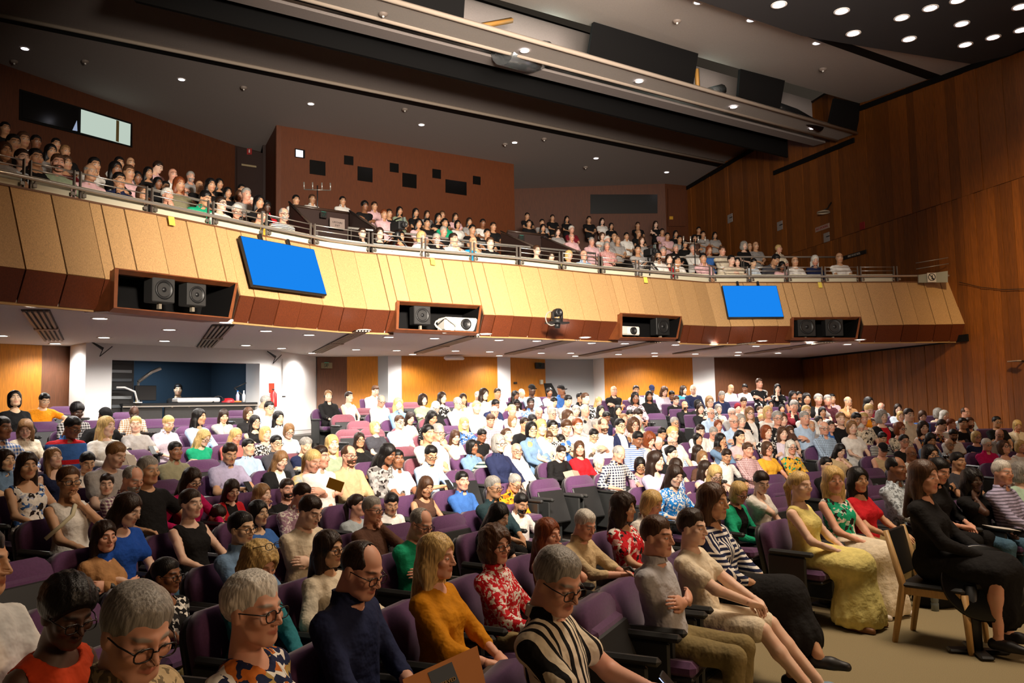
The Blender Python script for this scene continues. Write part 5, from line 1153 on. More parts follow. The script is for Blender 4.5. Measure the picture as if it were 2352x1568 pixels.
SEATS = [(-6.656, 10.856, 0.848, 0, 0, 'empty purple seat next to the person with short black hair in blue plaid shirt'),
(-6.943, 12.122, 0.971, 0, 0, 'empty purple seat next to the person with wavy light brown hair in cream shirt'),
(-7.803, 14.141, 1.218, 0, 0, 'empty purple seat next to the person with tight black curls in black grey plaid shirt'),
(-6.491, 12.733, 0.971, 0, 0, 'empty purple seat next to the person with black cap in black jacket'),
(-6.656, 14.045, 1.095, 0, 0, 'empty purple seat in front of the bald person in tan plaid shirt'),
(-5.877, 13.496, 0.971, 0, 0, 'empty purple seat next to the person with tied-up blonde hair in lilac polo'),
(-4.717, 10.333, 0.601, 0, 0, 'empty purple seat next to the person with short light brown hair in grey tee'),
(-3.587, 8.601, 0.354, 0, 0, 'empty purple seat next to the person with short black hair in olive polo'),
(-4.362, 9.154, 0.477, 0, 0, 'empty purple seat next to the child with short dark brown hair in grey shirt'),
(-5.541, 13.884, 0.971, 0, 0, 'empty purple seat next to the person with long black hair in light blue blouse'),
(-5.207, 14.251, 0.971, 0, 0, 'empty purple seat next to the person with long dark brown hair in grey cardigan'),
(-5.214, 15.606, 1.095, 0, 0, 'empty purple seat next to the person with brown bob in black jacket'),
(-5.066, 12.983, 0.848, 0, 0, 'empty purple seat next to the person with wavy blonde hair in green blouse'),
(-4.342, 12.368, 0.724, 0, 0, 'empty purple seat next to the person with long blonde hair in coral cardigan'),
(-3.733, 10.076, 0.477, 0, 0, 'empty purple seat in front of the person with wavy blonde hair in green blouse'),
(-3.275, 16.081, 0.971, 0, 1, 'empty rose seat in front of the person with tied-up dark brown hair in white camisole'),
(-2.79, 15.248, 0.848, 0, 1, 'empty rose seat next to the person with receding grey hair in white shirt with glasses'),
(-2.733, 14.032, 0.724, 0, 1, 'empty rose seat behind the person with long dark brown hair in black top with glasses'),
(-2.387, 14.341, 0.724, 0, 1, 'empty rose seat behind the person with blonde bob in charcoal tee'),
(-2.6, 17.803, 1.095, 0, 1, 'empty rose seat next to the person with short brown hair in light blue tee'),
(-1.571, 12.518, 0.477, 0, 1, 'empty rose seat behind the person with short black hair in white polo'),
(-3.13, 17.412, 1.095, 0, 1, 'empty rose seat next to the person with tied-up dark brown hair in white camisole'),
(-2.762, 18.85, 1.218, 0, 0, 'empty purple seat next to the person with receding grey hair in white shirt with glasses'),
(-2.331, 19.138, 1.218, 0, 1, 'empty rose seat next to the person with wavy blonde hair in denim jacket'),
(-1.446, 19.687, 1.218, 0, 0, 'empty purple seat next to the person with short grey hair in white shirt with glasses'),
(-1.073, 15.39, 0.724, 0, 0, 'empty purple seat next to the person with wavy blonde hair in blue white floral dress'),
(-0.584, 10.832, 0.23, 0, 0, 'empty purple seat in front of the person with long brown hair in cream top'),
(0.552, 10.599, 0.107, 0, 0, 'empty purple seat in front of the child with short dark brown hair in black hoodie'),
(1.035, 11.016, 0.107, 0, 0, 'empty purple seat in front of the person with short grey hair in mauve shawl'),
(3.432, 18.84, 0.848, 0, 0, 'empty purple seat next to the person with short dark brown hair in sage tee'),
(3.018, 16.636, 0.601, 0, 0, 'empty purple seat next to the person with short black hair in black top'),
(5.994, 21.511, 1.095, 0, 0, 'empty purple seat behind the child with plum headscarf in pink top'),
(6.472, 21.599, 1.095, 0, 0, 'empty purple seat next to the child with plum headscarf in pink top'),
(7.657, 22.727, 1.218, 0, 0, 'empty purple seat next to the person with short grey hair in maroon and black shirt'),
(3.909, 11.8, 0, 0, 0, 'empty purple seat in front of the person with brown bob in yellow top'),
(4.652, 12.166, 0, 0, 0, 'empty purple seat next to the person with short black hair in black tee'),
(3.629, 10.545, 0, 0, 0, 'empty purple seat next to the person with tied-up dark brown hair in white top'),
(3.102, 9.022, 0, 0, 0, 'empty purple seat next to the person with blonde ponytail in lemon sleeveless top'),
(5.685, 12.584, 0, 0, 0, 'empty purple seat next to the person with black cap in beige vest'),
(4.92, 11.243, 0, 0, 0, 'empty purple seat behind the person with wavy black hair in red top'),
(4.681, 10.058, 0, 0, 0, 'empty purple seat next to the person with wavy black hair in red top'),
(-3.119, 5.378, 0.107, 0, 0, 'empty purple seat behind the person with short black hair in white shirt'),
(-2.389, 4.639, 0, 0, 0, 'empty purple seat next to the person with long dark brown hair in tan cardigan'),
(-1.692, 3.754, 0, 0, 0, 'empty purple seat next to the person with tight black curls in red-orange dress'),
(-0.91, 7.488, 0, 0, 0, 'empty purple seat in front of the person with short black hair in white shirt'),
(-0.492, 8.067, 0, 0, 0, 'empty purple seat next to the person with receding grey hair in green tee'),
(0.647, 4.497, 0, 0, 0, 'empty purple seat in front of the person with short white hair in beige shirt')]
def ordlab(a, b): return a
SLLAB = ['first round downlight from the left under the balcony', 'second round downlight from the left under the balcony', 'third round downlight from the left under the balcony', 'fourth round downlight from the left under the balcony', 'fifth round downlight from the left under the balcony', 'sixth round downlight from the left under the balcony', 'seventh round downlight from the left under the balcony', 'eighth round downlight from the left under the balcony', 'ninth round downlight from the left under the balcony', 'tenth round downlight from the left under the balcony', 'eleventh round downlight from the left under the balcony', 'twelfth round downlight from the left under the balcony', 'thirteenth round downlight from the left under the balcony', 'fourteenth round downlight from the left under the balcony', 'fifteenth round downlight from the left under the balcony', 'sixteenth round downlight from the left under the balcony', 'seventeenth round downlight from the left under the balcony', 'eighteenth round downlight from the left under the balcony', 'nineteenth round downlight from the left under the balcony', 'twentieth round downlight from the left under the balcony', 'twenty-first round downlight from the left under the balcony', 'twenty-second round downlight from the left under the balcony', 'twenty-third round downlight from the left under the balcony', 'twenty-fourth round downlight from the left under the balcony', 'twenty-fifth round downlight from the left under the balcony', 'twenty-sixth round downlight from the left under the balcony', 'twenty-seventh round downlight from the left under the balcony', 'twenty-eighth round downlight from the left under the balcony', 'twenty-ninth round downlight from the left under the balcony', 'thirtieth round downlight from the left under the balcony', 'thirty-first round downlight from the left under the balcony', 'thirty-second round downlight from the left under the balcony', 'thirty-third round downlight from the left under the balcony', 'thirty-fourth round downlight from the left under the balcony', 'thirty-fifth round downlight from the left under the balcony', 'thirty-sixth round downlight from the left under the balcony', 'thirty-seventh round downlight from the left under the balcony', 'thirty-eighth round downlight from the left under the balcony', 'thirty-ninth round downlight from the left under the balcony', 'fortieth round downlight from the left under the balcony', 'forty-first round downlight from the left under the balcony', 'forty-second round downlight from the left under the balcony', 'forty-third round downlight from the left under the balcony', 'forty-fourth round downlight from the left under the balcony', 'forty-fifth round downlight from the left under the balcony']
MLLAB = ['first bright downlight from the left in the pale ceiling', 'second bright downlight from the left in the pale ceiling', 'third bright downlight from the left in the pale ceiling', 'fourth bright downlight from the left in the pale ceiling', 'fifth bright downlight from the left in the pale ceiling', 'sixth bright downlight from the left in the pale ceiling', 'seventh bright downlight from the left in the pale ceiling', 'eighth bright downlight from the left in the pale ceiling', 'ninth bright downlight from the left in the pale ceiling', 'tenth bright downlight from the left in the pale ceiling', 'eleventh bright downlight from the left in the pale ceiling', 'twelfth bright downlight from the left in the pale ceiling', 'thirteenth bright downlight from the left in the pale ceiling', 'fourteenth bright downlight from the left in the pale ceiling', 'fifteenth bright downlight from the left in the pale ceiling', 'sixteenth bright downlight from the left in the pale ceiling', 'seventeenth bright downlight from the left in the pale ceiling', 'eighteenth bright downlight from the left in the pale ceiling', 'nineteenth bright downlight from the left in the pale ceiling']
DLLAB = ['first downlight from the left in the dark front ceiling', 'second downlight from the left in the dark front ceiling', 'third downlight from the left in the dark front ceiling', 'fourth downlight from the left in the dark front ceiling', 'fifth downlight from the left in the dark front ceiling', 'sixth downlight from the left in the dark front ceiling', 'seventh downlight from the left in the dark front ceiling', 'eighth downlight from the left in the dark front ceiling', 'ninth downlight from the left in the dark front ceiling', 'tenth downlight from the left in the dark front ceiling', 'eleventh downlight from the left in the dark front ceiling', 'twelfth downlight from the left in the dark front ceiling']
VLAB = ['first slatted air vent from the left in the balcony underside', 'second slatted air vent from the left in the balcony underside', 'third slatted air vent from the left in the balcony underside', 'fourth slatted air vent from the left in the balcony underside', 'fifth slatted air vent from the left in the balcony underside', 'sixth slatted air vent from the left in the balcony underside', 'seventh slatted air vent from the left in the balcony underside', 'eighth slatted air vent from the left in the balcony underside']
SMLAB = ['(first from the left)', '(second from the left)', '(third from the left)', '(fourth from the left)', '(fifth from the left)', '(sixth from the left)', '(seventh from the left)', '(eighth from the left)', '(tenth from the left)', '(eleventh from the left)', '(twelfth from the left)', '(ninth from the left)']
YLAB = ['below the third rail post', 'below the person in white shirt and beard', 'below the person in white polo', 'near the right end']
# ---------------------------------------------------------------- materials of the hall
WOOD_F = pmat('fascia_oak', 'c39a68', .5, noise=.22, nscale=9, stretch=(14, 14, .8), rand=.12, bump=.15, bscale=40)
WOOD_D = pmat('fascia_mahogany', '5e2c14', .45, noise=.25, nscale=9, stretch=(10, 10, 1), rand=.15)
WOOD_W = pmat('wall_plank', '7a4413', .5, noise=.3, nscale=6, stretch=(12, 12, .6), rand=.28)
WOOD_O = pmat('wall_veneer', 'c67c1c', .5, noise=.16, nscale=6, stretch=(9, 9, .8))
WOOD_B = pmat('wall_veneer_dark', '6a4128', .55, noise=.18, nscale=6, stretch=(9, 9, .8))
WOOD_BB = pmat('balcony_veneer', '542a10', .6, noise=.2, nscale=5, stretch=(8, 8, .8))
CEIL = pmat('ceiling_paint', '9a8f8a', .9, noise=.05, nscale=40); CEILC = pmat('ceiling_paint_front', 'a39a92', .9, noise=.05, nscale=40); LIP = pmat('ceiling_lip', 'b0a090', .8)
SOFF = pmat('soffit_paint', 'e6e0dc', .9, noise=.04, nscale=50); WHITE = pmat('wall_white', 'f0efee', .8); GREYW = pmat('wall_grey', 'b5b9bb', .8)
BLACK = pmat('black_paint', '0d0c0c', .7, spec=.2); BLACK2 = pmat('black_plastic', '1a1a1b', .45); DARKB = pmat('dark_brown_panel', '2a1610', .6); BOOTHB = pmat('booth_blue', '2c4254', .9); CHAR = pmat('charcoal_laminate', '2e2d2d', .6, noise=.06)
STEEL = pmat('rail_steel', 'cfc9c0', .28, .75); STEELD = pmat('rail_post', '8f8880', .35, .7); CREAM = pmat('cream_panel', 'd9d2b8', .6)
CARPET = pmat('carpet', '8b7d5c', .95, noise=.2, nscale=180, bump=.4, bscale=300); STEPC = pmat('step_carpet', '56524e', .95, noise=.15, nscale=120)
SEATF = pmat('seat_fabric', '553158', .9, noise=.12, nscale=60, rand=.14, sheen=.2); SEATR = pmat('seat_fabric_rose', '7c4552', .9, noise=.12, nscale=60, rand=.10, sheen=.2)
SHELL = pmat('seat_shell', '232324', .5); ARMM = pmat('seat_arm', '2b2c2c', .4)
def glow(name, col, st):
    if name in MATS: return MATS[name]
    m, nt, b, N, L = nmat(name); e = N('ShaderNodeEmission'); e.inputs[0].default_value = lin(col); e.inputs[1].default_value = st
    L(e.outputs[0], nt.nodes['Material Output'].inputs[0]); MATS[name] = m; return m
LAMP = glow('lamp_glow', 'fff2e4', 22); LAMPH = glow('lamp_glow_hall', 'f6f0ff', 14); BLUE = glow('screen_blue', '1a86f0', 1.0); EXITG = glow('exit_green', '38e8b8', 1.1); LITW = glow('lit_room', 'cfe0d2', .8); LITS = glow('lit_port', 'f2f2ff', 1.6)
C0 = Vector((10.22, -.1, 0))
def wall(name, pts, z0, z1, mat, th=.12, kind='structure', parent=None):
    b = B()
    for p, q in zip(pts, pts[1:]):
        p, q = Vector((p[0], p[1], 0)), Vector((q[0], q[1], 0)); d = (q-p).normalized(); n = Vector((d.y, -d.x, 0))
        if n.dot(p-Vector((0, 0, 0))) < 0: n = -n
        b.prism([(p.x, p.y, z0), (q.x, q.y, z0), (q.x, q.y, z1), (p.x, p.y, z1)], n*th)
    return b.obj(name, mat, parent, kind=kind) if parent is None else b.obj(name, mat, parent)
def slab(name, pts, th, mat, kind='structure', parent=None):
    b = B().prism(pts, (0, 0, th)); return b.obj(name, mat, parent, kind=kind) if parent is None else b.obj(name, mat, parent)
def ex(p, q, t): p, q = Vector(p), Vector(q); return p+(q-p)*t
# ---------------------------------------------------------------- floor and terraces
slab('floor', [(-14, -3, 0), (13, -3, 0), (11.6, 14.6, 0), (2, 18, 0), (-8, 14, 0)], -.2, CARPET)
WP = Vector((8.97, 25.0, 0)); WD = (Vector((10.56, 18.3, 0))-WP).normalized()      # right wall line
def clamp_wall(p, e=.1):
    d = (p-WP).cross(WD).z; return p if d > e else p+Vector((-WD.y*-1, -WD.x, 0))*(e-d) if False else (p if d > e else p+Vector((WD.y, -WD.x, 0))*(e-d))
def arc(r, n=40):
    def pt(t): return C0+Vector((r*math.cos(t), r*math.sin(t), 0))
    t0, t1 = math.radians(60), math.radians(174)
    for _ in range(30):
        tm = (t0+t1)/2
        if (pt(tm)-WP).cross(WD).z > .1: t1 = tm
        else: t0 = tm
    e = math.radians(174); return [pt(t1+(e-t1)*i/n) for i in range(n+1)]
def terrace(name, r0, r1, z0, z1, mat):
    a, c = arc(r0), arc(r1); b = B(); n = len(a)
    V = [p+Vector((0, 0, z0)) for p in a]+[p+Vector((0, 0, z1)) for p in a]+[p+Vector((0, 0, z1)) for p in c]+[p+Vector((0, 0, z0)) for p in c]
    F = [(j*n+i, j*n+i+1, ((j+1) % 4)*n+i+1, ((j+1) % 4)*n+i) for j in range(4) for i in range(n-1)]+[(0, n, 2*n, 3*n), (n-1, 4*n-1, 3*n-1, 2*n-1)]
    b.add(V, F); return b.obj(name, mat, None, kind='structure')
def rowz(k): return max(0, .13*(10.62+.95*k-13.6))
for k in range(4, 15): terrace('floor_terrace', 10.62+.95*k-.42, 10.62+.95*(k+1)-.42 if k < 14 else 27.5, -.2, rowz(k), STEPC)
for k in range(0, 14): terrace('floor_balcony', 19.8+.95*k-.5 if k else 19.35, 19.8+.95*(k+1)-.5, 3.95, 4.12+.27*.95*k, STEPC)
# ---------------------------------------------------------------- stalls back wall
ZC = 3.23
A0, A1 = (-9.775, 14.456, 3.230), (-8.477, 15.962, 3.230)
wall('wall_back', [A0, ex(A0, A1, .603)], 0, ZC, WOOD_O); wall('wall_back', [ex(A0, A1, .603), ex(A0, A1, 1.2)], 0, ZC, WOOD_B)
wall('wall_left', [A0, (-4.5, -2)], 0, 11, pmat('wall_left_wood', '4a2c18', .6), .2)
B0, B1, B2 = (-7.952, 14.985, 3.230), (-5.493, 17.492, 3.230), (-5.144, 17.861, 3.230)
B0a = ex(B0, B1, .133); zo = 2.93
wall('pillar', [B0, B0a], 0, ZC, WHITE, .9); wall('lintel', [B0a, B1], zo, ZC, WHITE, .2); wall('pillar', [B1, B2], 0, ZC, WHITE, .6)
bn = Vector((-(B1[1]-B0[1]), B1[0]-B0[0], 0)).normalized(); bq = lambda t, d: Vector(ex(B0, B1, t))*1+bn*d
wall('wall_booth', [bq(.10, .3), bq(.10, 2.6), bq(1.05, 2.6), bq(1.05, .3)], 0, ZC, BOOTHB, -.1); slab('ceiling_booth', [bq(.1, .2).to_tuple()[:2]+(ZC,), bq(1.05, .2).to_tuple()[:2]+(ZC,), bq(1.05, 2.7).to_tuple()[:2]+(ZC,), bq(.1, 2.7).to_tuple()[:2]+(ZC,)], .1, BLACK)
D0, D1 = (-5.227, 17.980, 3.230), (-4.914, 20.226, 3.230)
wall('wall_back', [D0, D1], 0, ZC, WHITE); b = B(); dv = (Vector(D1)-Vector(D0)).normalized(); dn = Vector((dv.y, -dv.x, 0)); dn = dn if dn.y < 0 else -dn
wall('baseboard_back', [Vector(D0)+dn*.02, Vector(D1)+dn*.02], .85, 1.13, BLACK, .02)
E = [(-4.894, 20.143, 3.230), (-4.185, 20.357, 3.230), (-3.411, 20.410, 3.230), (-3.142, 20.313, 3.230), (-2.814, 20.410, 3.230), (-0.407, 21.686, 3.230), (-0.055, 21.890, 3.230), (0.942, 23.124, 3.230), (2.363, 23.576, 3.230), (2.619, 23.015, 3.230), (5.284, 23.626, 3.230), (5.948, 23.723, 3.230), (8.026, 24.466, 3.230), (8.949, 24.861, 3.230)]
for a, c, nm, m in ((0, 1, 'wall_back', WOOD_B), (1, 2, 'wall_back', WOOD_O), (2, 3, 'pillar', GREYW), (3, 4, 'pillar', WHITE), (4, 5, 'wall_back', WOOD_O), (5, 6, 'pillar', WHITE), (6, 7, 'wall_back', WOOD_O), (7, 8, 'wall_back', GREYW), (8, 9, 'pillar', WHITE), (9, 10, 'wall_back', WOOD_O), (10, 11, 'pillar', WHITE), (11, 12, 'wall_back', WOOD_B), (12, 13, 'wall_back', WOOD_B)):
    wall(nm, [E[a], E[c]], 0, ZC, m, .5 if nm == 'pillar' else .12)
# ---------------------------------------------------------------- balcony: soffit, fascia
SE = [(-6.272, 9.174, 4.650), (-6.036, 9.526, 4.650), (-5.766, 9.927, 4.650), (-5.496, 10.328, 4.650), (-5.403, 10.457, 4.650), (-5.223, 10.703, 4.650), (-4.948, 11.080, 4.650), (-4.685, 11.452, 4.650), (-4.420, 11.843, 4.650), (-4.310, 12.007, 4.650), (-4.160, 12.227, 4.650), (-3.897, 12.613, 4.650), (-3.637, 12.970, 4.650), (-3.373, 13.332, 4.650), (-3.105, 13.699, 4.650), (-2.761, 14.006, 4.650), (-2.393, 14.231, 4.650), (-2.243, 14.322, 4.650), (-2.027, 14.454, 4.650), (-1.650, 14.684, 4.650), (-1.290, 14.885, 4.650), (-0.920, 15.087, 4.650), (-0.760, 15.175, 4.650), (-0.549, 15.291, 4.650), (-0.192, 15.486, 4.650), (0.165, 15.712, 4.650), (0.533, 15.974, 4.650), (0.905, 16.238, 4.650), (1.270, 16.498, 4.650), (1.626, 16.752, 4.650), (1.990, 16.971, 4.650), (2.119, 17.044, 4.650), (2.350, 17.175, 4.650), (2.709, 17.379, 4.650), (3.066, 17.582, 4.650), (3.420, 17.783, 4.650), (3.606, 17.889, 4.650), (3.772, 17.986, 4.650), (4.135, 18.205, 4.650), (4.471, 18.407, 4.650), (4.814, 18.455, 4.650), (5.366, 18.522, 4.650), (5.944, 18.592, 4.650), (6.324, 18.638, 4.650), (6.536, 18.664, 4.650), (6.940, 18.711, 4.650), (7.320, 18.744, 4.650), (7.744, 18.780, 4.650), (8.009, 18.803, 4.650), (8.360, 18.833, 4.650), (8.981, 18.886, 4.650), (9.368, 18.919, 4.650), (9.777, 18.954, 4.650), (10.189, 18.989, 4.650), (10.699, 19.033, 4.650)]      # top edge of the fascia, one point per panel joint
NP = len(SE); SE = [Vector(p) for p in SE]
def fas(p, which):
    n = (C0-p); n.z = 0; n.normalize()
    return {'T': p, 'K': Vector((p.x, p.y, 3.6))+n*.42, 'B': Vector((p.x, p.y, 3.23))+n*.24}[which]
Bl = [fas(p, 'B') for p in SE]
back = [A0, (B0[0], B0[1]+1.4, ZC), (B1[0]-.3, B1[1]+1.6, ZC), (D1[0], D1[1]+.3, ZC)]+[(e[0]-.1, e[1]+.2, ZC) for e in E[2:]]
slab('ceiling_soffit', [tuple(p) for p in Bl]+[tuple(clamp_wall(Vector((9.2, 24.6, 0)))[:2])+(ZC,)]+[tuple(e) for e in back[::-1]], .03, SOFF)
fz = link('balcony_fascia', None, None, kind='structure')
bb = B()
CUT = [None, None, None, None, (0.841, 0.839), (0.839, 0.835), (0.835, 0.831), (0.831, 0.828), (0.828, 0.826), None, None, None, None, None, None, None, None, (0.824, 0.826), (0.826, 0.828), (0.828, 0.829), (0.829, 0.831), (0.831, 0.832), None, None, None, None, None, None, None, None, None, (0.81, 0.811), (0.811, 0.813), (0.813, 0.815), (0.815, 0.817), (0.817, 0.817), None, None, None, None, None, None, None, (0.805, 0.805), (0.805, 0.806), (0.806, 0.807), (0.807, 0.808), (0.808, 0.808), None, None, None, None, None, None]        # where a recess opens in the fascia: share of the upper panel that is left above it
def fpt(i, w, cut):
    t, k = fas(SE[i], 'T'), fas(SE[i], 'K'); return fas(SE[i], w) if cut is None or w != 'K' else t+(k-t)*cut
for i in range(NP-1):
    for a, c in (('T', 'K'), ('K', 'B')):
        if CUT[i] and a == 'K': continue
        cu = CUT[i] or (None, None)
        q = [fpt(i, a, None), fpt(i+1, a, None), fpt(i+1, c, cu[1]), fpt(i, c, cu[0])]; n = (q[1]-q[0]).cross(q[3]-q[0]).normalized(); n = n if n.y > 0 else -n
        bb.prism([v+n*.025 for v in q], n*.12); continue
        q = [fas(SE[i], a), fas(SE[i+1], a), fas(SE[i+1], c), fas(SE[i], c)]; n = (q[1]-q[0]).cross(q[3]-q[0]).normalized(); n = n if n.y > 0 else -n
        bb.prism([v+n*.025 for v in q], n*.12)
bb.obj('fascia_backing', pmat('fascia_backing', '3c2818', .7), fz)
def inset(q, e):
    c = [Vector(v) for v in q]; u = (c[1]-c[0]).normalized()*e
    return [c[0]+u, c[1]-u, c[2]-u, c[3]+u]
for i in range(NP-1):
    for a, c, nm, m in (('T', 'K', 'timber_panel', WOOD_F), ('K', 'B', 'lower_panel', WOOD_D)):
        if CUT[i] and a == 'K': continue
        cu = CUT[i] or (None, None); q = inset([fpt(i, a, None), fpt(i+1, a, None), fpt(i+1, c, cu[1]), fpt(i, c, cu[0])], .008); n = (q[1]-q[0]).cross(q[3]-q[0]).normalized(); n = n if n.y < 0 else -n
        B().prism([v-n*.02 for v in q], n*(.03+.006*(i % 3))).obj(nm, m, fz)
    q = [fas(SE[i], 'T'), fas(SE[i+1], 'T')]; n = C0-q[0]; n.z = 0; n.normalize()
    B().prism([q[0]-n*.25, q[1]-n*.25, q[1]+n*.03, q[0]+n*.03], (0, 0, .025)).obj('cap_rail', pmat('cap_rail', '6a4428', .5), fz)
    if CUT[i]: continue
    q = [Bl[i], Bl[i+1]]; B().prism([q[0], q[1], q[1]-n*.05+Vector((0, 0, 0)), q[0]-n*.05], (0, 0, -.035)).obj('edge_strip', pmat('edge_strip', 'b08a58', .6), fz)
wn = Vector((-WD.y, WD.x, 0)); wn = wn if wn.x < 0 else -wn
e = [SE[-1]+Vector((.25, 0, .06)), fas(SE[-1], 'K')+Vector((.28, -.08, .02)), fas(SE[-1], 'B')+Vector((.25, .0, -.12)), fas(SE[-1], 'B')+Vector((.1, .35, .05)), SE[-1]+Vector((.2, .4, .06))]
B().prism(e, (-.14, .0, 0)).obj('end_bracket', BLACK, fz)
c1, c2 = (8.980, 24.957, 3.174), (10.522, 18.461, 3.202)
B().prism([Vector(c1)+wn*.03, Vector(c2)+wn*.03, Vector(c2)+wn*.03+Vector((0, 0, .16)), Vector(c1)+wn*.03+Vector((0, 0, .16))], wn*.05).obj('trim_soffit', BLACK, None, kind='structure')
# ---------------------------------------------------------------- balustrade
bal = link('balustrade', None, None, 'steel balustrade with cream panels along the balcony front', 'railing'); bal.location = (0, 0, 0)
def offp(p, n_, dz): n = C0-p; n.z = 0; n.normalize(); return p+n*n_+Vector((0, 0, dz))
B().tube([offp(p, .05, .15) for p in SE]+[offp(SE[-1], .05, .15)+Vector((.35, .3, -.03))], .026, 8).obj('handrail', STEEL, bal)
PO = [Vector(p) for p in [(-6.246, 9.212, 4.650), (-5.911, 9.712, 4.650), (-5.569, 10.221, 4.650), (-4.993, 11.018, 4.650), (-4.437, 11.818, 4.650), (-3.887, 12.627, 4.650), (-3.313, 13.414, 4.650), (-2.470, 14.183, 4.650), (-1.582, 14.725, 4.650), (-0.703, 15.206, 4.650), (0.182, 15.725, 4.650), (1.062, 16.351, 4.650), (1.930, 16.937, 4.650), (2.792, 17.427, 4.650), (3.672, 17.926, 4.650), (4.658, 18.436, 4.650), (5.565, 18.546, 4.650), (6.473, 18.656, 4.650), (7.373, 18.748, 4.650), (8.243, 18.823, 4.650), (9.131, 18.899, 4.650)]]
for a, c in zip(PO, PO[1:]):
    u = (c-a).normalized(); a2, c2_ = a+u*.06, c-u*.06
    B().prism([offp(a2, -.06, .03), offp(c2_, -.06, .03), offp(c2_, -.06, .21), offp(a2, -.06, .21)], u.cross(Vector((0, 0, 1)))*-.012).obj('cream_panel', CREAM, bal)
    for dz in (.29, .38): B().tube([offp(a2, -.04, dz), offp(c2_, -.04, dz)], .009, 6).obj('thin_rail', STEEL, bal)
for p in PO:
    for s in (-1, 1):
        u = (C0-p); u.z = 0; u.normalize(); t = Vector((-u.y, u.x, 0)); M = frame3(t, u, Vector((0, 0, 1)))
        B().box(offp(p, -.04, .19)+t*s*.04, (.018, .05, .42), 0, M, .004).box(offp(p, -.0, .08)+t*s*.075, (.05, .02, .05), 0, M, .004).tube([offp(p, 0, .1)+t*s*.06, offp(p, .05, .14)+t*s*.06], .008, 6).obj('post', STEELD, bal)
br = link('rear_handrail', None, None, 'second steel handrail behind the balcony front row', 'railing'); br.location = (0, 0, 0)
for seg in ([(-7.389, 10.877, 5.546), (-7.209, 11.160, 5.577), (-6.819, 11.742, 5.575), (-6.267, 12.500, 5.569), (-5.758, 13.139, 5.549), (-5.345, 13.622, 5.534), (-4.795, 14.221, 5.488), (-4.294, 14.730, 5.455)], [(-3.209, 15.718, 5.484), (-1.963, 16.697, 5.532), (-0.530, 17.648, 5.523), (0.509, 18.237, 5.523), (2.030, 18.965, 5.493)], [(3.498, 19.531, 5.487), (4.532, 19.855, 5.528), (5.854, 20.185, 5.565), (7.173, 20.425, 5.585), (8.416, 20.571, 5.589)]):
    pts = [Vector(p) for p in seg]; B().tube(pts, .024, 8).obj('rail_tube', STEEL, br)
    for p in pts[::2]+[pts[-1]]: B().tube([p, p-Vector((0, 0, 1.0))], .012, 6).tube([p+Vector((.06, .03, 0)), p+Vector((.06, .03, -1.0))], .012, 6).obj('rail_upright', STEELD, br)
# stair-well walls of the balcony
for pts, lab in (([(-4.499, 16.519, 6.158), (-3.479, 17.369, 6.179), (-3.481, 17.368, 5.357), (-4.496, 16.521, 5.348)], 'x'), ([(-0.057, 19.578, 6.214), (0.862, 20.031, 6.185), (1.757, 20.424, 5.573), (-0.071, 19.571, 5.453)], 'y')):
    p = [Vector(v) for v in pts]; B().prism(p, (-.03, .1, 0)).obj('partition_stairwell', DARKB, None, kind='structure')
    B().tube([p[0], p[1]], .03, 8).obj('trim_stairwell', pmat('dark_rail', '3a2a22', .3), None, kind='structure')
for a, c in (((-4.399, 15.801, 6.028), (-3.646, 14.863, 5.259)), ((-3.459, 17.130, 6.159), (-2.704, 15.942, 5.516)), ((-0.226, 19.262, 6.115), (0.534, 18.081, 5.492)), ((0.785, 19.774, 6.077), (1.606, 18.613, 5.454))):
    a, c = Vector(a), Vector(c); B().prism([a, c, c-Vector((0, 0, .9)), a-Vector((0, 0, 1.2))], (.05, .02, 0)).obj('partition_stair', DARKB, None, kind='structure'); B().tube([a+Vector((0, 0, .02)), c+Vector((0, 0, .02))], .022, 8).obj('trim_stair', pmat('stair_rail', '6a5a50', .25, .6), None, kind='structure')
# ---------------------------------------------------------------- balcony back walls and projection box
ZT = 10.75
LB = [(-13.030, 19.052, 10.750), (-9.094, 26.183, 10.750)]; wall('wall_balcony', LB, 3.9, ZT+.1, WOOD_BB)
RC = [LB[1], Vector(LB[1])+Vector((.9, 1.0, 0)), (-8.055, 26.198, 10.750)]; wall('wall_balcony', RC, 3.9, ZT+.1, DARKB)
BX = [(-8.097, 26.240, 10.750), (-7.175, 24.334, 10.750), (0.184, 28.827, 10.750)]; wall('wall_projection_box', BX, 3.9, ZT+.1, pmat('box_veneer', '663210', .6, noise=.14, nscale=5, stretch=(8, 8, 1)), .15)
wall('wall_projection_box', [BX[2], (0.204, 32.189, 10.750)], 3.9, ZT+.1, WOOD_BB, -.1)
RB = [(0.151, 32.185, 10.750), (6.271, 31.825, 10.750)]; wall('wall_balcony', RB, 3.9, ZT+.1, WOOD_BB); RD = [(6.306, 31.828, 10.750), (7.234, 32.146, 10.750)]; wall('wall_balcony', [RB[1], Vector(RD[1])+Vector((.6, .3, 0))], 3.9, ZT+.1, WOOD_BB)
def flat(name, q, th, mat, parent=None, out=.02, **kw):       # thin slab whose face is the quad q, standing proud of its wall towards the hall
    p = [Vector(v) for v in q]; n = (p[1]-p[0]).cross(p[-1]-p[0]).normalized()
    if n.dot(p[0]-Vector((2, 5, 2))) > 0: n = -n
    return B().prism([v+n*out for v in p], -n*th).obj(name, mat, parent, **kw)
w1 = link('window_1', None, None, kind='structure')
flat('window_frame', [(-12.496, 20.018, 10.220), (-10.948, 22.824, 10.307), (-10.940, 22.838, 9.586), (-12.490, 20.029, 9.423)], .06, BLACK, w1, .04)
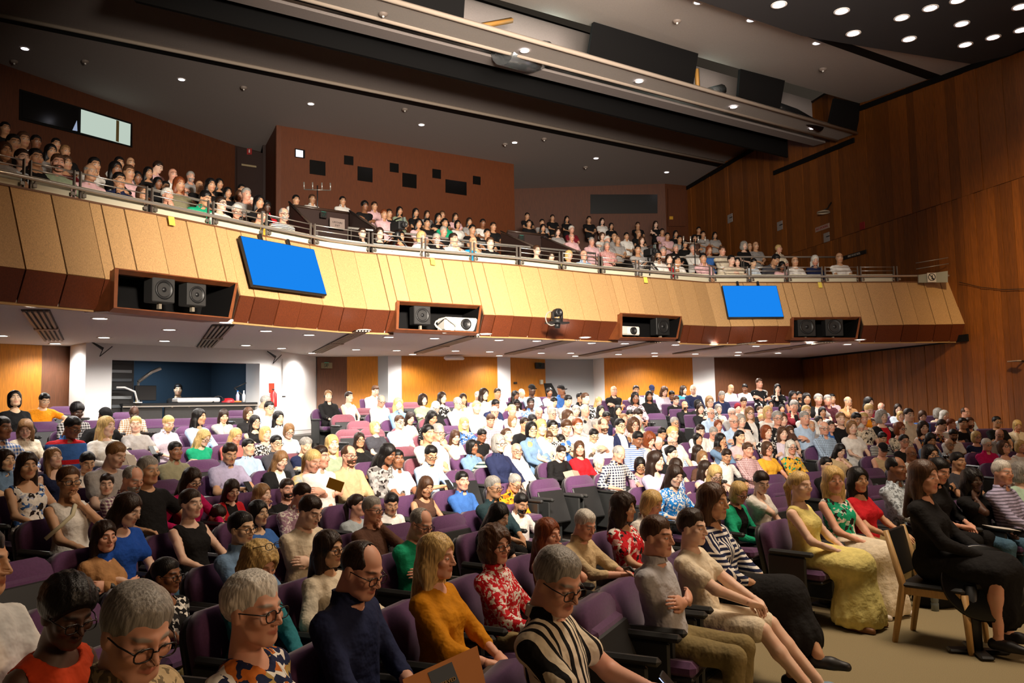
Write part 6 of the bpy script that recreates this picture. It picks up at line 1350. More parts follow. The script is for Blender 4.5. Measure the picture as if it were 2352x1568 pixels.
flat('lit_pane', [(-11.704, 21.453, 10.208), (-10.981, 22.763, 10.247), (-10.981, 22.763, 9.614), (-11.702, 21.456, 9.562)], .02, LITW, w1, .06); flat('dark_pane', [(-12.474, 20.058, 10.167), (-11.741, 21.387, 10.208), (-11.739, 21.391, 9.564), (-12.465, 20.076, 9.486)], .02, pmat('dark_glass', '060606', .15), w1, .06)
flat('mullion', [(-11.201, 22.365, 10.223), (-11.161, 22.437, 10.223), (-11.161, 22.437, 9.611), (-11.201, 22.366, 9.613)], .02, pmat('mullion', '7a6a40', .6), w1, .075); flat('curtain_gap', [(-11.766, 21.341, 9.850), (-11.756, 21.358, 9.565), (-11.822, 21.240, 9.549)], .01, glow('gap_light', 'b8c8e8', .6), w1, .075)
PORTS = [((-6.285, 24.877, 9.772), (-5.851, 25.142, 9.774), (-5.851, 25.142, 9.322), (-6.284, 24.878, 9.323)), ((-5.321, 25.466, 10.081), (-5.057, 25.627, 10.084), (-5.058, 25.626, 9.794), (-5.322, 25.465, 9.792)), ((-4.931, 25.703, 9.786), (-4.495, 25.970, 9.789), (-4.497, 25.969, 9.317), (-4.933, 25.703, 9.319)), ((-3.969, 26.291, 10.065), (-3.702, 26.454, 10.068), (-3.704, 26.453, 9.766), (-3.971, 26.290, 9.765)), ((-3.583, 26.527, 9.786), (-3.146, 26.793, 9.789), (-3.150, 26.791, 9.313), (-3.586, 26.525, 9.315)), ((-2.628, 27.110, 10.077), (-2.358, 27.274, 10.081), (-2.362, 27.272, 9.768), (-2.631, 27.108, 9.766)), ((-2.204, 27.368, 9.777), (-1.505, 27.796, 9.781), (-1.511, 27.792, 9.308), (-2.209, 27.365, 9.311)), ((-1.278, 27.934, 10.047), (-1.022, 28.090, 10.050), (-1.027, 28.087, 9.755), (-1.282, 27.932, 9.754))]
for i, q in enumerate(PORTS):
    w = flat('window_%d' % (i+2), q, .05, pmat('port_glass', '070605', .3), None, .03, kind='structure')
wl = link('window_10', None, None, kind='structure'); flat('port_frame', [(-6.687, 24.632, 10.065), (-6.416, 24.797, 10.058), (-6.415, 24.798, 9.791), (-6.686, 24.632, 9.786)], .05, BLACK, wl, .03); flat('lit_pane', [(-6.663, 24.646, 10.027), (-6.475, 24.761, 10.019), (-6.474, 24.762, 9.809), (-6.662, 24.647, 9.804)], .02, LITS, wl, .045)
flat('window_11', [(3.279, 32.001, 10.371), (5.960, 31.843, 10.279), (5.935, 31.845, 9.514), (3.258, 32.002, 9.584)], .06, pmat('port_glass', '070605', .3), None, .04, kind='structure')
flat('door_1', [(-9.021, 26.184, 10.660), (-8.168, 26.196, 10.440), (-8.157, 26.196, 8.701), (-9.005, 26.184, 8.934)], .05, DARKB, None, .03, kind='structure')
d2 = flat('door_2', [(6.372, 31.850, 10.505), (7.130, 32.110, 10.526), (7.072, 32.090, 9.015), (6.316, 31.831, 8.971)], .05, WOOD_BB, None, .06, kind='structure')
# ---------------------------------------------------------------- right wall of planks
wr = link('wall_right', None, None, kind='structure')
s = -9.0; i = 0
def wpt(s_, z): p = WP+WD*s_; return Vector((p.x, p.y, z))
back_ = B().prism([wpt(-9, 0)-wn*.03, wpt(12.5, 0)-wn*.03, wpt(12.5, 11)-wn*.03, wpt(-9, 11)-wn*.03], -wn*.1).obj('wall_backing', DARKB, wr)
def planks(z0, z1, wmin, wmax, seed):
    R_ = random.Random(seed); s = -8.9
    while s < 12.4:
        w = R_.uniform(wmin, wmax); o = R_.uniform(0, .022)
        B().prism([wpt(s+.004, z0)-wn*.03, wpt(s+w-.004, z0)-wn*.03, wpt(s+w-.004, z1)-wn*.03, wpt(s+.004, z1)-wn*.03], wn*(.03+o)).obj('plank', WOOD_W, wr); s += w
planks(0, 6.55, .13, .20, 3); planks(6.56, 10.9, .26, .42, 5)
# ---------------------------------------------------------------- main ceiling
g1u = [(-11.155, 17.109, 10.720), (7.736, 28.981, 10.720)]; g1l = [(-11.368, 17.444, 10.720), (7.918, 29.695, 10.720)]
def extl(pr, a=-.35, b=1.08): return ex(pr[0], pr[1], a), ex(pr[0], pr[1], b)
u0, u1 = extl(g1u); l0, l1 = extl(g1l); far = Vector((-6.6, 11, 0))
slab('ceiling_rear', [l0, l1, l1+far, l0+far], .1, CEIL); b = B().prism([u0, u1, l1, l0], (0, 0, .25)); b.obj('trim_ceiling_groove', BLACK, None, kind='structure')
B().tube([u0-Vector((0, .0, .02)), u1-Vector((0, 0, .02))], .05, 6).obj('trim_ceiling_lip', LIP, None, kind='structure')
L4 = [(-5.127, 14.230, 9.430), (9.040, 23.356, 9.430)]; L3 = [(-4.178, 14.265, 9.380), (9.238, 22.940, 9.380)]; L2 = [(-3.048, 14.379, 9.300), (9.392, 22.480, 9.300)]; L1 = [(-0.763, 14.896, 9.260), (9.656, 21.790, 9.260)]
P4, P3, P2, P1 = [extl(q, -.45, 1.0) for q in (L4, L3, L2, L1)]
up = Vector((0, 0, 1.3))
B().prism([u0+Vector((0, 0, .02)), u1+Vector((0, 0, .02)), P4[1]+up, P4[0]+up], (0, 0, .1)).obj('ceiling_middle', CEIL, None, kind='structure')
cv = link('ceiling_beam', None, None, kind='structure')
B().prism([P4[0], P4[1], P4[1]+up, P4[0]+up], (0, -.05, 0)).obj('beam_rear', CEIL, cv); B().prism([P4[0], P4[1], P3[1], P3[0]], (0, 0, .06)).obj('beam_strip', CEIL, cv)
B().prism([P3[0]+Vector((0, 0, .12)), P3[1]+Vector((0, 0, .12)), P2[1]+Vector((0, 0, .12)), P2[0]+Vector((0, 0, .12))], (0, 0, .1)).obj('beam_groove', BLACK, cv); B().prism([P2[0], P2[1], P1[1], P1[0]], (0, 0, .06)).obj('beam_face', CEILC, cv)
for q in (P2, P1): B().tube([q[0], q[1]], .05, 6).obj('beam_lip', LIP, cv)
B().prism([P1[0]+Vector((0, .05, 0)), P1[1]+Vector((0, .05, 0)), P1[1]+Vector((0, .12, .12)), P1[0]+Vector((0, .12, .12))], (0, .02, 0)).obj('beam_upstand', DARKB, cv)
L5 = [(-0.127, 15.621, 10.060), (9.699, 21.649, 10.060)]; P5 = extl(L5, -.5, 1.0)
cw = (10.393, 19.002, 9.624); cd = Vector(L5[1])-Vector(L5[0]); cd.normalize(); cwv = Vector(cw)
slab('ceiling_front', [P5[0], P5[1], Vector((11.0, 18.9, 9.62)), cwv-cd*30], .1, CEILC)
b = B().prism([(10.338, 19.235, 9.711), (10.449, 18.769, 9.612), Vector((10.449, 18.769, 9.612))-cd*9, Vector((10.338, 19.235, 9.711))-cd*9], (0, 0, .2)); b.obj('trim_front_groove', BLACK, None, kind='structure')
slab('ceiling_front', [(10.449, 18.769, 9.612), (10.676, 17.810, 9.490), Vector((10.676, 17.810, 9.490))-cd*7, Vector((10.449, 18.769, 9.612))-cd*7], .1, CEILC)
DC = [(3.128, 13.971, 9.250), (3.495, 14.203, 9.250), (5.952, 15.728, 9.250), (6.281, 15.857, 9.250), (7.534, 16.308, 9.250), (10.263, 17.266, 9.250), (11.230, 16.545, 9.250)]
slab('ceiling_dark', DC+[(13.5, 6, 9.25), (1.5, 6, 9.25)], .12, pmat('ceiling_dark', '1f1b1b', .9))
t0, t1 = wpt(-9, 10.72), wpt(-2.5, 10.68)
for a, c in ((wpt(-8.5, 10.7), wpt(-2.2, 10.65)), (wpt(-1.0, 9.45), wpt(3.1, 9.2)), (wpt(2.9, 10.05), wpt(12, 8.95))): B().prism([a, c, c+Vector((0, 0, -.14)), a+Vector((0, 0, -.14))], wn*.06).obj('trim_right', BLACK, None, kind='structure')
B().prism([Vector(L1[1]), Vector(L5[1]), Vector(L5[1])+Vector((.3, 1.2, .2)), Vector(L4[1])+Vector((0, 0, .3))], wn*.05).obj('trim_beam_end', BLACK, None, kind='structure')
# void above the beam: hung black panels, duct, braces
vd = Vector((-.5, .86, 0))
B().prism([P1[0]+vd*2.4, P1[1]+vd*2.4, P1[1]+vd*2.4+Vector((0, 0, 2)), P1[0]+vd*2.4+Vector((0, 0, 2))], (0, .1, 0)).obj('wall_ceiling_void', BLACK, None, kind='structure')
for nm, q in (('first', [(-2.386, 15.107, 10.100), (-0.790, 15.110, 10.000), (-0.810, 14.856, 9.302), (-2.203, 13.940, 9.271)]), ('second', [(1.860, 16.477, 9.989), (4.471, 18.198, 10.020), (4.348, 18.266, 9.317), (1.737, 16.542, 9.297)]), ('third', [(5.683, 19.008, 9.979), (7.071, 19.915, 10.034), (6.937, 19.976, 9.331), (5.632, 19.111, 9.334)]), ('fourth', [(8.804, 21.070, 9.998), (9.832, 21.733, 10.078), (9.639, 21.774, 9.280), (8.629, 21.101, 9.304)])):
    p = [Vector(v) for v in q]
    if nm == 'first': p = [Vector(v) for v in ((-2.323, 13.740, 9.844), (-0.754, 14.759, 9.932), (-0.810, 14.856, 9.302), (-2.344, 13.847, 9.273))]
    t = B().prism(p, vd*.08).obj('baffle_panel', BLACK); t['label'] = '%s black baffle panel hung in the ceiling gap above the long beam, counting from the stage side window end' % nm if False else '%s black baffle panel from the left in the ceiling gap' % nm; t['category'] = 'panel'; t['group'] = 'baffles in the ceiling gap'
SIL = pmat('duct_foil', 'a8b0b4', .25, .9, bump=.6, bscale=9); YEL = pmat('timber_brace', 'b0803c', .6)
def gp(p, k): return Vector(p)+vd*k
B().tube([gp((0.413, 15.639, 9.423), 1.0), gp((1.144, 16.095, 9.554), 1.3), gp((1.673, 16.382, 9.851), 1.6)], .32, 14).obj('air_duct', SIL, None, label='silver air duct visible through the ceiling gap', cat='duct')
for k, (a, c, l_) in enumerate((((-0.771, 14.828, 9.554), (-0.360, 15.142, 9.356), 'short timber brace crossing at the gap beside the first baffle'), ((-0.483, 15.048, 9.417), (0.375, 15.533, 9.805), 'long timber brace rising to the duct in the ceiling gap'), ((1.380, 16.260, 9.515), (1.738, 16.528, 9.366), 'timber brace just before the second baffle panel'), ((4.836, 18.455, 9.948), (4.882, 18.607, 9.373), 'upright timber between the second and third baffles'))):
    t = B().tube([gp(a, .5), gp(c, .5)], .06, 4).obj('timber_brace', YEL, None, label=l_, cat='brace')
B().tube([gp((7.045, 20.011, 9.502), .3), gp((7.776, 20.495, 9.500), .35), gp((8.629, 21.104, 9.293), .3)], .13, 10).obj('flexible_duct', pmat('flex_duct', '202224', .3, .5, bump=.8, bscale=14), None, label='black flexible duct lying beyond the third baffle', cat='duct')
B().tube([gp((5.143, 18.767, 9.433), .4), gp((5.573, 19.010, 9.632), .5)], .14, 10).obj('foil_elbow', SIL, None, label='shiny foil duct elbow beside the third baffle', cat='duct')
lamp('void_worklight', 'POINT', gp((1.242, 16.086, 9.902), .7), 14*LK, (.8, 1, .9), .1); lamp('void_worklight', 'POINT', gp((5.035, 18.596, 9.899), .7), 10*LK, (.75, 1, .9), .1)
# ---------------------------------------------------------------- downlights, vents and ceiling fittings
def disc(b, c, r, n, m=0, nrm=None, dz=0):
    b.add([Vector(c)+Vector((r*math.cos(2*PI*j/n), r*math.sin(2*PI*j/n), dz)) for j in range(n)], [tuple(range(n))], m)
TRIM = pmat('light_trim', 'e8e2da', .5)
def downlight(p, r, lampm, label, group, power, col, spot=2.6, tilt=None):
    o = empty('downlight', p, label, 'ceiling light', group)
    B().lathe((0, 0, 0), [(r*1.28, .0), (r*1.28, -.012), (r, -.012), (r*.96, .0)], 18).obj('trim_ring', TRIM, o)
    b = B(); disc(b, (0, 0, -.006), r*.97, 16); b.obj('diffuser', lampm, o)
    if power: lamp('downlight_lamp', 'SPOT', Vector(p)-Vector((0, 0, .05)), power, col, r, None, spot, .6)
SL = [(-8.471, 13.301, 3.230), (-5.812, 9.706, 3.230), (-8.513, 14.956, 3.230), (-5.718, 11.124, 3.230), (-7.088, 13.937, 3.230), (-6.422, 14.833, 3.230), (-5.477, 12.821, 3.230), (-4.246, 11.906, 3.230), (-5.353, 16.153, 3.230), (-4.083, 13.319, 3.230), (-4.911, 17.116, 3.230), (-3.578, 14.157, 3.230), (-4.662, 18.726, 3.230), (-3.474, 17.887, 3.230), (-2.485, 13.479, 3.230), (-2.283, 14.881, 3.230), (-2.644, 18.387, 3.230), (-2.454, 19.829, 3.230), (-1.480, 15.343, 3.230), (-1.334, 18.883, 3.230), (-0.481, 14.623, 3.230), (-0.540, 19.401, 3.230), (-0.260, 16.020, 3.230), (-0.336, 20.962, 3.230), (0.507, 16.409, 3.230), (0.729, 20.231, 3.230), (1.489, 20.443, 3.230), (1.700, 21.746, 3.230), (1.439, 15.779, 3.230), (1.711, 17.258, 3.230), (2.824, 21.339, 3.230), (2.464, 17.555, 3.230), (3.725, 21.067, 3.230), (3.973, 22.419, 3.230), (3.713, 18.231, 3.230), (4.955, 21.767, 3.230), (4.560, 18.178, 3.230), (6.367, 22.734, 3.230), (6.007, 21.356, 3.230), (5.806, 19.144, 3.230), (5.465, 17.536, 3.230), (7.292, 22.063, 3.230), (6.854, 18.467, 3.230), (7.977, 19.127, 3.230), (7.668, 17.684, 3.230)]
for i, p in enumerate(SL):
    lab = SLLAB[i]
    downlight(Vector(p)-Vector((0, 0, .002)), .095, LAMP, lab, 'downlights under the balcony', 34*LS, (1, .93, .86), 2.75)
ML = [(-11.619, 18.781, 10.720), (-8.650, 20.759, 10.720), (-6.891, 17.035, 10.720), (-5.683, 22.636, 10.720), (-4.083, 18.905, 10.720), (-2.702, 24.526, 10.720), (-1.241, 20.699, 10.720), (0.211, 26.398, 10.720), (0.375, 16.217, 9.270), (1.557, 22.525, 10.720), (3.137, 28.287, 10.720), (3.022, 17.914, 9.270), (6.030, 30.196, 10.720), (3.762, 15.154, 9.706), (7.123, 26.126, 10.720), (5.655, 19.632, 9.270), (5.020, 15.933, 9.707), (8.266, 21.323, 9.270), (6.795, 17.070, 9.713)]
for i, p in enumerate(ML): downlight(Vector(p)-Vector((0, 0, .004)), .085, LAMPH, MLLAB[i], 'downlights in the pale main ceiling', 0, None)
DL = [(5.074, 14.422, 9.250), (6.360, 14.719, 9.250), (6.976, 15.655, 9.250), (7.646, 15.025, 9.250), (8.245, 15.956, 9.250), (8.014, 14.664, 9.250), (8.378, 14.383, 9.250), (8.974, 15.326, 9.250), (9.571, 16.270, 9.250), (9.961, 15.948, 9.250), (9.716, 14.677, 9.250), (10.345, 15.638, 9.250)]
for i, p in enumerate(DL): downlight(Vector(p)-Vector((0, 0, .004)), .115, LAMPH, DLLAB[i], 'downlights in the dark front ceiling', 0, None)
for i, q in enumerate([((-6.166, 10.052, 3.225), (-5.829, 10.104, 3.225), (-7.942, 14.236, 3.225), (-8.270, 14.162, 3.225)), ((-4.538, 12.187, 3.225), (-4.280, 12.300, 3.225), (-6.068, 16.381, 3.225), (-6.432, 16.290, 3.225)), ((-2.588, 13.406, 3.225), (-2.391, 13.444, 3.225), (-4.322, 18.444, 3.225), (-4.602, 18.367, 3.225)), ((-0.825, 14.947, 3.225), (-0.556, 14.912, 3.225), (-2.137, 19.199, 3.225), (-2.328, 19.146, 3.225)), ((1.123, 16.164, 3.225), (1.373, 16.220, 3.225), (0.049, 20.298, 3.225), (-0.214, 20.223, 3.225)), ((2.885, 17.116, 3.225), (3.222, 17.079, 3.225), (1.989, 21.565, 3.225), (1.798, 21.509, 3.225)), ((5.155, 17.881, 3.225), (5.415, 17.942, 3.225), (4.503, 20.868, 3.225), (4.228, 21.484, 3.225)), ((6.986, 18.184, 3.225), (7.269, 18.005, 3.225), (6.596, 21.973, 3.225), (6.298, 21.889, 3.225))]):
    p = [Vector(v) for v in q]; c = sum(p, Vector())/4; o = empty('air_vent', c, VLAB[i], 'vent', 'slatted vents under the balcony')
    L = [v-c for v in p]; u = ((L[1]-L[0])+(L[2]-L[3]))/2; v = ((L[3]-L[0])+(L[2]-L[1]))/2
    k0 = -(u+v)/2; dz = Vector((0, 0, -.012))
    B().prism([k0, k0+u, k0+u+v, k0+v], (0, 0, -.006)).obj('backing', pmat('vent_dark', '3a2f28', .7), o)
    for s in range(5):
        a = k0+u*(.04+.2*s); B().prism([a+dz, a+u*.10+dz, a+u*.10+v+dz, a+v+dz], (0, 0, -.02)).obj('slat', pmat('vent_slat', '9a8a78', .5), o)
    B().prism([k0+v*.48+dz, k0+u+v*.48+dz, k0+u+v*.52+dz, k0+v*.52+dz], (0, 0, -.03)).obj('crossbar', pmat('vent_slat', '9a8a78', .5), o)
for i, p in enumerate([(-12.265, 19.420, 10.700), (-10.536, 19.495, 10.700), (-7.177, 21.306, 10.700), (-3.814, 18.278, 10.700), (-2.305, 14.573, 9.300), (-3.032, 23.126, 10.700), (-0.111, 26.455, 10.700), (1.189, 25.997, 10.700), (3.558, 16.182, 9.849), (5.421, 23.912, 10.700), (7.603, 18.809, 9.867), (2.848, 29.257, 10.700)]):
    o = empty('smoke_detector', p, 'round detector on the pale ceiling '+SMLAB[i], 'detector', 'small detectors on the ceiling'); B().lathe((0, 0, 0), [(.09, 0), (.09, -.03), (.06, -.06), (0, -.06)], 12).obj('detector_body', pmat('detector', '8a7c72', .6), o)
    B().lathe((0, 0, -.06), [(.025, 0), (.02, -.03), (0, -.03)], 8).obj('sensor', TRIM, o)
# ---------------------------------------------------------------- fascia fittings
def plane_of(p): p = [Vector(v) for v in p]; u = (p[1]-p[0]); w = u.length; u.normalize(); n = u.cross(p[3]-p[0]).normalized(); n = n if n.y < 0 else -n; return p, u, n
def tv(q, label):
    p, u, n = plane_of(q); dn = ((p[3]-p[0])+(p[2]-p[1]))/2; dn = dn-u*dn.dot(u); h = dn.length; dn.normalize(); c = sum(p, Vector())/4; w = ((p[1]-p[0]).length+(p[2]-p[3]).length)/2
    o = empty('wall_screen', c, label, 'screen', 'blue screens on the balcony front'); M = frame3(u, n, -dn)
    B().box((0, 0, 0), (w+.03, .06, h+.03), 0, M, .01).obj('bezel', BLACK2, o); b = B(); b.add([M @ Vector(v) for v in ((-w/2, .033, -h/2), (w/2, .033, -h/2), (w/2, .033, h/2), (-w/2, .033, h/2))], [(0, 1, 2, 3)]); b.obj('display', BLUE, o)
    for s in (-.18, .2): B().box(M @ Vector((w*s, -.06, h/2+.06)), (.05, .05, .22), 0, M, .008).obj('bracket', BLACK2, o)
tv([(-4.044, 12.043, 4.522), (-3.216, 13.199, 4.523), (-3.063, 12.892, 3.764), (-3.870, 11.753, 3.742)], 'large blue wall screen beside the wide speaker recess, left of the two'); tv([(4.851, 18.264, 4.540), (6.136, 18.419, 4.539), (6.104, 18.122, 3.799), (4.830, 17.961, 3.786)], 'blue wall screen on the right half of the balcony front')
def recess(q, label, depth=.7):
    p, u, n = plane_of(q); o = empty('speaker_recess', p[0], label, 'recess', 'timber framed recesses in the balcony front'); l = lambda v: v-p[0]
    wd = pmat('recess_wood', '7a4220', .5, noise=.2, nscale=8)
    P_ = [l(v)+n*.02 for v in p]; cen = sum(P_, Vector())/4; I = [v+(cen-v)*.0+(cen-v).normalized()*.05 for v in P_]
    b = B()
    for j in range(4): k = (j+1) % 4; b.prism([P_[j], P_[k], I[k], I[j]], -n*.12)
    b.obj('frame', wd, o)
    K = [v-n*depth*.0 for v in P_]; b = B(); D_ = [v-Vector((n.x, n.y, 0)).normalized()*depth for v in I]
    for j in range(4): k = (j+1) % 4; b.add([I[j], I[k], D_[k], D_[j]], [(0, 1, 2, 3)])
    b.add(D_, [(0, 1, 2, 3)]); b.obj('black_lining', BLACK, o)
    b = B(); nn = Vector((n.x, n.y, 0)).normalized()
    for j in (0, 2, 3): k = (j+1) % 4; b.prism([P_[j]-n*.1, P_[k]-n*.1, P_[k]-nn*depth-n*.0, P_[j]-nn*depth], (0, 0, .01) if j != 1 else (0, 0, .01))
    b.obj('side_casing', wd, o)
    return p, u, n
def place_q(p, a, b_): return p[0]+(p[1]-p[0])*a+(p[3]-p[0])*b_
def spk(p, u, n, a, b_, size, label, mat='2c2b2a'):
    nn = Vector((n.x, n.y, 0)).normalized(); M = frame3(u, nn, Vector((0, 0, 1))) ; c = place_q(p, a, b_)-nn*.25
    o = empty('loudspeaker', c, label, 'loudspeaker', 'loudspeakers in the balcony recesses'); m = pmat('spk_'+mat, mat, .6)
    B().box((0, 0, 0), (size, .22, size*1.05), 0, M, .012).obj('cabinet', m, o)
    B().lathe(M @ Vector((0, .112, 0)), [(size*.40, 0), (size*.40, .012), (size*.34, .015), (size*.30, -.0), (size*.12, -.02), (size*.10, .005), (0, .012)], 20, 0, frame3(u, Vector((0, 0, 1)), nn)).obj('cone', BLACK2, o)
    B().box(M @ Vector((0, .0, -size*.62)), (.04, .06, size*.3), 0, M).obj('bracket', pmat('spk_bracket', '8a8070', .5), o)
def projector(p, u, n, a, b_, label, w=.46):
    nn = Vector((n.x, n.y, 0)).normalized(); M = frame3(u, nn, Vector((0, 0, 1))); c = place_q(p, a, b_)-nn*.2
    o = empty('projector', c, label, 'projector', 'white projectors in the balcony recesses'); wm = pmat('projector_white', 'eae6dc', .5)
    B().box((0, 0, 0), (w, .34, w*.36), 0, M, .025).obj('body', wm, o); B().lathe(M @ Vector((w*.12, .17, 0)), [(w*.15, 0), (w*.15, .04), (w*.11, .045), (w*.08, .01), (0, .02)], 18, 0, frame3(u, Vector((0, 0, 1)), nn)).obj('lens', BLACK2, o)
    for k in range(6): B().box(M @ Vector((-w*.32, .173, -w*.12+k*w*.048)), (w*.26, .008, w*.018), 0, M).obj('grille_bar', pmat('grille', 'b8b4a8', .5), o)
    for s in (-1, 1): B().box(M @ Vector((s*w*.35, .05, -w*.2)), (.04, .04, .03), 0, M).obj('foot', BLACK2, o)
r1 = recess([(-5.046, 10.135, 3.744), (-3.996, 11.653, 3.761), (-3.965, 11.305, 3.199), (-4.939, 9.909, 3.201)], 'widest recess at the left with two square loudspeakers'); spk(*r1, .42, .36, .33, 'left loudspeaker in the widest recess'); spk(*r1, .69, .40, .30, 'right loudspeaker in the widest recess')
r2 = recess([(-2.000, 13.948, 3.769), (-0.550, 14.765, 3.761), (-0.611, 14.490, 3.228), (-1.985, 13.718, 3.244)], 'recess holding a white projector with looped cables'); spk(*r2, .33, .42, .32, 'loudspeaker beside the white projector with looped cables', '1c1b1b'); projector(*r2, .76, .70, 'white projector with grey looped cables beside it', .66)
nn = r2[2]; c = place_q(r2[0], .56, .78); B().tube([c+r2[1]*(.16*math.cos(t)+.05*math.cos(3.1*t))+Vector((0, 0, .14*math.sin(t))) for t in np.linspace(0, 12, 40)], .011, 6).obj('cable_loop', pmat('cable_grey', 'a8a49c', .5), None, label='looped grey cable beside the white projector', cat='cable')
r3 = recess([(2.248, 16.596, 3.783), (3.691, 17.415, 3.775), (3.521, 17.085, 3.266), (2.196, 16.319, 3.245)], 'narrow recess with a projector and a single loudspeaker near the right screen'); spk(*r3, .76, .42, .36, 'loudspeaker right of the smaller projector', '161616'); projector(*r3, .18, .68, 'smaller projector at the edge of the narrow recess', .5)
r4 = recess([(6.356, 18.197, 3.793), (7.993, 18.347, 3.789), (7.790, 18.122, 3.274), (6.263, 17.991, 3.301)], 'recess with two dark loudspeakers under the right screen side'); spk(*r4, .26, .42, .42, 'left dark loudspeaker in the recess nearest the right wall', '1e1d1d'); spk(*r4, .66, .42, .42, 'right dark loudspeaker in the recess nearest the right wall', '1e1d1d')
# camera bracketed to the fascia
pc = Vector((0.845, 15.137, 3.450))-Vector((0, .25, 0)); o = empty('robotic_camera', pc, 'black robotic camera on a bracket under the balcony front', 'camera')
M = frame3(Vector((.9, .43, 0)), Vector((.43, -.9, 0)), Vector((0, 0, 1)))
B().box((0, 0, -.02), (.42, .22, .03), 0, M, .008).box(M @ Vector((0, -.1, -.02)), (.06, .3, .05), 0, M).obj('bracket', BLACK2, o); B().lathe((0, 0, -.01), [(.11, 0), (.11, .05), (.07, .07), (0, .07)], 18).obj('base', BLACK2, o)
B().box(M @ Vector((-.09, 0, .12)), (.04, .09, .14), 0, M, .01).box(M @ Vector((.09, 0, .12)), (.04, .09, .14), 0, M, .01).obj('yoke', BLACK2, o); B().lathe(M @ Vector((0, -.06, .17)), [(.075, 0), (.08, .08), (.07, .16), (.04, .165), (.03, .15), (0, .155)], 18, 0, frame3(Vector((.9, .43, 0)), Vector((0, 0, 1)), Vector((.43, -.9, 0)))).obj('lens_head', BLACK2, o)
B().lathe((0, 0, -.12), [(0, 0), (.05, .0), (.06, .09), (0, .09)], 12).obj('lower_pod', BLACK2, o)
B().tube([M @ Vector((-.12-.12*math.sin(t), 0, .06+.13*math.cos(t))) for t in np.linspace(0, 5.2, 18)], .012, 6).obj('cable', pmat('cable_light', '9a948c', .5), o)
for i, p in enumerate([(-4.848, 11.217, 4.650), (-1.506, 14.767, 4.650), (2.887, 17.480, 4.650), (7.183, 18.732, 4.650)]):
    p = Vector(p); n = C0-p; n.z = 0; n.normalize(); t = Vector((-n.y, n.x, 0)); q = p+n*.10
    B().prism([q-t*.045, q+t*.045, q+t*.045+n*.035-Vector((0, 0, .13)), q-t*.045+n*.035-Vector((0, 0, .13))], n*.006).obj('seat_marker', pmat('marker_yellow', 'f2dc5a', .6), None, label='yellow paper marker on the balcony front '+YLAB[i], cat='marker', group='yellow markers on the balcony front')
# ---------------------------------------------------------------- signs
def text(s_, size, mat, parent, M, al='CENTER', ext=.002):
    cu = bpy.data.curves.new('lettering', 'FONT'); cu.body = s_; cu.size = size; cu.align_x = al; cu.align_y = 'CENTER'; cu.extrude = ext; cu.resolution_u = 2; cu.materials.append(mat)
    q = bpy.data.objects.new('lettering', cu); COL.objects.link(q); dg = bpy.context.evaluated_depsgraph_get(); me = bpy.data.meshes.new_from_object(q.evaluated_get(dg)); bpy.data.objects.remove(q)
    return link('lettering', me, parent, M=M)
def sign(name, q, mat, label, cat='sign', group=None, out=.03):
    p = [Vector(v) for v in q]; c = sum(p, Vector())/4; u = ((p[1]-p[0])+(p[2]-p[3])); u.z *= .0; u.normalize(); n = Vector((u.y, -u.x, 0)); n = n if n.dot(c) < 0 else -n
    if n.cross(Vector((0, 0, 1))).dot(u) > 0: u = u
    w = (p[1]-p[0]).length; h = (p[3]-p[0]).length; o = empty(name, c+n*out, label, cat, group); x = Vector((0, 0, 1)).cross(n); M = frame3(x, Vector((0, 0, 1)), n)
    B().box((0, 0, 0), (w, h, .02), 0, M, .004).obj('sign_plate', mat, o)
    return o, w, h, M
def MM(M, v): m = M.to_4x4(); m.translation = M @ Vector(v); return m
PAPER = pmat('sign_paper', 'cfc8c0', .8); INK = pmat('ink', '1a1414', .8); REDP = pmat('sign_red', '8a1c1c', .6)
def exit_sign(q, label, house):
    o, w, h, M = sign('exit_sign', q, house, label, 'exit sign', 'green exit signs', .06)
    b = B(); b.box((0, 0, .013), (h*.82, h*.86, .006), 0, M); b.obj('green_panel', EXITG, o)
    k = h*.4; b = B(); Z_ = .02
    def bar(a, c, r): b.tube([M @ Vector((a[0]*k, a[1]*k, Z_)), M @ Vector((c[0]*k, c[1]*k, Z_))], r*k, 5)
    b.lathe(M @ Vector((.05*k, .52*k, Z_)), [(.16*k, 0), (.16*k, .004), (0, .004)], 10, 0, M)
    for a, c in (((.0, .3), (-.1, -.15)), ((-.1, -.15), (.25, -.45)), ((.25, -.45), (.2, -.8)), ((-.1, -.15), (-.4, -.5)), ((-.4, -.5), (-.75, -.5)), ((0, .25), (.4, .05)), ((0, .25), (-.4, .0))): bar(a, c, .09)
    for a, c in (((-.85, -.9), (-.85, .85)), ((-.85, .85), (.7, .85)), ((.7, .85), (.7, -.1))): bar(a, c, .07)
    b.obj('running_figure', pmat('exit_dark', '06382e', .6), o)
HB = pmat('exit_house', '1a1512', .5)
exit_sign([(-4.802, 20.171, 3.077), (-4.537, 20.251, 3.076), (-4.537, 20.251, 2.934), (-4.802, 20.171, 2.935)], 'exit sign on the brown wall beside the white door', pmat('exit_brown', '8a7a5a', .5))
exit_sign([(0.603, 22.705, 3.113), (0.874, 23.040, 3.126), (0.870, 23.035, 2.952), (0.599, 22.700, 2.941)], 'exit sign above the timber door by the grey alcove', HB)
exit_sign([(-4.036, 16.787, 6.076), (-3.920, 16.884, 6.089), (-3.920, 16.884, 5.957), (-4.036, 16.787, 5.945)], 'exit sign on the left balcony stairwell', HB); exit_sign([(0.188, 19.592, 6.093), (0.328, 19.663, 6.094), (0.326, 19.661, 5.963), (0.185, 19.590, 5.962)], 'exit sign on the centre balcony stairwell', HB)
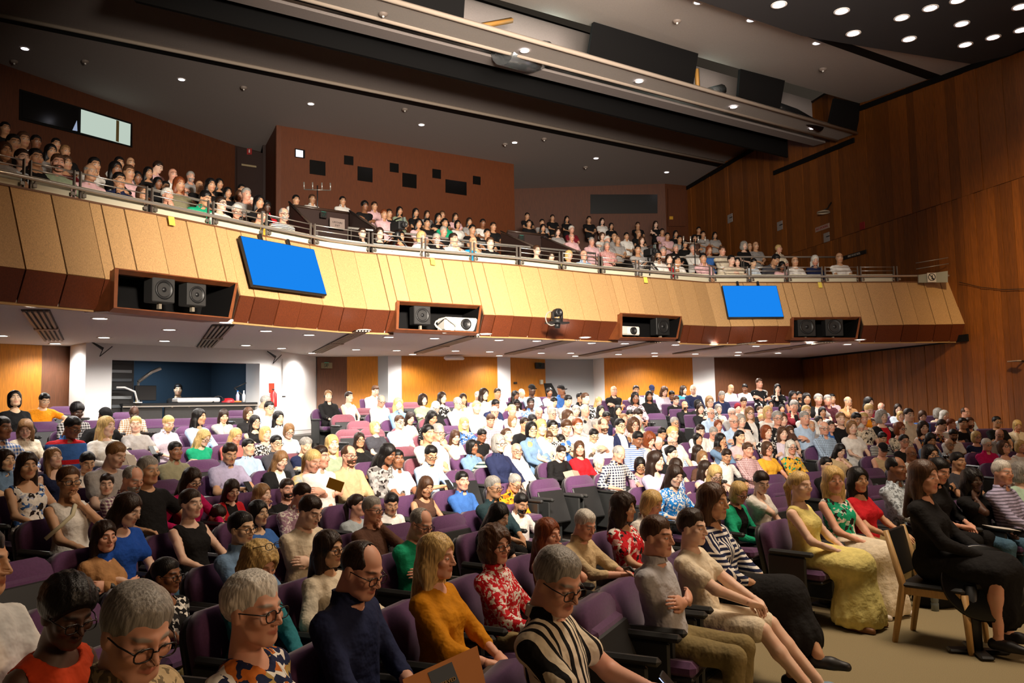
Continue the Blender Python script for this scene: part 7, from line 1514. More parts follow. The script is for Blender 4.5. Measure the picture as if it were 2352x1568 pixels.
o, w, h, M = sign('notice', [(-3.845, 16.882, 5.964), (-3.576, 17.101, 5.992), (-3.576, 17.101, 5.763), (-3.845, 16.882, 5.738)], pmat('notice_grey', '8a7a72', .8), 'paper notice UPSTAIRS EXIT on the stairwell wall'); text('UPSTAIRS', h*.24, INK, o, MM(M, (0, h*.08, .012))); text('EXIT', h*.24, INK, o, MM(M, (0, -h*.2, .012)))
for q, l_ in ((((8.010, 29.045, 8.747), (8.091, 28.705, 8.696), (8.085, 28.729, 8.397), (8.012, 29.038, 8.438)), 'paper poster on the dark right wall, farthest from the stage'), (((8.754, 25.909, 7.732), (8.825, 25.612, 7.705), (8.819, 25.635, 7.424), (8.755, 25.906, 7.443)), 'paper poster in the middle of the three on the right wall'), (((9.317, 23.538, 6.832), (9.380, 23.273, 6.812), (9.375, 23.294, 6.545), (9.317, 23.539, 6.558)), 'paper poster below the no smoking sign')):
    o, w, h, M = sign('poster', q, pmat('poster_paper', '8e8480', .8), l_, 'poster', 'posters on the right wall'); B().box((0, -h*.33, .012), (w*.6, h*.1, .004), 0, M).obj('printed_bar', INK, o)
    B().box((0, h*.12, .012), (w*.5, h*.4, .004), 0, M).obj('printed_block', pmat('poster_grey', '5a5250', .8), o)
o, w, h, M = sign('no_smoking_sign', [(9.227, 23.916, 7.102), (9.385, 23.253, 7.066), (9.382, 23.264, 6.927), (9.224, 23.928, 6.958)], pmat('sign_pink', 'a08274', .7), 'small red lettered sign reading NO SMOKING on the right wall'); text('NO SMOKING', h*.62, REDP, o, MM(M, (0, 0, .012)))
o, w, h, M = sign('hose_reel_sign', [(9.510, 22.725, 6.022), (9.744, 21.737, 5.951), (9.743, 21.745, 5.856), (9.508, 22.733, 5.910)], pmat('sign_black', '120e0c', .6), 'long black sign reading FIRE HOSE REEL on the right wall'); text('FIRE HOSE REEL', h*.7, pmat('sign_letters', 'b8aca0', .6), o, MM(M, (0, 0, .012)))
for q, l_ in ((((9.697, 21.938, 6.783), (9.743, 21.743, 6.761), (9.739, 21.759, 6.559), (9.697, 21.936, 6.575)), 'red extinguisher sign on the right wall'), (((-8.689, 26.189, 10.626), (-8.530, 26.191, 10.579), (-8.528, 26.191, 10.371), (-8.687, 26.189, 10.418)), 'dim red extinguisher sign above the left balcony door')):
    o, w, h, M = sign('extinguisher_sign', q, REDP, l_); B().box((0, -h*.05, .012), (w*.22, h*.5, .004), 0, M).box((0, h*.27, .012), (w*.1, h*.14, .004), 0, M).obj('extinguisher_symbol', PAPER, o)
flat('push_plate', [(-8.857, 26.186, 10.080), (-8.367, 26.193, 9.999), (-8.367, 26.193, 9.940), (-8.857, 26.186, 10.021)], .02, pmat('plate_pale', '9a8a6a', .5), None, .06, label='pale push plate on the left balcony door', cat='door plate')
flat('door_notice', [(6.368, 31.849, 9.364), (6.519, 31.901, 9.374), (6.514, 31.899, 9.249), (6.364, 31.847, 9.240)], .02, pmat('notice_amber', 'c8962e', .6), None, .1, label='small amber notice on the right balcony door', cat='notice')
# board with the no entry sign at the end of the balcony
q = [Vector(v) for v in ((9.601, 18.790, 4.809), (10.134, 18.500, 4.843), (10.118, 18.500, 4.578), (9.590, 18.789, 4.623))]
o = empty('barrier', q[0], 'grey barrier board with a round prohibition sign at the balcony end', 'barrier'); B().prism([v-q[0] for v in q], (0, .04, 0)).obj('board', pmat('board_grey', '8d8b7e', .7), o)
c = (q[0]+q[1]*1.0+q[2]+q[3])/4-q[0]+Vector((-.05, -.03, 0)); B().box(c, (.2, .012, .22), 0).obj('paper', PAPER, o); b = B(); b.tube([c+Vector((.08*math.cos(t), -.012, .08*math.sin(t)+.01)) for t in np.linspace(0, 2*PI, 20)], .008, 5); b.tube([c+Vector((-.055, -.012, .065)), c+Vector((.055, -.012, -.045))], .008, 5); b.tube([c+Vector((.01, -.012, .05)), c+Vector((0, -.012, -.03))], .012, 5); b.tube([c+Vector((0, -.012, -.03)), c+Vector((.04, -.012, -.05))], .01, 5); b.obj('prohibition_symbol', INK, o)
for dz in (.12, .26): B().tube([q[0]-q[0]+Vector((-.05, 0, dz+.02)), q[1]-q[0]+Vector((.03, 0, dz+.05))], .012, 6).obj('barrier_rail', STEELD, o)
# wall speaker arm and small wall lamp on the right wall
p = Vector((9.414, 23.129, 7.360))+wn*.3; o = empty('wall_lamp', p, 'pale dished lamp on a dark arm on the right wall', 'lamp'); B().lathe((0, 0, 0), [(.19, -.02), (.17, .02), (.05, .05), (0, .05)], 14).obj('dish', pmat('lamp_dish', 'b8a890', .5), o); B().tube([(0, 0, .05), -wn*.15+Vector((0, 0, .12)), -wn*.28+Vector((0, 0, .3))], .02, 6).obj('arm', BLACK2, o)
p = Vector((10.850, 17.078, 2.657))+wn*.25; o = empty('wall_ledge', p, 'thin steel ledge light on the right wall edge', 'lamp'); B().box((0, 0, 0), (.1, .35, .03), 0, None, .008).obj('ledge', STEEL, o); B().tube([(0, 0, 0), -wn*.25], .02, 6).obj('arm', BLACK2, o)
B().tube([Vector((10.494, 18.578, 4.583))+wn*.08]+[Vector((10.637, 17.977, 4.369))+wn*.06, Vector((10.771, 17.410, 4.234))+wn*.06, Vector((10.995, 16.466, 4.120))+wn*.06], .008, 5).obj('wall_cable', BLACK2, None, label='thin black cable looping along the right wall', cat='cable')
# video cameras on tripods in the balcony
def vcam(p, base, label):
    p, base = Vector(p), Vector(base); o = empty('video_camera', p, label, 'camera', 'video cameras in the balcony'); f = (C0+Vector((0, 0, 1))-p); f.z = -.8; f.normalize(); x = f.cross(Vector((0, 0, 1))).normalized(); z = x.cross(f); M = frame3(x, f, z)
    B().box((0, 0, 0), (.14, .34, .17), 0, M, .02).obj('camera_body', BLACK2, o); B().lathe(M @ Vector((0, .17, 0)), [(.05, 0), (.055, .1), (.045, .11), (.03, .09), (0, .095)], 14, 0, frame3(x, z, f)).obj('lens', BLACK2, o)
    B().box(M @ Vector((-.1, .05, .12)), (.03, .1, .12), 0, M, .008).obj('monitor', pmat('cam_grey', '5a6460', .4), o); B().tube([M @ Vector((0, -.1, .14)), M @ Vector((0, .1, .15))], .014, 6).obj('handle', BLACK2, o)
    B().lathe((0, 0, -.2), [(.05, 0), (.06, .06), (.05, .1), (0, .1)], 12).obj('tripod_head', BLACK2, o); h = p.z-base.z
    for a in (.3, 2.4, 4.5): B().tube([(0, 0, -.18), (.32*math.cos(a), .32*math.sin(a), -h)], [.026, .016], 7).obj('leg', BLACK2, o)
    B().tube([M @ Vector((0, -.15, -.15)), M @ Vector((.05, -.45, -.3))], .01, 5).obj('pan_bar', BLACK2, o)
vcam((-2.091, 14.764, 5.274), (-2.094, 14.761, 4.740), 'black video camera on tripod at the balcony rail, left of the two'); vcam((3.121, 17.847, 5.278), (3.103, 17.840, 4.735), 'black video camera on tripod by the bearded person in white polo')
def micrig(p, base, label):
    p, base = Vector(p), Vector(base); o = empty('microphone_stand', p, label, 'microphone stand', 'microphone stands in the balcony'); t = Vector((1, .2, 0)).normalized()
    B().tube([(0, 0, -(p.z-base.z)), (0, 0, .1)], .014, 6).obj('pole', BLACK2, o); B().tube([-t*.28, t*.28], .012, 6).obj('crossbar', STEELD, o)
    for s in (-.28, -.1, .1, .28): B().tube([t*s, t*s+Vector((0, -.02, .16))], [.012, .018], 6).obj('microphone', STEEL, o)
    for a in (.3, 2.4, 4.5): B().tube([(0, 0, -(p.z-base.z)+.15), (.25*math.cos(a), .25*math.sin(a), -(p.z-base.z))], .012, 5).obj('leg', BLACK2, o)
micrig((-4.198, 17.303, 6.700), (-4.198, 17.304, 6.080), 'tall microphone stand above the left stairwell'); micrig((4.462, 19.262, 5.760), (4.428, 19.252, 4.886), 'dark microphone stand at the right balcony rail')
# ceiling corner camera, round wall speaker
p = Vector((-3.480, 26.590, 10.884))-Vector((.1, .4, 0)); o = empty('ceiling_camera', p, 'small black camera bracketed over the projection box', 'camera'); B().box((0, 0, 0), (.22, .3, .2), 0, None, .03).obj('housing', BLACK2, o); B().tube([(0, .2, .0), (0, .3, .25)], .04, 6).obj('bracket', BLACK2, o)
# ---------------------------------------------------------------- control booth
by = bq(.15, .5); bu = (Vector(B1)-Vector(B0)); bu.z = 0; bL = bu.length; bu.normalize(); bn2 = Vector((bn.x, bn.y, 0)); BM = frame3(bu, bn2, Vector((0, 0, 1))); base = Vector((B0[0], B0[1], 0))
def bp(a, d, z): return base+bu*(a*bL)+bn2*d+Vector((0, 0, z))
dk = empty('booth_desk', bp(.60, .15, 0), 'long charcoal control desk in the booth opening', 'desk')
zd = DESKZ
B().box(BM @ Vector((0, .3, zd)), (bL*.80, .75, .05), 0, BM, .01).obj('desktop', BLACK2, dk); B().box(BM @ Vector((0, -.07, zd-.04)), (bL*.80, .02, .03), 0, BM).obj('edge_trim', STEEL, dk)
for a, w in ((-.285, .225), (.115, .56)): B().box(BM @ Vector((bL*a, .02, zd-.45)), (bL*w-.02, .06, .78), 0, BM, .01).obj('front_panel', CHAR, dk)
rk = empty('equipment_rack', bp(.205, .5, zd), 'black equipment rack with cables at the booth edge', 'rack'); B().box(BM @ Vector((0, 0, .35)), (.5, .5, 1.5), 0, BM, .01).obj('rack_case', BLACK2, rk)
for k in range(7): B().box(BM @ Vector((0, -.26, -.2+k*.17)), (.40, .03, .06), 0, BM, .005).obj('rack_unit', pmat('rack_unit%d' % (k % 3), ['2a2d30', '50555a', '8c9194'][k % 3], .4), rk)
for k, c in enumerate(('c8b040', '7a8c98', '26282c')): B().tube([BM @ Vector((.3+.05*k, -.2, .2)), BM @ Vector((.36+.04*k, -.26, -.4)), BM @ Vector((.42+.1*k, -.3, -1.0))], .016, 6).obj('cable', pmat('booth_cable%d' % k, c, .6), rk)
booth_l = lamp('fill_booth', 'AREA', bp(.55, 1.3, 3.1), 9*LS, (.85, .93, 1), .6); wbd = flat('whiteboard', [bp(.295, 2.45, 2.85), bp(.50, 2.45, 2.85), bp(.50, 2.45, 2.33), bp(.295, 2.45, 2.33)], .03, pmat('whiteboard', 'cfcfca', .5), None, .02, label='white board on the dark blue booth wall', cat='board')  # area lamp is an added fill to brighten the booth interior
ma = empty('monitor_arm', bp(.31, .35, zd+.03), 'silver articulated monitor arm on the booth desk', 'monitor arm'); B().tube([(0, 0, 0), (0, 0, .42)], .025, 8).obj('post', STEEL, ma); B().tube([(0, 0, .42), BM @ Vector((.25, 0, .62)), BM @ Vector((.42, -.05, .70))], .035, 8).obj('arm', STEEL, ma); B().box(BM @ Vector((.12, -.05, .2)), (.42, .05, .3), 0, BM, .01).obj('monitor', BLACK2, ma)
dl = empty('desk_lamp', bp(.22, .05, zd+.03), 'white bent desk lamp beside the equipment rack', 'lamp'); B().tube([BM @ Vector((.2, 0, 0)), BM @ Vector((.14, 0, .22)), BM @ Vector((-.05, 0, .3)), BM @ Vector((-.2, 0, .3))], .02, 8).obj('neck', WHITE, dl); B().box((BM @ Vector((.2, 0, .01))), (.14, .1, .02), 0, BM, .006).obj('base', WHITE, dl)
mx = empty('mixing_desk', bp(.64, .3, zd+.03), 'white topped mixing desk before the person with glasses', 'mixing desk'); B().box(BM @ Vector((0, 0, .05)), (.9, .3, .09), 0, BM, .02).obj('case', WHITE, mx); B().box(BM @ Vector((0, -.02, .1)), (.8, .2, .02), 0, BM, .01).obj('fader_panel', CHAR, mx)
for a, lab, c in ((.885, 'clear water bottle on the booth desk by the second operator', 'b8b8d0'), (.925, 'smaller bottle at the booth desk end beside the pillar', 'd8dde2')):
    o = empty('water_bottle', bp(a, .2, zd+.03), lab, 'bottle', 'bottles on the booth desk'); B().lathe((0, 0, 0), [(0, 0), (.036, .0), (.036, .15), (.015, .2), (.014, .23), (0, .23)], 12).obj('bottle', pmat('bottle'+c, c, .15, spec=.6), o); B().lathe((0, 0, .23), [(.016, 0), (.016, .02), (0, .02)], 10).obj('cap', BLUE if a < .9 else WHITE, o)
o = empty('headphones', bp(.76, .2, zd+.06), 'dark headphones lying on the booth desk', 'headphones'); B().tube([BM @ Vector((.12*math.cos(t), 0, .1*math.sin(t))) for t in np.linspace(0, PI, 10)], .012, 6).obj('band', BLACK2, o)
for s in (-1, 1): B().box(BM @ Vector((s*.12, 0, 0)), (.05, .1, .09), 0, BM, .02).obj('ear_cup', BLACK2, o)
o = empty('red_object', bp(.825, .2, zd+.05), 'red domed case on the booth desk beside the second operator', 'case'); o.name = 'domed_case'; B().lathe((0, 0, -.03), [(.14, 0), (.14, .03), (.09, .09), (0, .1)], 14).obj('shell', pmat('red_plastic', 'b01c24', .4), o); B().box(BM @ Vector((.1, -.06, -.01)), (.3, .1, .03), 0, BM, .01).obj('tray', pmat('orange_plastic', 'e0702a', .5), o)
mi = empty('boom_arm', bp(.94, .3, zd+.03), 'dark boom arm at the booth desk end', 'boom arm'); B().tube([(0, 0, 0), (0, 0, .12), BM @ Vector((-.22, 0, .3))], .016, 6).obj('arm', BLACK2, mi); B().tube([BM @ Vector((-.22, 0, .3)), BM @ Vector((.05, 0, .42))], .014, 6).obj('upper_arm', BLACK2, mi)
sc = flat('wall_telephone', [(-5.347, 17.652, 2.502), (-5.274, 17.727, 2.503), (-5.273, 17.728, 2.302), (-5.346, 17.653, 2.302)], .06, pmat('phone_red', 'e03a22', .5), None, .06, label='red telephone box on the white pillar', cat='telephone')
c = Vector((-5.310, 17.691, 2.236)); o = empty('fire_extinguisher', c-bn2*.12-Vector((0, 0, .25)), 'red fire extinguisher below the red box on the white pillar', 'extinguisher'); B().lathe((0, 0, 0), [(0, 0), (.07, 0), (.075, .03), (.075, .28), (.03, .34), (.02, .36), (0, .36)], 14).obj('cylinder', pmat('extinguisher_red', 'c02a2a', .35), o); B().box((0, -.02, .38), (.03, .1, .03), 0, None, .006).obj('valve', BLACK2, o)
for q, l_ in (((-7.828, 15.111, 3.139), 'black wall microphone with cable on the left white pillar'), ((-5.335, 17.664, 3.095), 'black wall microphone on the white pillar by the booth')):
    o = empty('wall_microphone', Vector(q)-bn2*.12, l_, 'microphone', 'microphones on the pillars'); B().tube([BM @ Vector((-.12, 0, .1)), BM @ Vector((.08, 0, -.02))], [.012, .03], 8).obj('microphone_body', BLACK2, o); B().tube([BM @ Vector((.08, 0, -.02)), BM @ Vector((.04, .04, -.16)), BM @ Vector((.28, .1, .04))], .008, 5).obj('lead', BLACK2, o)
d = flat('door_3', [(-5.201, 18.165, 3.065), (-4.938, 20.056, 3.149), (-4.937, 20.061, 1.431), (-5.198, 18.182, 1.440)], .03, WHITE, None, .02, kind='structure')
flat('handle', [(-5.215, 18.059, 2.229), (-5.200, 18.174, 2.230), (-5.200, 18.174, 2.201), (-5.215, 18.060, 2.200)], .03, BLACK2, d, .08)
flat('wall_plate', [(0.015, 21.978, 2.562), (0.099, 22.081, 2.564), (0.098, 22.080, 2.516), (0.014, 21.976, 2.515)], .02, BLACK2, None, .03, label='small black plate on the timber wall by the door', cat='plate'); flat('wall_phone', [(0.746, 22.882, 2.638), (0.824, 22.978, 2.639), (0.821, 22.975, 2.515), (0.743, 22.879, 2.514)], .05, pmat('phone_cream', 'd8d0b8', .5), None, .06, label='cream intercom on the timber wall under the exit sign', cat='intercom')
ms = Vector((1.026, 22.600, 2.428)); o = empty('music_stand', ms, 'black music stand against the grey alcove wall', 'music stand'); B().prism([(-.16, 0, .1), (.06, 0, .1), (.26, -.08, -.28), (-.1, -.08, -.28)], (0, .015, 0)).obj('desk', BLACK, o); B().tube([(.05, .02, -.1), (.05, .02, -ms.z+1.2)], .014, 6).obj('post', BLACK2, o)
pr = Vector((-1.483, 20.502, 3.200)); o = empty('soffit_projector', pr, 'flat white unit on the soffit near the orange wall', 'projector'); B().box((0, 0, -.05), (.5, .4, .08), 0, None, .03).obj('unit', WHITE, o)
# ---------------------------------------------------------------- auditorium seats
def seat_parts(down):
    out = []
    def rbox(w, h, t, n=7, rt=.13):         # backrest cushion: rounded top corners, gently curved
        b = B(); prof = []
        for j in range(n+1):
            a = PI*j/n; prof.append((-math.cos(a)*(w/2-0) if False else (w/2-rt)*(-1 if j < n/2 else 1)+rt*-math.cos(a), h-rt+rt*math.sin(a)))
        pts = [(-w/2*.94, 0)]+prof+[(w/2*.94, 0)]
        F = [(x, -t*.5-.10*(x/w)**2, z) for x, z in pts]; K = [(x, t*.5-.10*(x/w)**2, z) for x, z in pts]; m = len(pts)
        f2 = [(x*.93, y-.018, z*.97+.012) for x, y, z in F]
        b.add(F+K+f2, [(i, (i+1) % m, m+(i+1) % m, m+i) for i in range(m)]+[(i, (i+1) % m, 2*m+(i+1) % m, 2*m+i) for i in range(m)]+[tuple(range(2*m, 3*m)), tuple(range(2*m-1, m-1, -1))], 0, True)
        return b
    def tilt(b, piv, a):
        M = Matrix.Rotation(a, 3, 'X'); piv = Vector(piv); b.v = [tuple(piv+M @ Vector(v)) for v in b.v]; return b
    out.append(('backrest', tilt(rbox(.51, .43, .075), (0, .20, .40), -.2).mesh('backrest', [None]), 'F'))
    out.append(('back_shell', tilt(rbox(.50, .49, .03), (0, .262, .31), -.2).mesh('back_shell', [None]), 'S'))
    b = B().box((0, 0, 0), (.47, .45, .09), 0, None, .03); u = B().box((0, 0, 0), (.46, .43, .03), 0, None, .012)
    if down:
        b.v = [(x, y-.04, z+.42) for x, y, z in b.v]; u.v = [(x, y-.04, z+.37) for x, y, z in u.v]
    else:
        M = Matrix.Rotation(math.radians(68), 3, 'X'); b.v = [tuple(M @ Vector(v)+Vector((0, .115, .50))) for v in b.v]; u.v = [tuple(M @ Vector(v)+Vector((0, .06, .48))) for v in u.v]
    out += [('seat_cushion', b.mesh('seat_cushion', [None]), 'F'), ('seat_pan', u.mesh('seat_pan', [None]), 'S')]
    a = B()
    for s in (-1, 1): a = B().box((s*.275, .03, .35), (.035, .34, .46), 0, None, .012).box((s*.275, -.01, .605), (.055, .40, .045), 0, None, .018); out.append(('armrest', a.mesh('armrest', [None]), 'A'))
    out.append(('pedestal', B().box((0, .1, .2), (.30, .08, .40), 0, None, .015).box((0, .1, .01), (.42, .16, .02)).mesh('pedestal', [None]), 'A'))
    return out
SDOWN, SUP = seat_parts(True), seat_parts(False)
def seat(X, Y, zf, down, rose, label):
    rz = math.atan2(10.22-X, Y+.1); o = empty('auditorium_seat', (X, Y, zf), label, 'seat', 'purple auditorium seats', rz)
    for nm, me, k in (SDOWN if down else SUP):
        c = bpy.data.objects.new(nm, me); COL.objects.link(c); c.parent = o; c.material_slots[0].link = 'OBJECT'
        c.material_slots[0].material = {'F': SEATR if rose else SEATF, 'S': SHELL, 'A': ARMM}[k]
far_seats = []
for i_, named, rose in OCCUPIED:
    r_ = PEOPLE[i_]; t_ = 'purple seat under the '+r_[13].split(',')[0]
    if sum(1 for q_ in PEOPLE if q_[13].split(',')[0] == r_[13].split(',')[0]) > 1: t_ = ' '.join(('seat under the '+r_[13].replace(',', '')).replace('person with', 'one with').replace('in the ', 'in ').split()[:16])
    SEATS.append((r_[8], r_[9], r_[11], 1, rose, t_ if named else ''))
for X, Y, zf, down, rose, lab in SEATS:
    if lab: seat(X, Y, zf, down, rose, lab)
    else: far_seats.append((X, Y, zf))
b = B(); R3 = random.Random(4)
for X, Y, zf in far_seats:
    M = Matrix.Rotation(math.atan2(10.22-X, Y+.1), 3, 'Z'); c = Vector((X, Y, zf))
    b.box(c+M @ Vector((0, .26, .66)), (.50, .09, .52), 0, M @ Matrix.Rotation(-.2, 3, 'X'), .03); b.box(c+M @ Vector((0, -.02, .42)), (.48, .45, .1), 0, M, .03)
    for s in (-1, 1): b.box(c+M @ Vector((s*.275, .03, .38)), (.05, .38, .5), 1, M, .015)
if far_seats: b.obj('distant_seats', [SEATF, ARMM], None, kind='stuff', label='remaining purple seats behind the far rows of the audience')
# ---------------------------------------------------------------- the audience
crowd = []; NEARP = {}
SPEC.update({'cream-black.striped.polo': dict(pose='phone', lean='', legs='cross', bottom='trousers', bcol='jeans'), 'palegrey.shirt': dict(pose='arms', legs='sit', bottom='trousers', bcol='khaki', shoe='5a3a24'),
 'cream.tee*': dict(pose='clasp', legs='long', bottom='shorts', bcol='cream', lean='', shoe='7a94a8'), 'navy-white.geometric.blouse': dict(pose='lap', legs='cross', bottom='skirt', bcol='black', shoe='151212'),
 'green-black.cardigan': dict(pose='lap', legs='cross', bottom='trousers', bcol='black', shoe='151212'), 'lemon.sleeveless.top': dict(pose='lap', bottom='maxi', bcol='lemon', shoe='8a5a34'), 'green.floral.halter.top': dict(pose='lap', bottom='maxi', bcol='cream', shoe='d8d0c8'),
 'black.blazer*': dict(pose='lap', bottom='skirt', bcol='black', shoe='141212', legs='sit'), 'mustard.blouse': dict(pose='lap', bottom='trousers', bcol='navy'), 'navy.shirt*': dict(pose='lap'), 'black.hoodie': dict(pose='book')})
_orig = dict(SPEC)
for i, rec in enumerate(PEOPLE):
    x, y, st, hc, sk, topw, yawh, fl = rec[:8]; SPEC.clear()
    for k, v in _orig.items():
        if k == topw or (k == 'cream.tee*' and st == 'mop') or (k == 'black.blazer*' and 'W' in fl) or (k == 'navy.shirt*' and topw == 'navy.shirt' and st == 'rec'): SPEC[(x, y)] = v
    r = person(i, rec, None if rec[13] else crowd)
    if r is None: continue
    root, J, R_ = r; sp = SPEC.get((x, y), {})
    if sp.get('shoe'):
        for s in (-1, 1):
            a = J['an'][s]; t = J['toe'][s]; d = t-a; d[2] = 0; d /= np.linalg.norm(d)
            def f(P, a=a, d=d): 
                q = a+np.array((0, .03, -.045)); return np.maximum(smin(cap(P, q, q+d*.10+np.array((0, 0, -.005)), .042, .04), cap(P, q+d*.1, q+d*.19+np.array((0, 0, -.012)), .038, .03), .03), -(P[2]-(q[2]-.035)))
            V, Q = surfnet(f, a-.13-np.abs(d)*.12, a+np.array((.13, .13, .05))+np.maximum(d, 0)*.2, .012); o = link('shoe', npmesh('shoe', V, Q, [pmat('shoe_'+sp['shoe'], sp['shoe'], .5)]), root)
    short = rec[13].split(',')[0]
    if ('P' in fl or 'K' in fl) and rec[12] is not None:
        c = R_ @ Vector((J['wr'][1]+J['wr'][-1])/2+np.array((0, -.10, .03))); rzz = R_.to_euler().z
        pn = ' '.join(short.split()[-4:])
        if 'P' in fl:
            o = empty('mobile_phone', c, 'phone held up by the '+short, 'phone', 'phones held by the audience', rzz); M = Matrix.Rotation(-.75, 3, 'X')
            B().box((0, 0, 0), (.075, .009, .15), 0, M, .004).obj('case', BLACK2, o); gl = 'striped' in topw or rec[4] == 'a' and False
            B().box(M @ Vector((0, .006, 0)), (.068, .003, .14), 0, M).obj('display', glow('phone_glow', 'a8b8ff', 2.5) if gl else pmat('phone_glass', '20242c', .1), o)
        else:
            o = empty('booklet', c, 'folded booklet held by the '+short, 'booklet', 'booklets held by the audience', rzz); M = Matrix.Rotation(-.6, 3, 'X'); cl = pmat('booklet_card', 'b09a6a' if 'hoodie' in topw else 'a89a88', .8)
            for s in (-1, 1): B().box(M @ Vector((s*.075, .0, 0)), (.15, .004, .20), 0, M @ Matrix.Rotation(s*.3, 3, 'Z')).obj('page', cl, o)
    NEARP[(x, y)] = (root, J, R_)
    if 'C' in fl:
        c = R_ @ Vector((J['wr'][1]+J['wr'][-1])/2+np.array((0, -.06, .04))); B().tube([c+Vector((-.03, .05, 0)), c+Vector((0, -.02, .02)), c+Vector((.05, -.06, -.02)), Vector((c.x+.12, c.y-.05, .02))], [.013, .013, .012, .011], 8).obj('walking_cane', BLACK2, None, label='black walking cane held by the white haired person in beige shirt', cat='cane')
if crowd: link('crowd', merge_people(crowd), None, 'the dim and farthest part of the audience, beyond counting at this size', None, None, 'stuff')
# ---------------------------------------------------------------- foreground furniture and loose things
OAK = pmat('chair_oak', 'c29a62', .5, noise=.12, nscale=10, stretch=(8, 8, 1))
bw = next(r for r in PEOPLE if 'W' in r[7]); rz = math.atan2(10.22-bw[8], bw[9]+.1)
root, J, R_ = NEARP[(bw[0], bw[1])]; pel = R_ @ Vector(J['pel'])
ch = empty('wooden_chair', (pel.x, pel.y, 0), 'pale oak chair with black seat under the person in black blazer', 'chair', None, R_.to_euler().z)
for s in (-1, 1):
    B().tube([(s*.2, -.24, .43), (s*.215, -.27, 0)], [.030, .022], 4).obj('front_leg', OAK, ch)
    B().tube([(s*.2, .30, .86), (s*.2, .19, .44), (s*.215, .27, 0)], [.022, .032, .022], 4).obj('rear_leg', OAK, ch)
    B().box((s*.2, -.02, .41), (.03, .40, .06), 0, None, .005).obj('side_rail', OAK, ch)
B().box((0, -.02, .45), (.44, .46, .05), 0, None, .02).obj('seat', BLACK2, ch); B().box((0, .265, .68), (.38, .03, .36), 0, Matrix.Rotation(-.2, 3, 'X'), .01).obj('backrest', BLACK2, ch)
B().box((0, -.25, .40), (.38, .025, .06), 0, None, .005).obj('front_rail', OAK, ch)
# flip-top table, top folded down
tb = Vector((3.414, 6.184, 0.000)); o = empty('flip_table', tb, 'black round flip-top table with its top tilted, beside the oak chair', 'table')
M = Matrix.Rotation(-.35, 3, 'Z') @ Matrix.Rotation(math.radians(70), 3, 'X'); B().lathe((.08, -.02, .52), [(0, -.012), (.27, -.012), (.285, 0), (.27, .012), (0, .012)], 40, 0, M).obj('table_top', pmat('table_black', '0c0c0d', .3), o)
B().tube([(0, 0, .0), (0, 0, .5)], .055, 16).obj('pedestal', BLACK2, o); B().box((.02, .0, .02), (.42, .10, .03), 0, Matrix.Rotation(-.2, 3, 'Z'), .014).box((.02, .0, .02), (.10, .42, .03), 0, Matrix.Rotation(-.2, 3, 'Z'), .014).obj('foot', BLACK2, o); B().box((.06, .02, .5), (.1, .16, .05), 0, None, .01).obj('hinge', BLACK2, o)
def bottle(p, label, h=.22):
    o = empty('water_bottle', p, label, 'bottle', 'bottles on the floor'); g = pmat('bottle_clear', '6a7478', .08, spec=.8); B().lathe((0, 0, 0), [(0, 0), (.033, .0), (.034, h*.3), (.03, h*.35), (.034, h*.4), (.033, h*.7), (.014, h*.9), (.014, h), (0, h)], 14).obj('bottle', g, o); B().lathe((0, 0, h), [(.016, -.01), (.016, .012), (0, .012)], 10).obj('cap', WHITE, o)
bottle((3.760, 7.419, 0.000), 'clear water bottle standing beside the oak chair leg'); bottle((2.215, 6.257, 0.000), 'clear water bottle by the dark sandals in the front row', .24)
def blob(name, p, r, mat, label, cat, seed=0, amp=.02):
    p = Vector(p); f = lambda P: ell((P[0], P[1], P[2]), (0, 0, r[2]*.8), r)+amp*fbm((P[0]+seed, P[1], P[2]), (14, 14, 14))
    V, Q = surfnet(lambda P: np.maximum(f(P), -P[2]), (-r[0]-.06, -r[1]-.06, -.03), (r[0]+.06, r[1]+.06, r[2]*2+.06), min(r)*.16); o = link(name, npmesh(name, V, Q, [mat]), None, label, cat); o.location = p
    return o
def bag(name, p, r, mat, label, seed):
    o = empty(name, p, label, 'bag', 'bags on the floor'); V, Q = surfnet(lambda P: np.maximum(ell(P, (0, 0, r[2]*.7), r)+.02*fbm((P[0]+seed, P[1], P[2]), (14, 14, 14)), -P[2]), (-r[0]-.06, -r[1]-.06, -.03), (r[0]+.06, r[1]+.06, r[2]*2+.06), min(r)*.15)
    link('bag_body', npmesh('bag_body', V, Q, [mat]), o); B().tube([(-r[0]*.5, 0, r[2]*1.4), (-r[0]*.3, 0, r[2]*2.1), (r[0]*.3, 0, r[2]*2.1), (r[0]*.5, 0, r[2]*1.4)], .012, 6).obj('handle', mat, o)
bag('tote_bag', (3.787, 8.095, 0.000), (.17, .10, .13), pmat('tote_cream', 'c8bca8', .8), 'cream tote bag on the carpet behind the oak chair', 1); bag('leather_bag', (4.020, 8.891, 0.000), (.14, .10, .10), pmat('bag_tan', '8a5a3c', .6), 'tan leather bag behind the cream tote', 2)
bag('backpack', (3.886, 7.568, 0.000), (.24, .14, .12), BLACK, 'black backpack lying under the oak chair', 3); bag('handbag', (3.095, 8.150, 0.000), (.22, .13, .13), pmat('bag_brown', '2c1c16', .4), 'dark brown handbag beside the lemon skirt', 4)
blob('folded_cloth', (4.312, 8.562, 0.000), (.12, .09, .06), pmat('cloth_white', 'cfc8be', .9), 'folded white cloth on the carpet behind the oak chair', 'cloth', 5, .015)
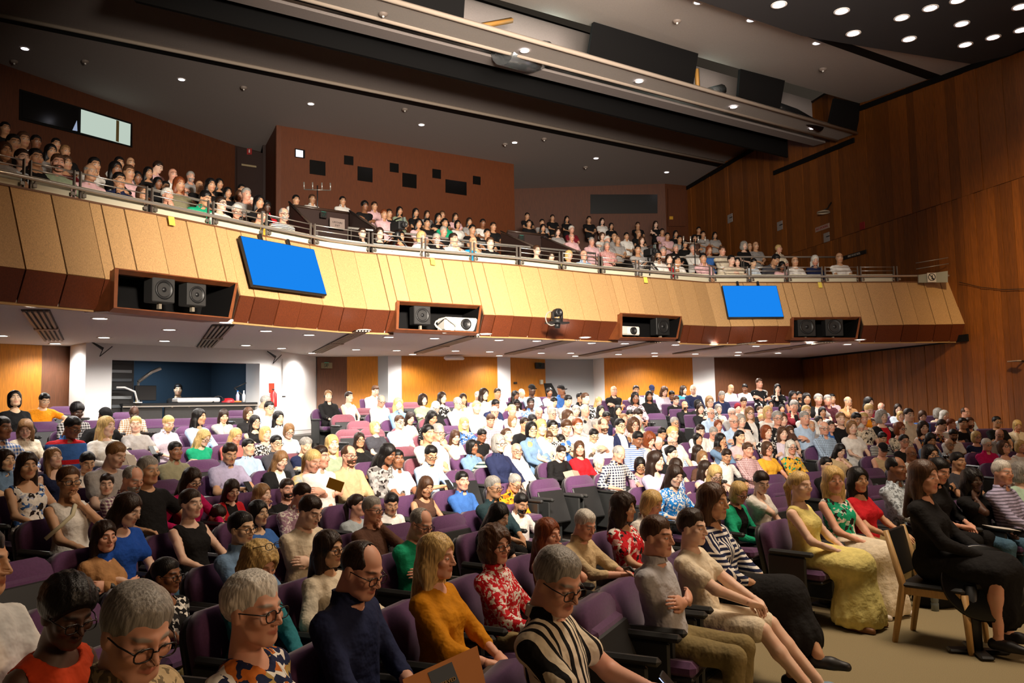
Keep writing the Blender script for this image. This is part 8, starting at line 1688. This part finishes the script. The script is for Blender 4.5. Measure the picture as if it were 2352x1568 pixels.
for key, r, mt, lab, nm in (('denim.jacket', (.20, .16, .16), clothmat(['palegreen', 'darkteal'], 'striped'), 'green and white striped tote on the lap of the person in denim jacket', 'striped_tote'), ('white.blouse', (.26, .2, .16), clothmat(['navy'], None), 'navy jacket heaped on the lap of the person in white blouse', 'folded_jacket')):
    c = next((r_ for r_ in PEOPLE if r_[5] == key and abs(r_[0]-(1085 if key[0] == 'd' else 1851)) < 4), None)
    if c: root, J, R_ = NEARP[(c[0], c[1])]; q = R_ @ Vector(J['pel']+np.array((0, -.27, .04))); blob(nm, q, r, mt, lab, 'bag' if key[0] == 'd' else 'jacket', 7, .03)
# reserved seat card
p = [Vector(v) for v in ((-0.418, 3.000, 0.924), (-0.154, 3.150, 0.995), (-0.115, 3.100, 0.838), (-0.373, 2.950, 0.778))]
o = empty('reserved_card', p[0], 'orange-brown card reading RESERVED SEAT standing in the foreground', 'card'); u = (p[1]-p[0]).normalized(); n = u.cross(p[3]-p[0]).normalized(); n = n if n.y < 0 else -n; v = n.cross(u); v = v if v.z > 0 else -v
B().prism([q-p[0] for q in p], -n*.006).obj('card_sheet', pmat('card_orange', 'c07a3c', .7), o); M = frame3(u, v, n); a = p[0]-p[0]+u*.145-v*.085
B().box(a, (.10, .14, .003), 0, M).obj('printed_patch', pmat('card_slate', '4a5058', .7), o); gd = pmat('card_gold', 'b08a4a', .5); text('RESERVED', .0185, gd, o, MM(frame3(u, v, n), (0, 0, 0)) if False else Matrix.Translation(a+v*.012+n*.004) @ M.to_4x4()); text('SEAT', .0185, gd, o, Matrix.Translation(a-v*.014+n*.004) @ M.to_4x4())
B().tube([Vector((-3.238, 6.000, 1.235)), Vector((-3.202, 5.900, 1.175)), Vector((-3.254, 5.850, 1.108)), Vector((-3.335, 5.800, 1.023))], .018, 4).obj('bag_strap', pmat('strap_cream', 'd0c8a8', .7), None, label='cream bag strap hanging over an empty purple seat back', cat='strap')
yb = Vector((-1.454, 6.600, 1.293)); o = empty('yellow_booklet', yb, 'yellow booklet held in front of the beige shirt', 'booklet'); B().box((0, 0, 0), (.13, .004, .085), 0, Matrix.Rotation(.35, 3, 'Y')).obj('cover', pmat('booklet_yellow', 'c8982e', .7), o)
pp = Vector((4.274, 7.200, 0.756)); o = empty('paper_sheet', pp, 'white paper on the lap of the person in black tee', 'paper'); B().box((0, 0, 0), (.24, .17, .003), 0, Matrix.Rotation(.15, 3, 'Y')).obj('sheet', PAPER, o)
sg = NEARP.get(next((r[0], r[1]) for r in PEOPLE if r[5] == 'teal.denim.jacket'))
if sg:
    hm = sg[2] @ Matrix.Translation(Vector(sg[1]['head'])) @ Matrix(sg[1]['M'].tolist()).to_4x4(); o = link('sunglasses', glasses_tpl(2), None, 'dark sunglasses pushed up in the curly blonde hair', 'sunglasses', M=hm @ Matrix.Translation((0, .02, .1)) @ Matrix.Rotation(-.6, 4, 'X')); o.material_slots[0].link = 'OBJECT'; o.material_slots[0].material = BLACK2
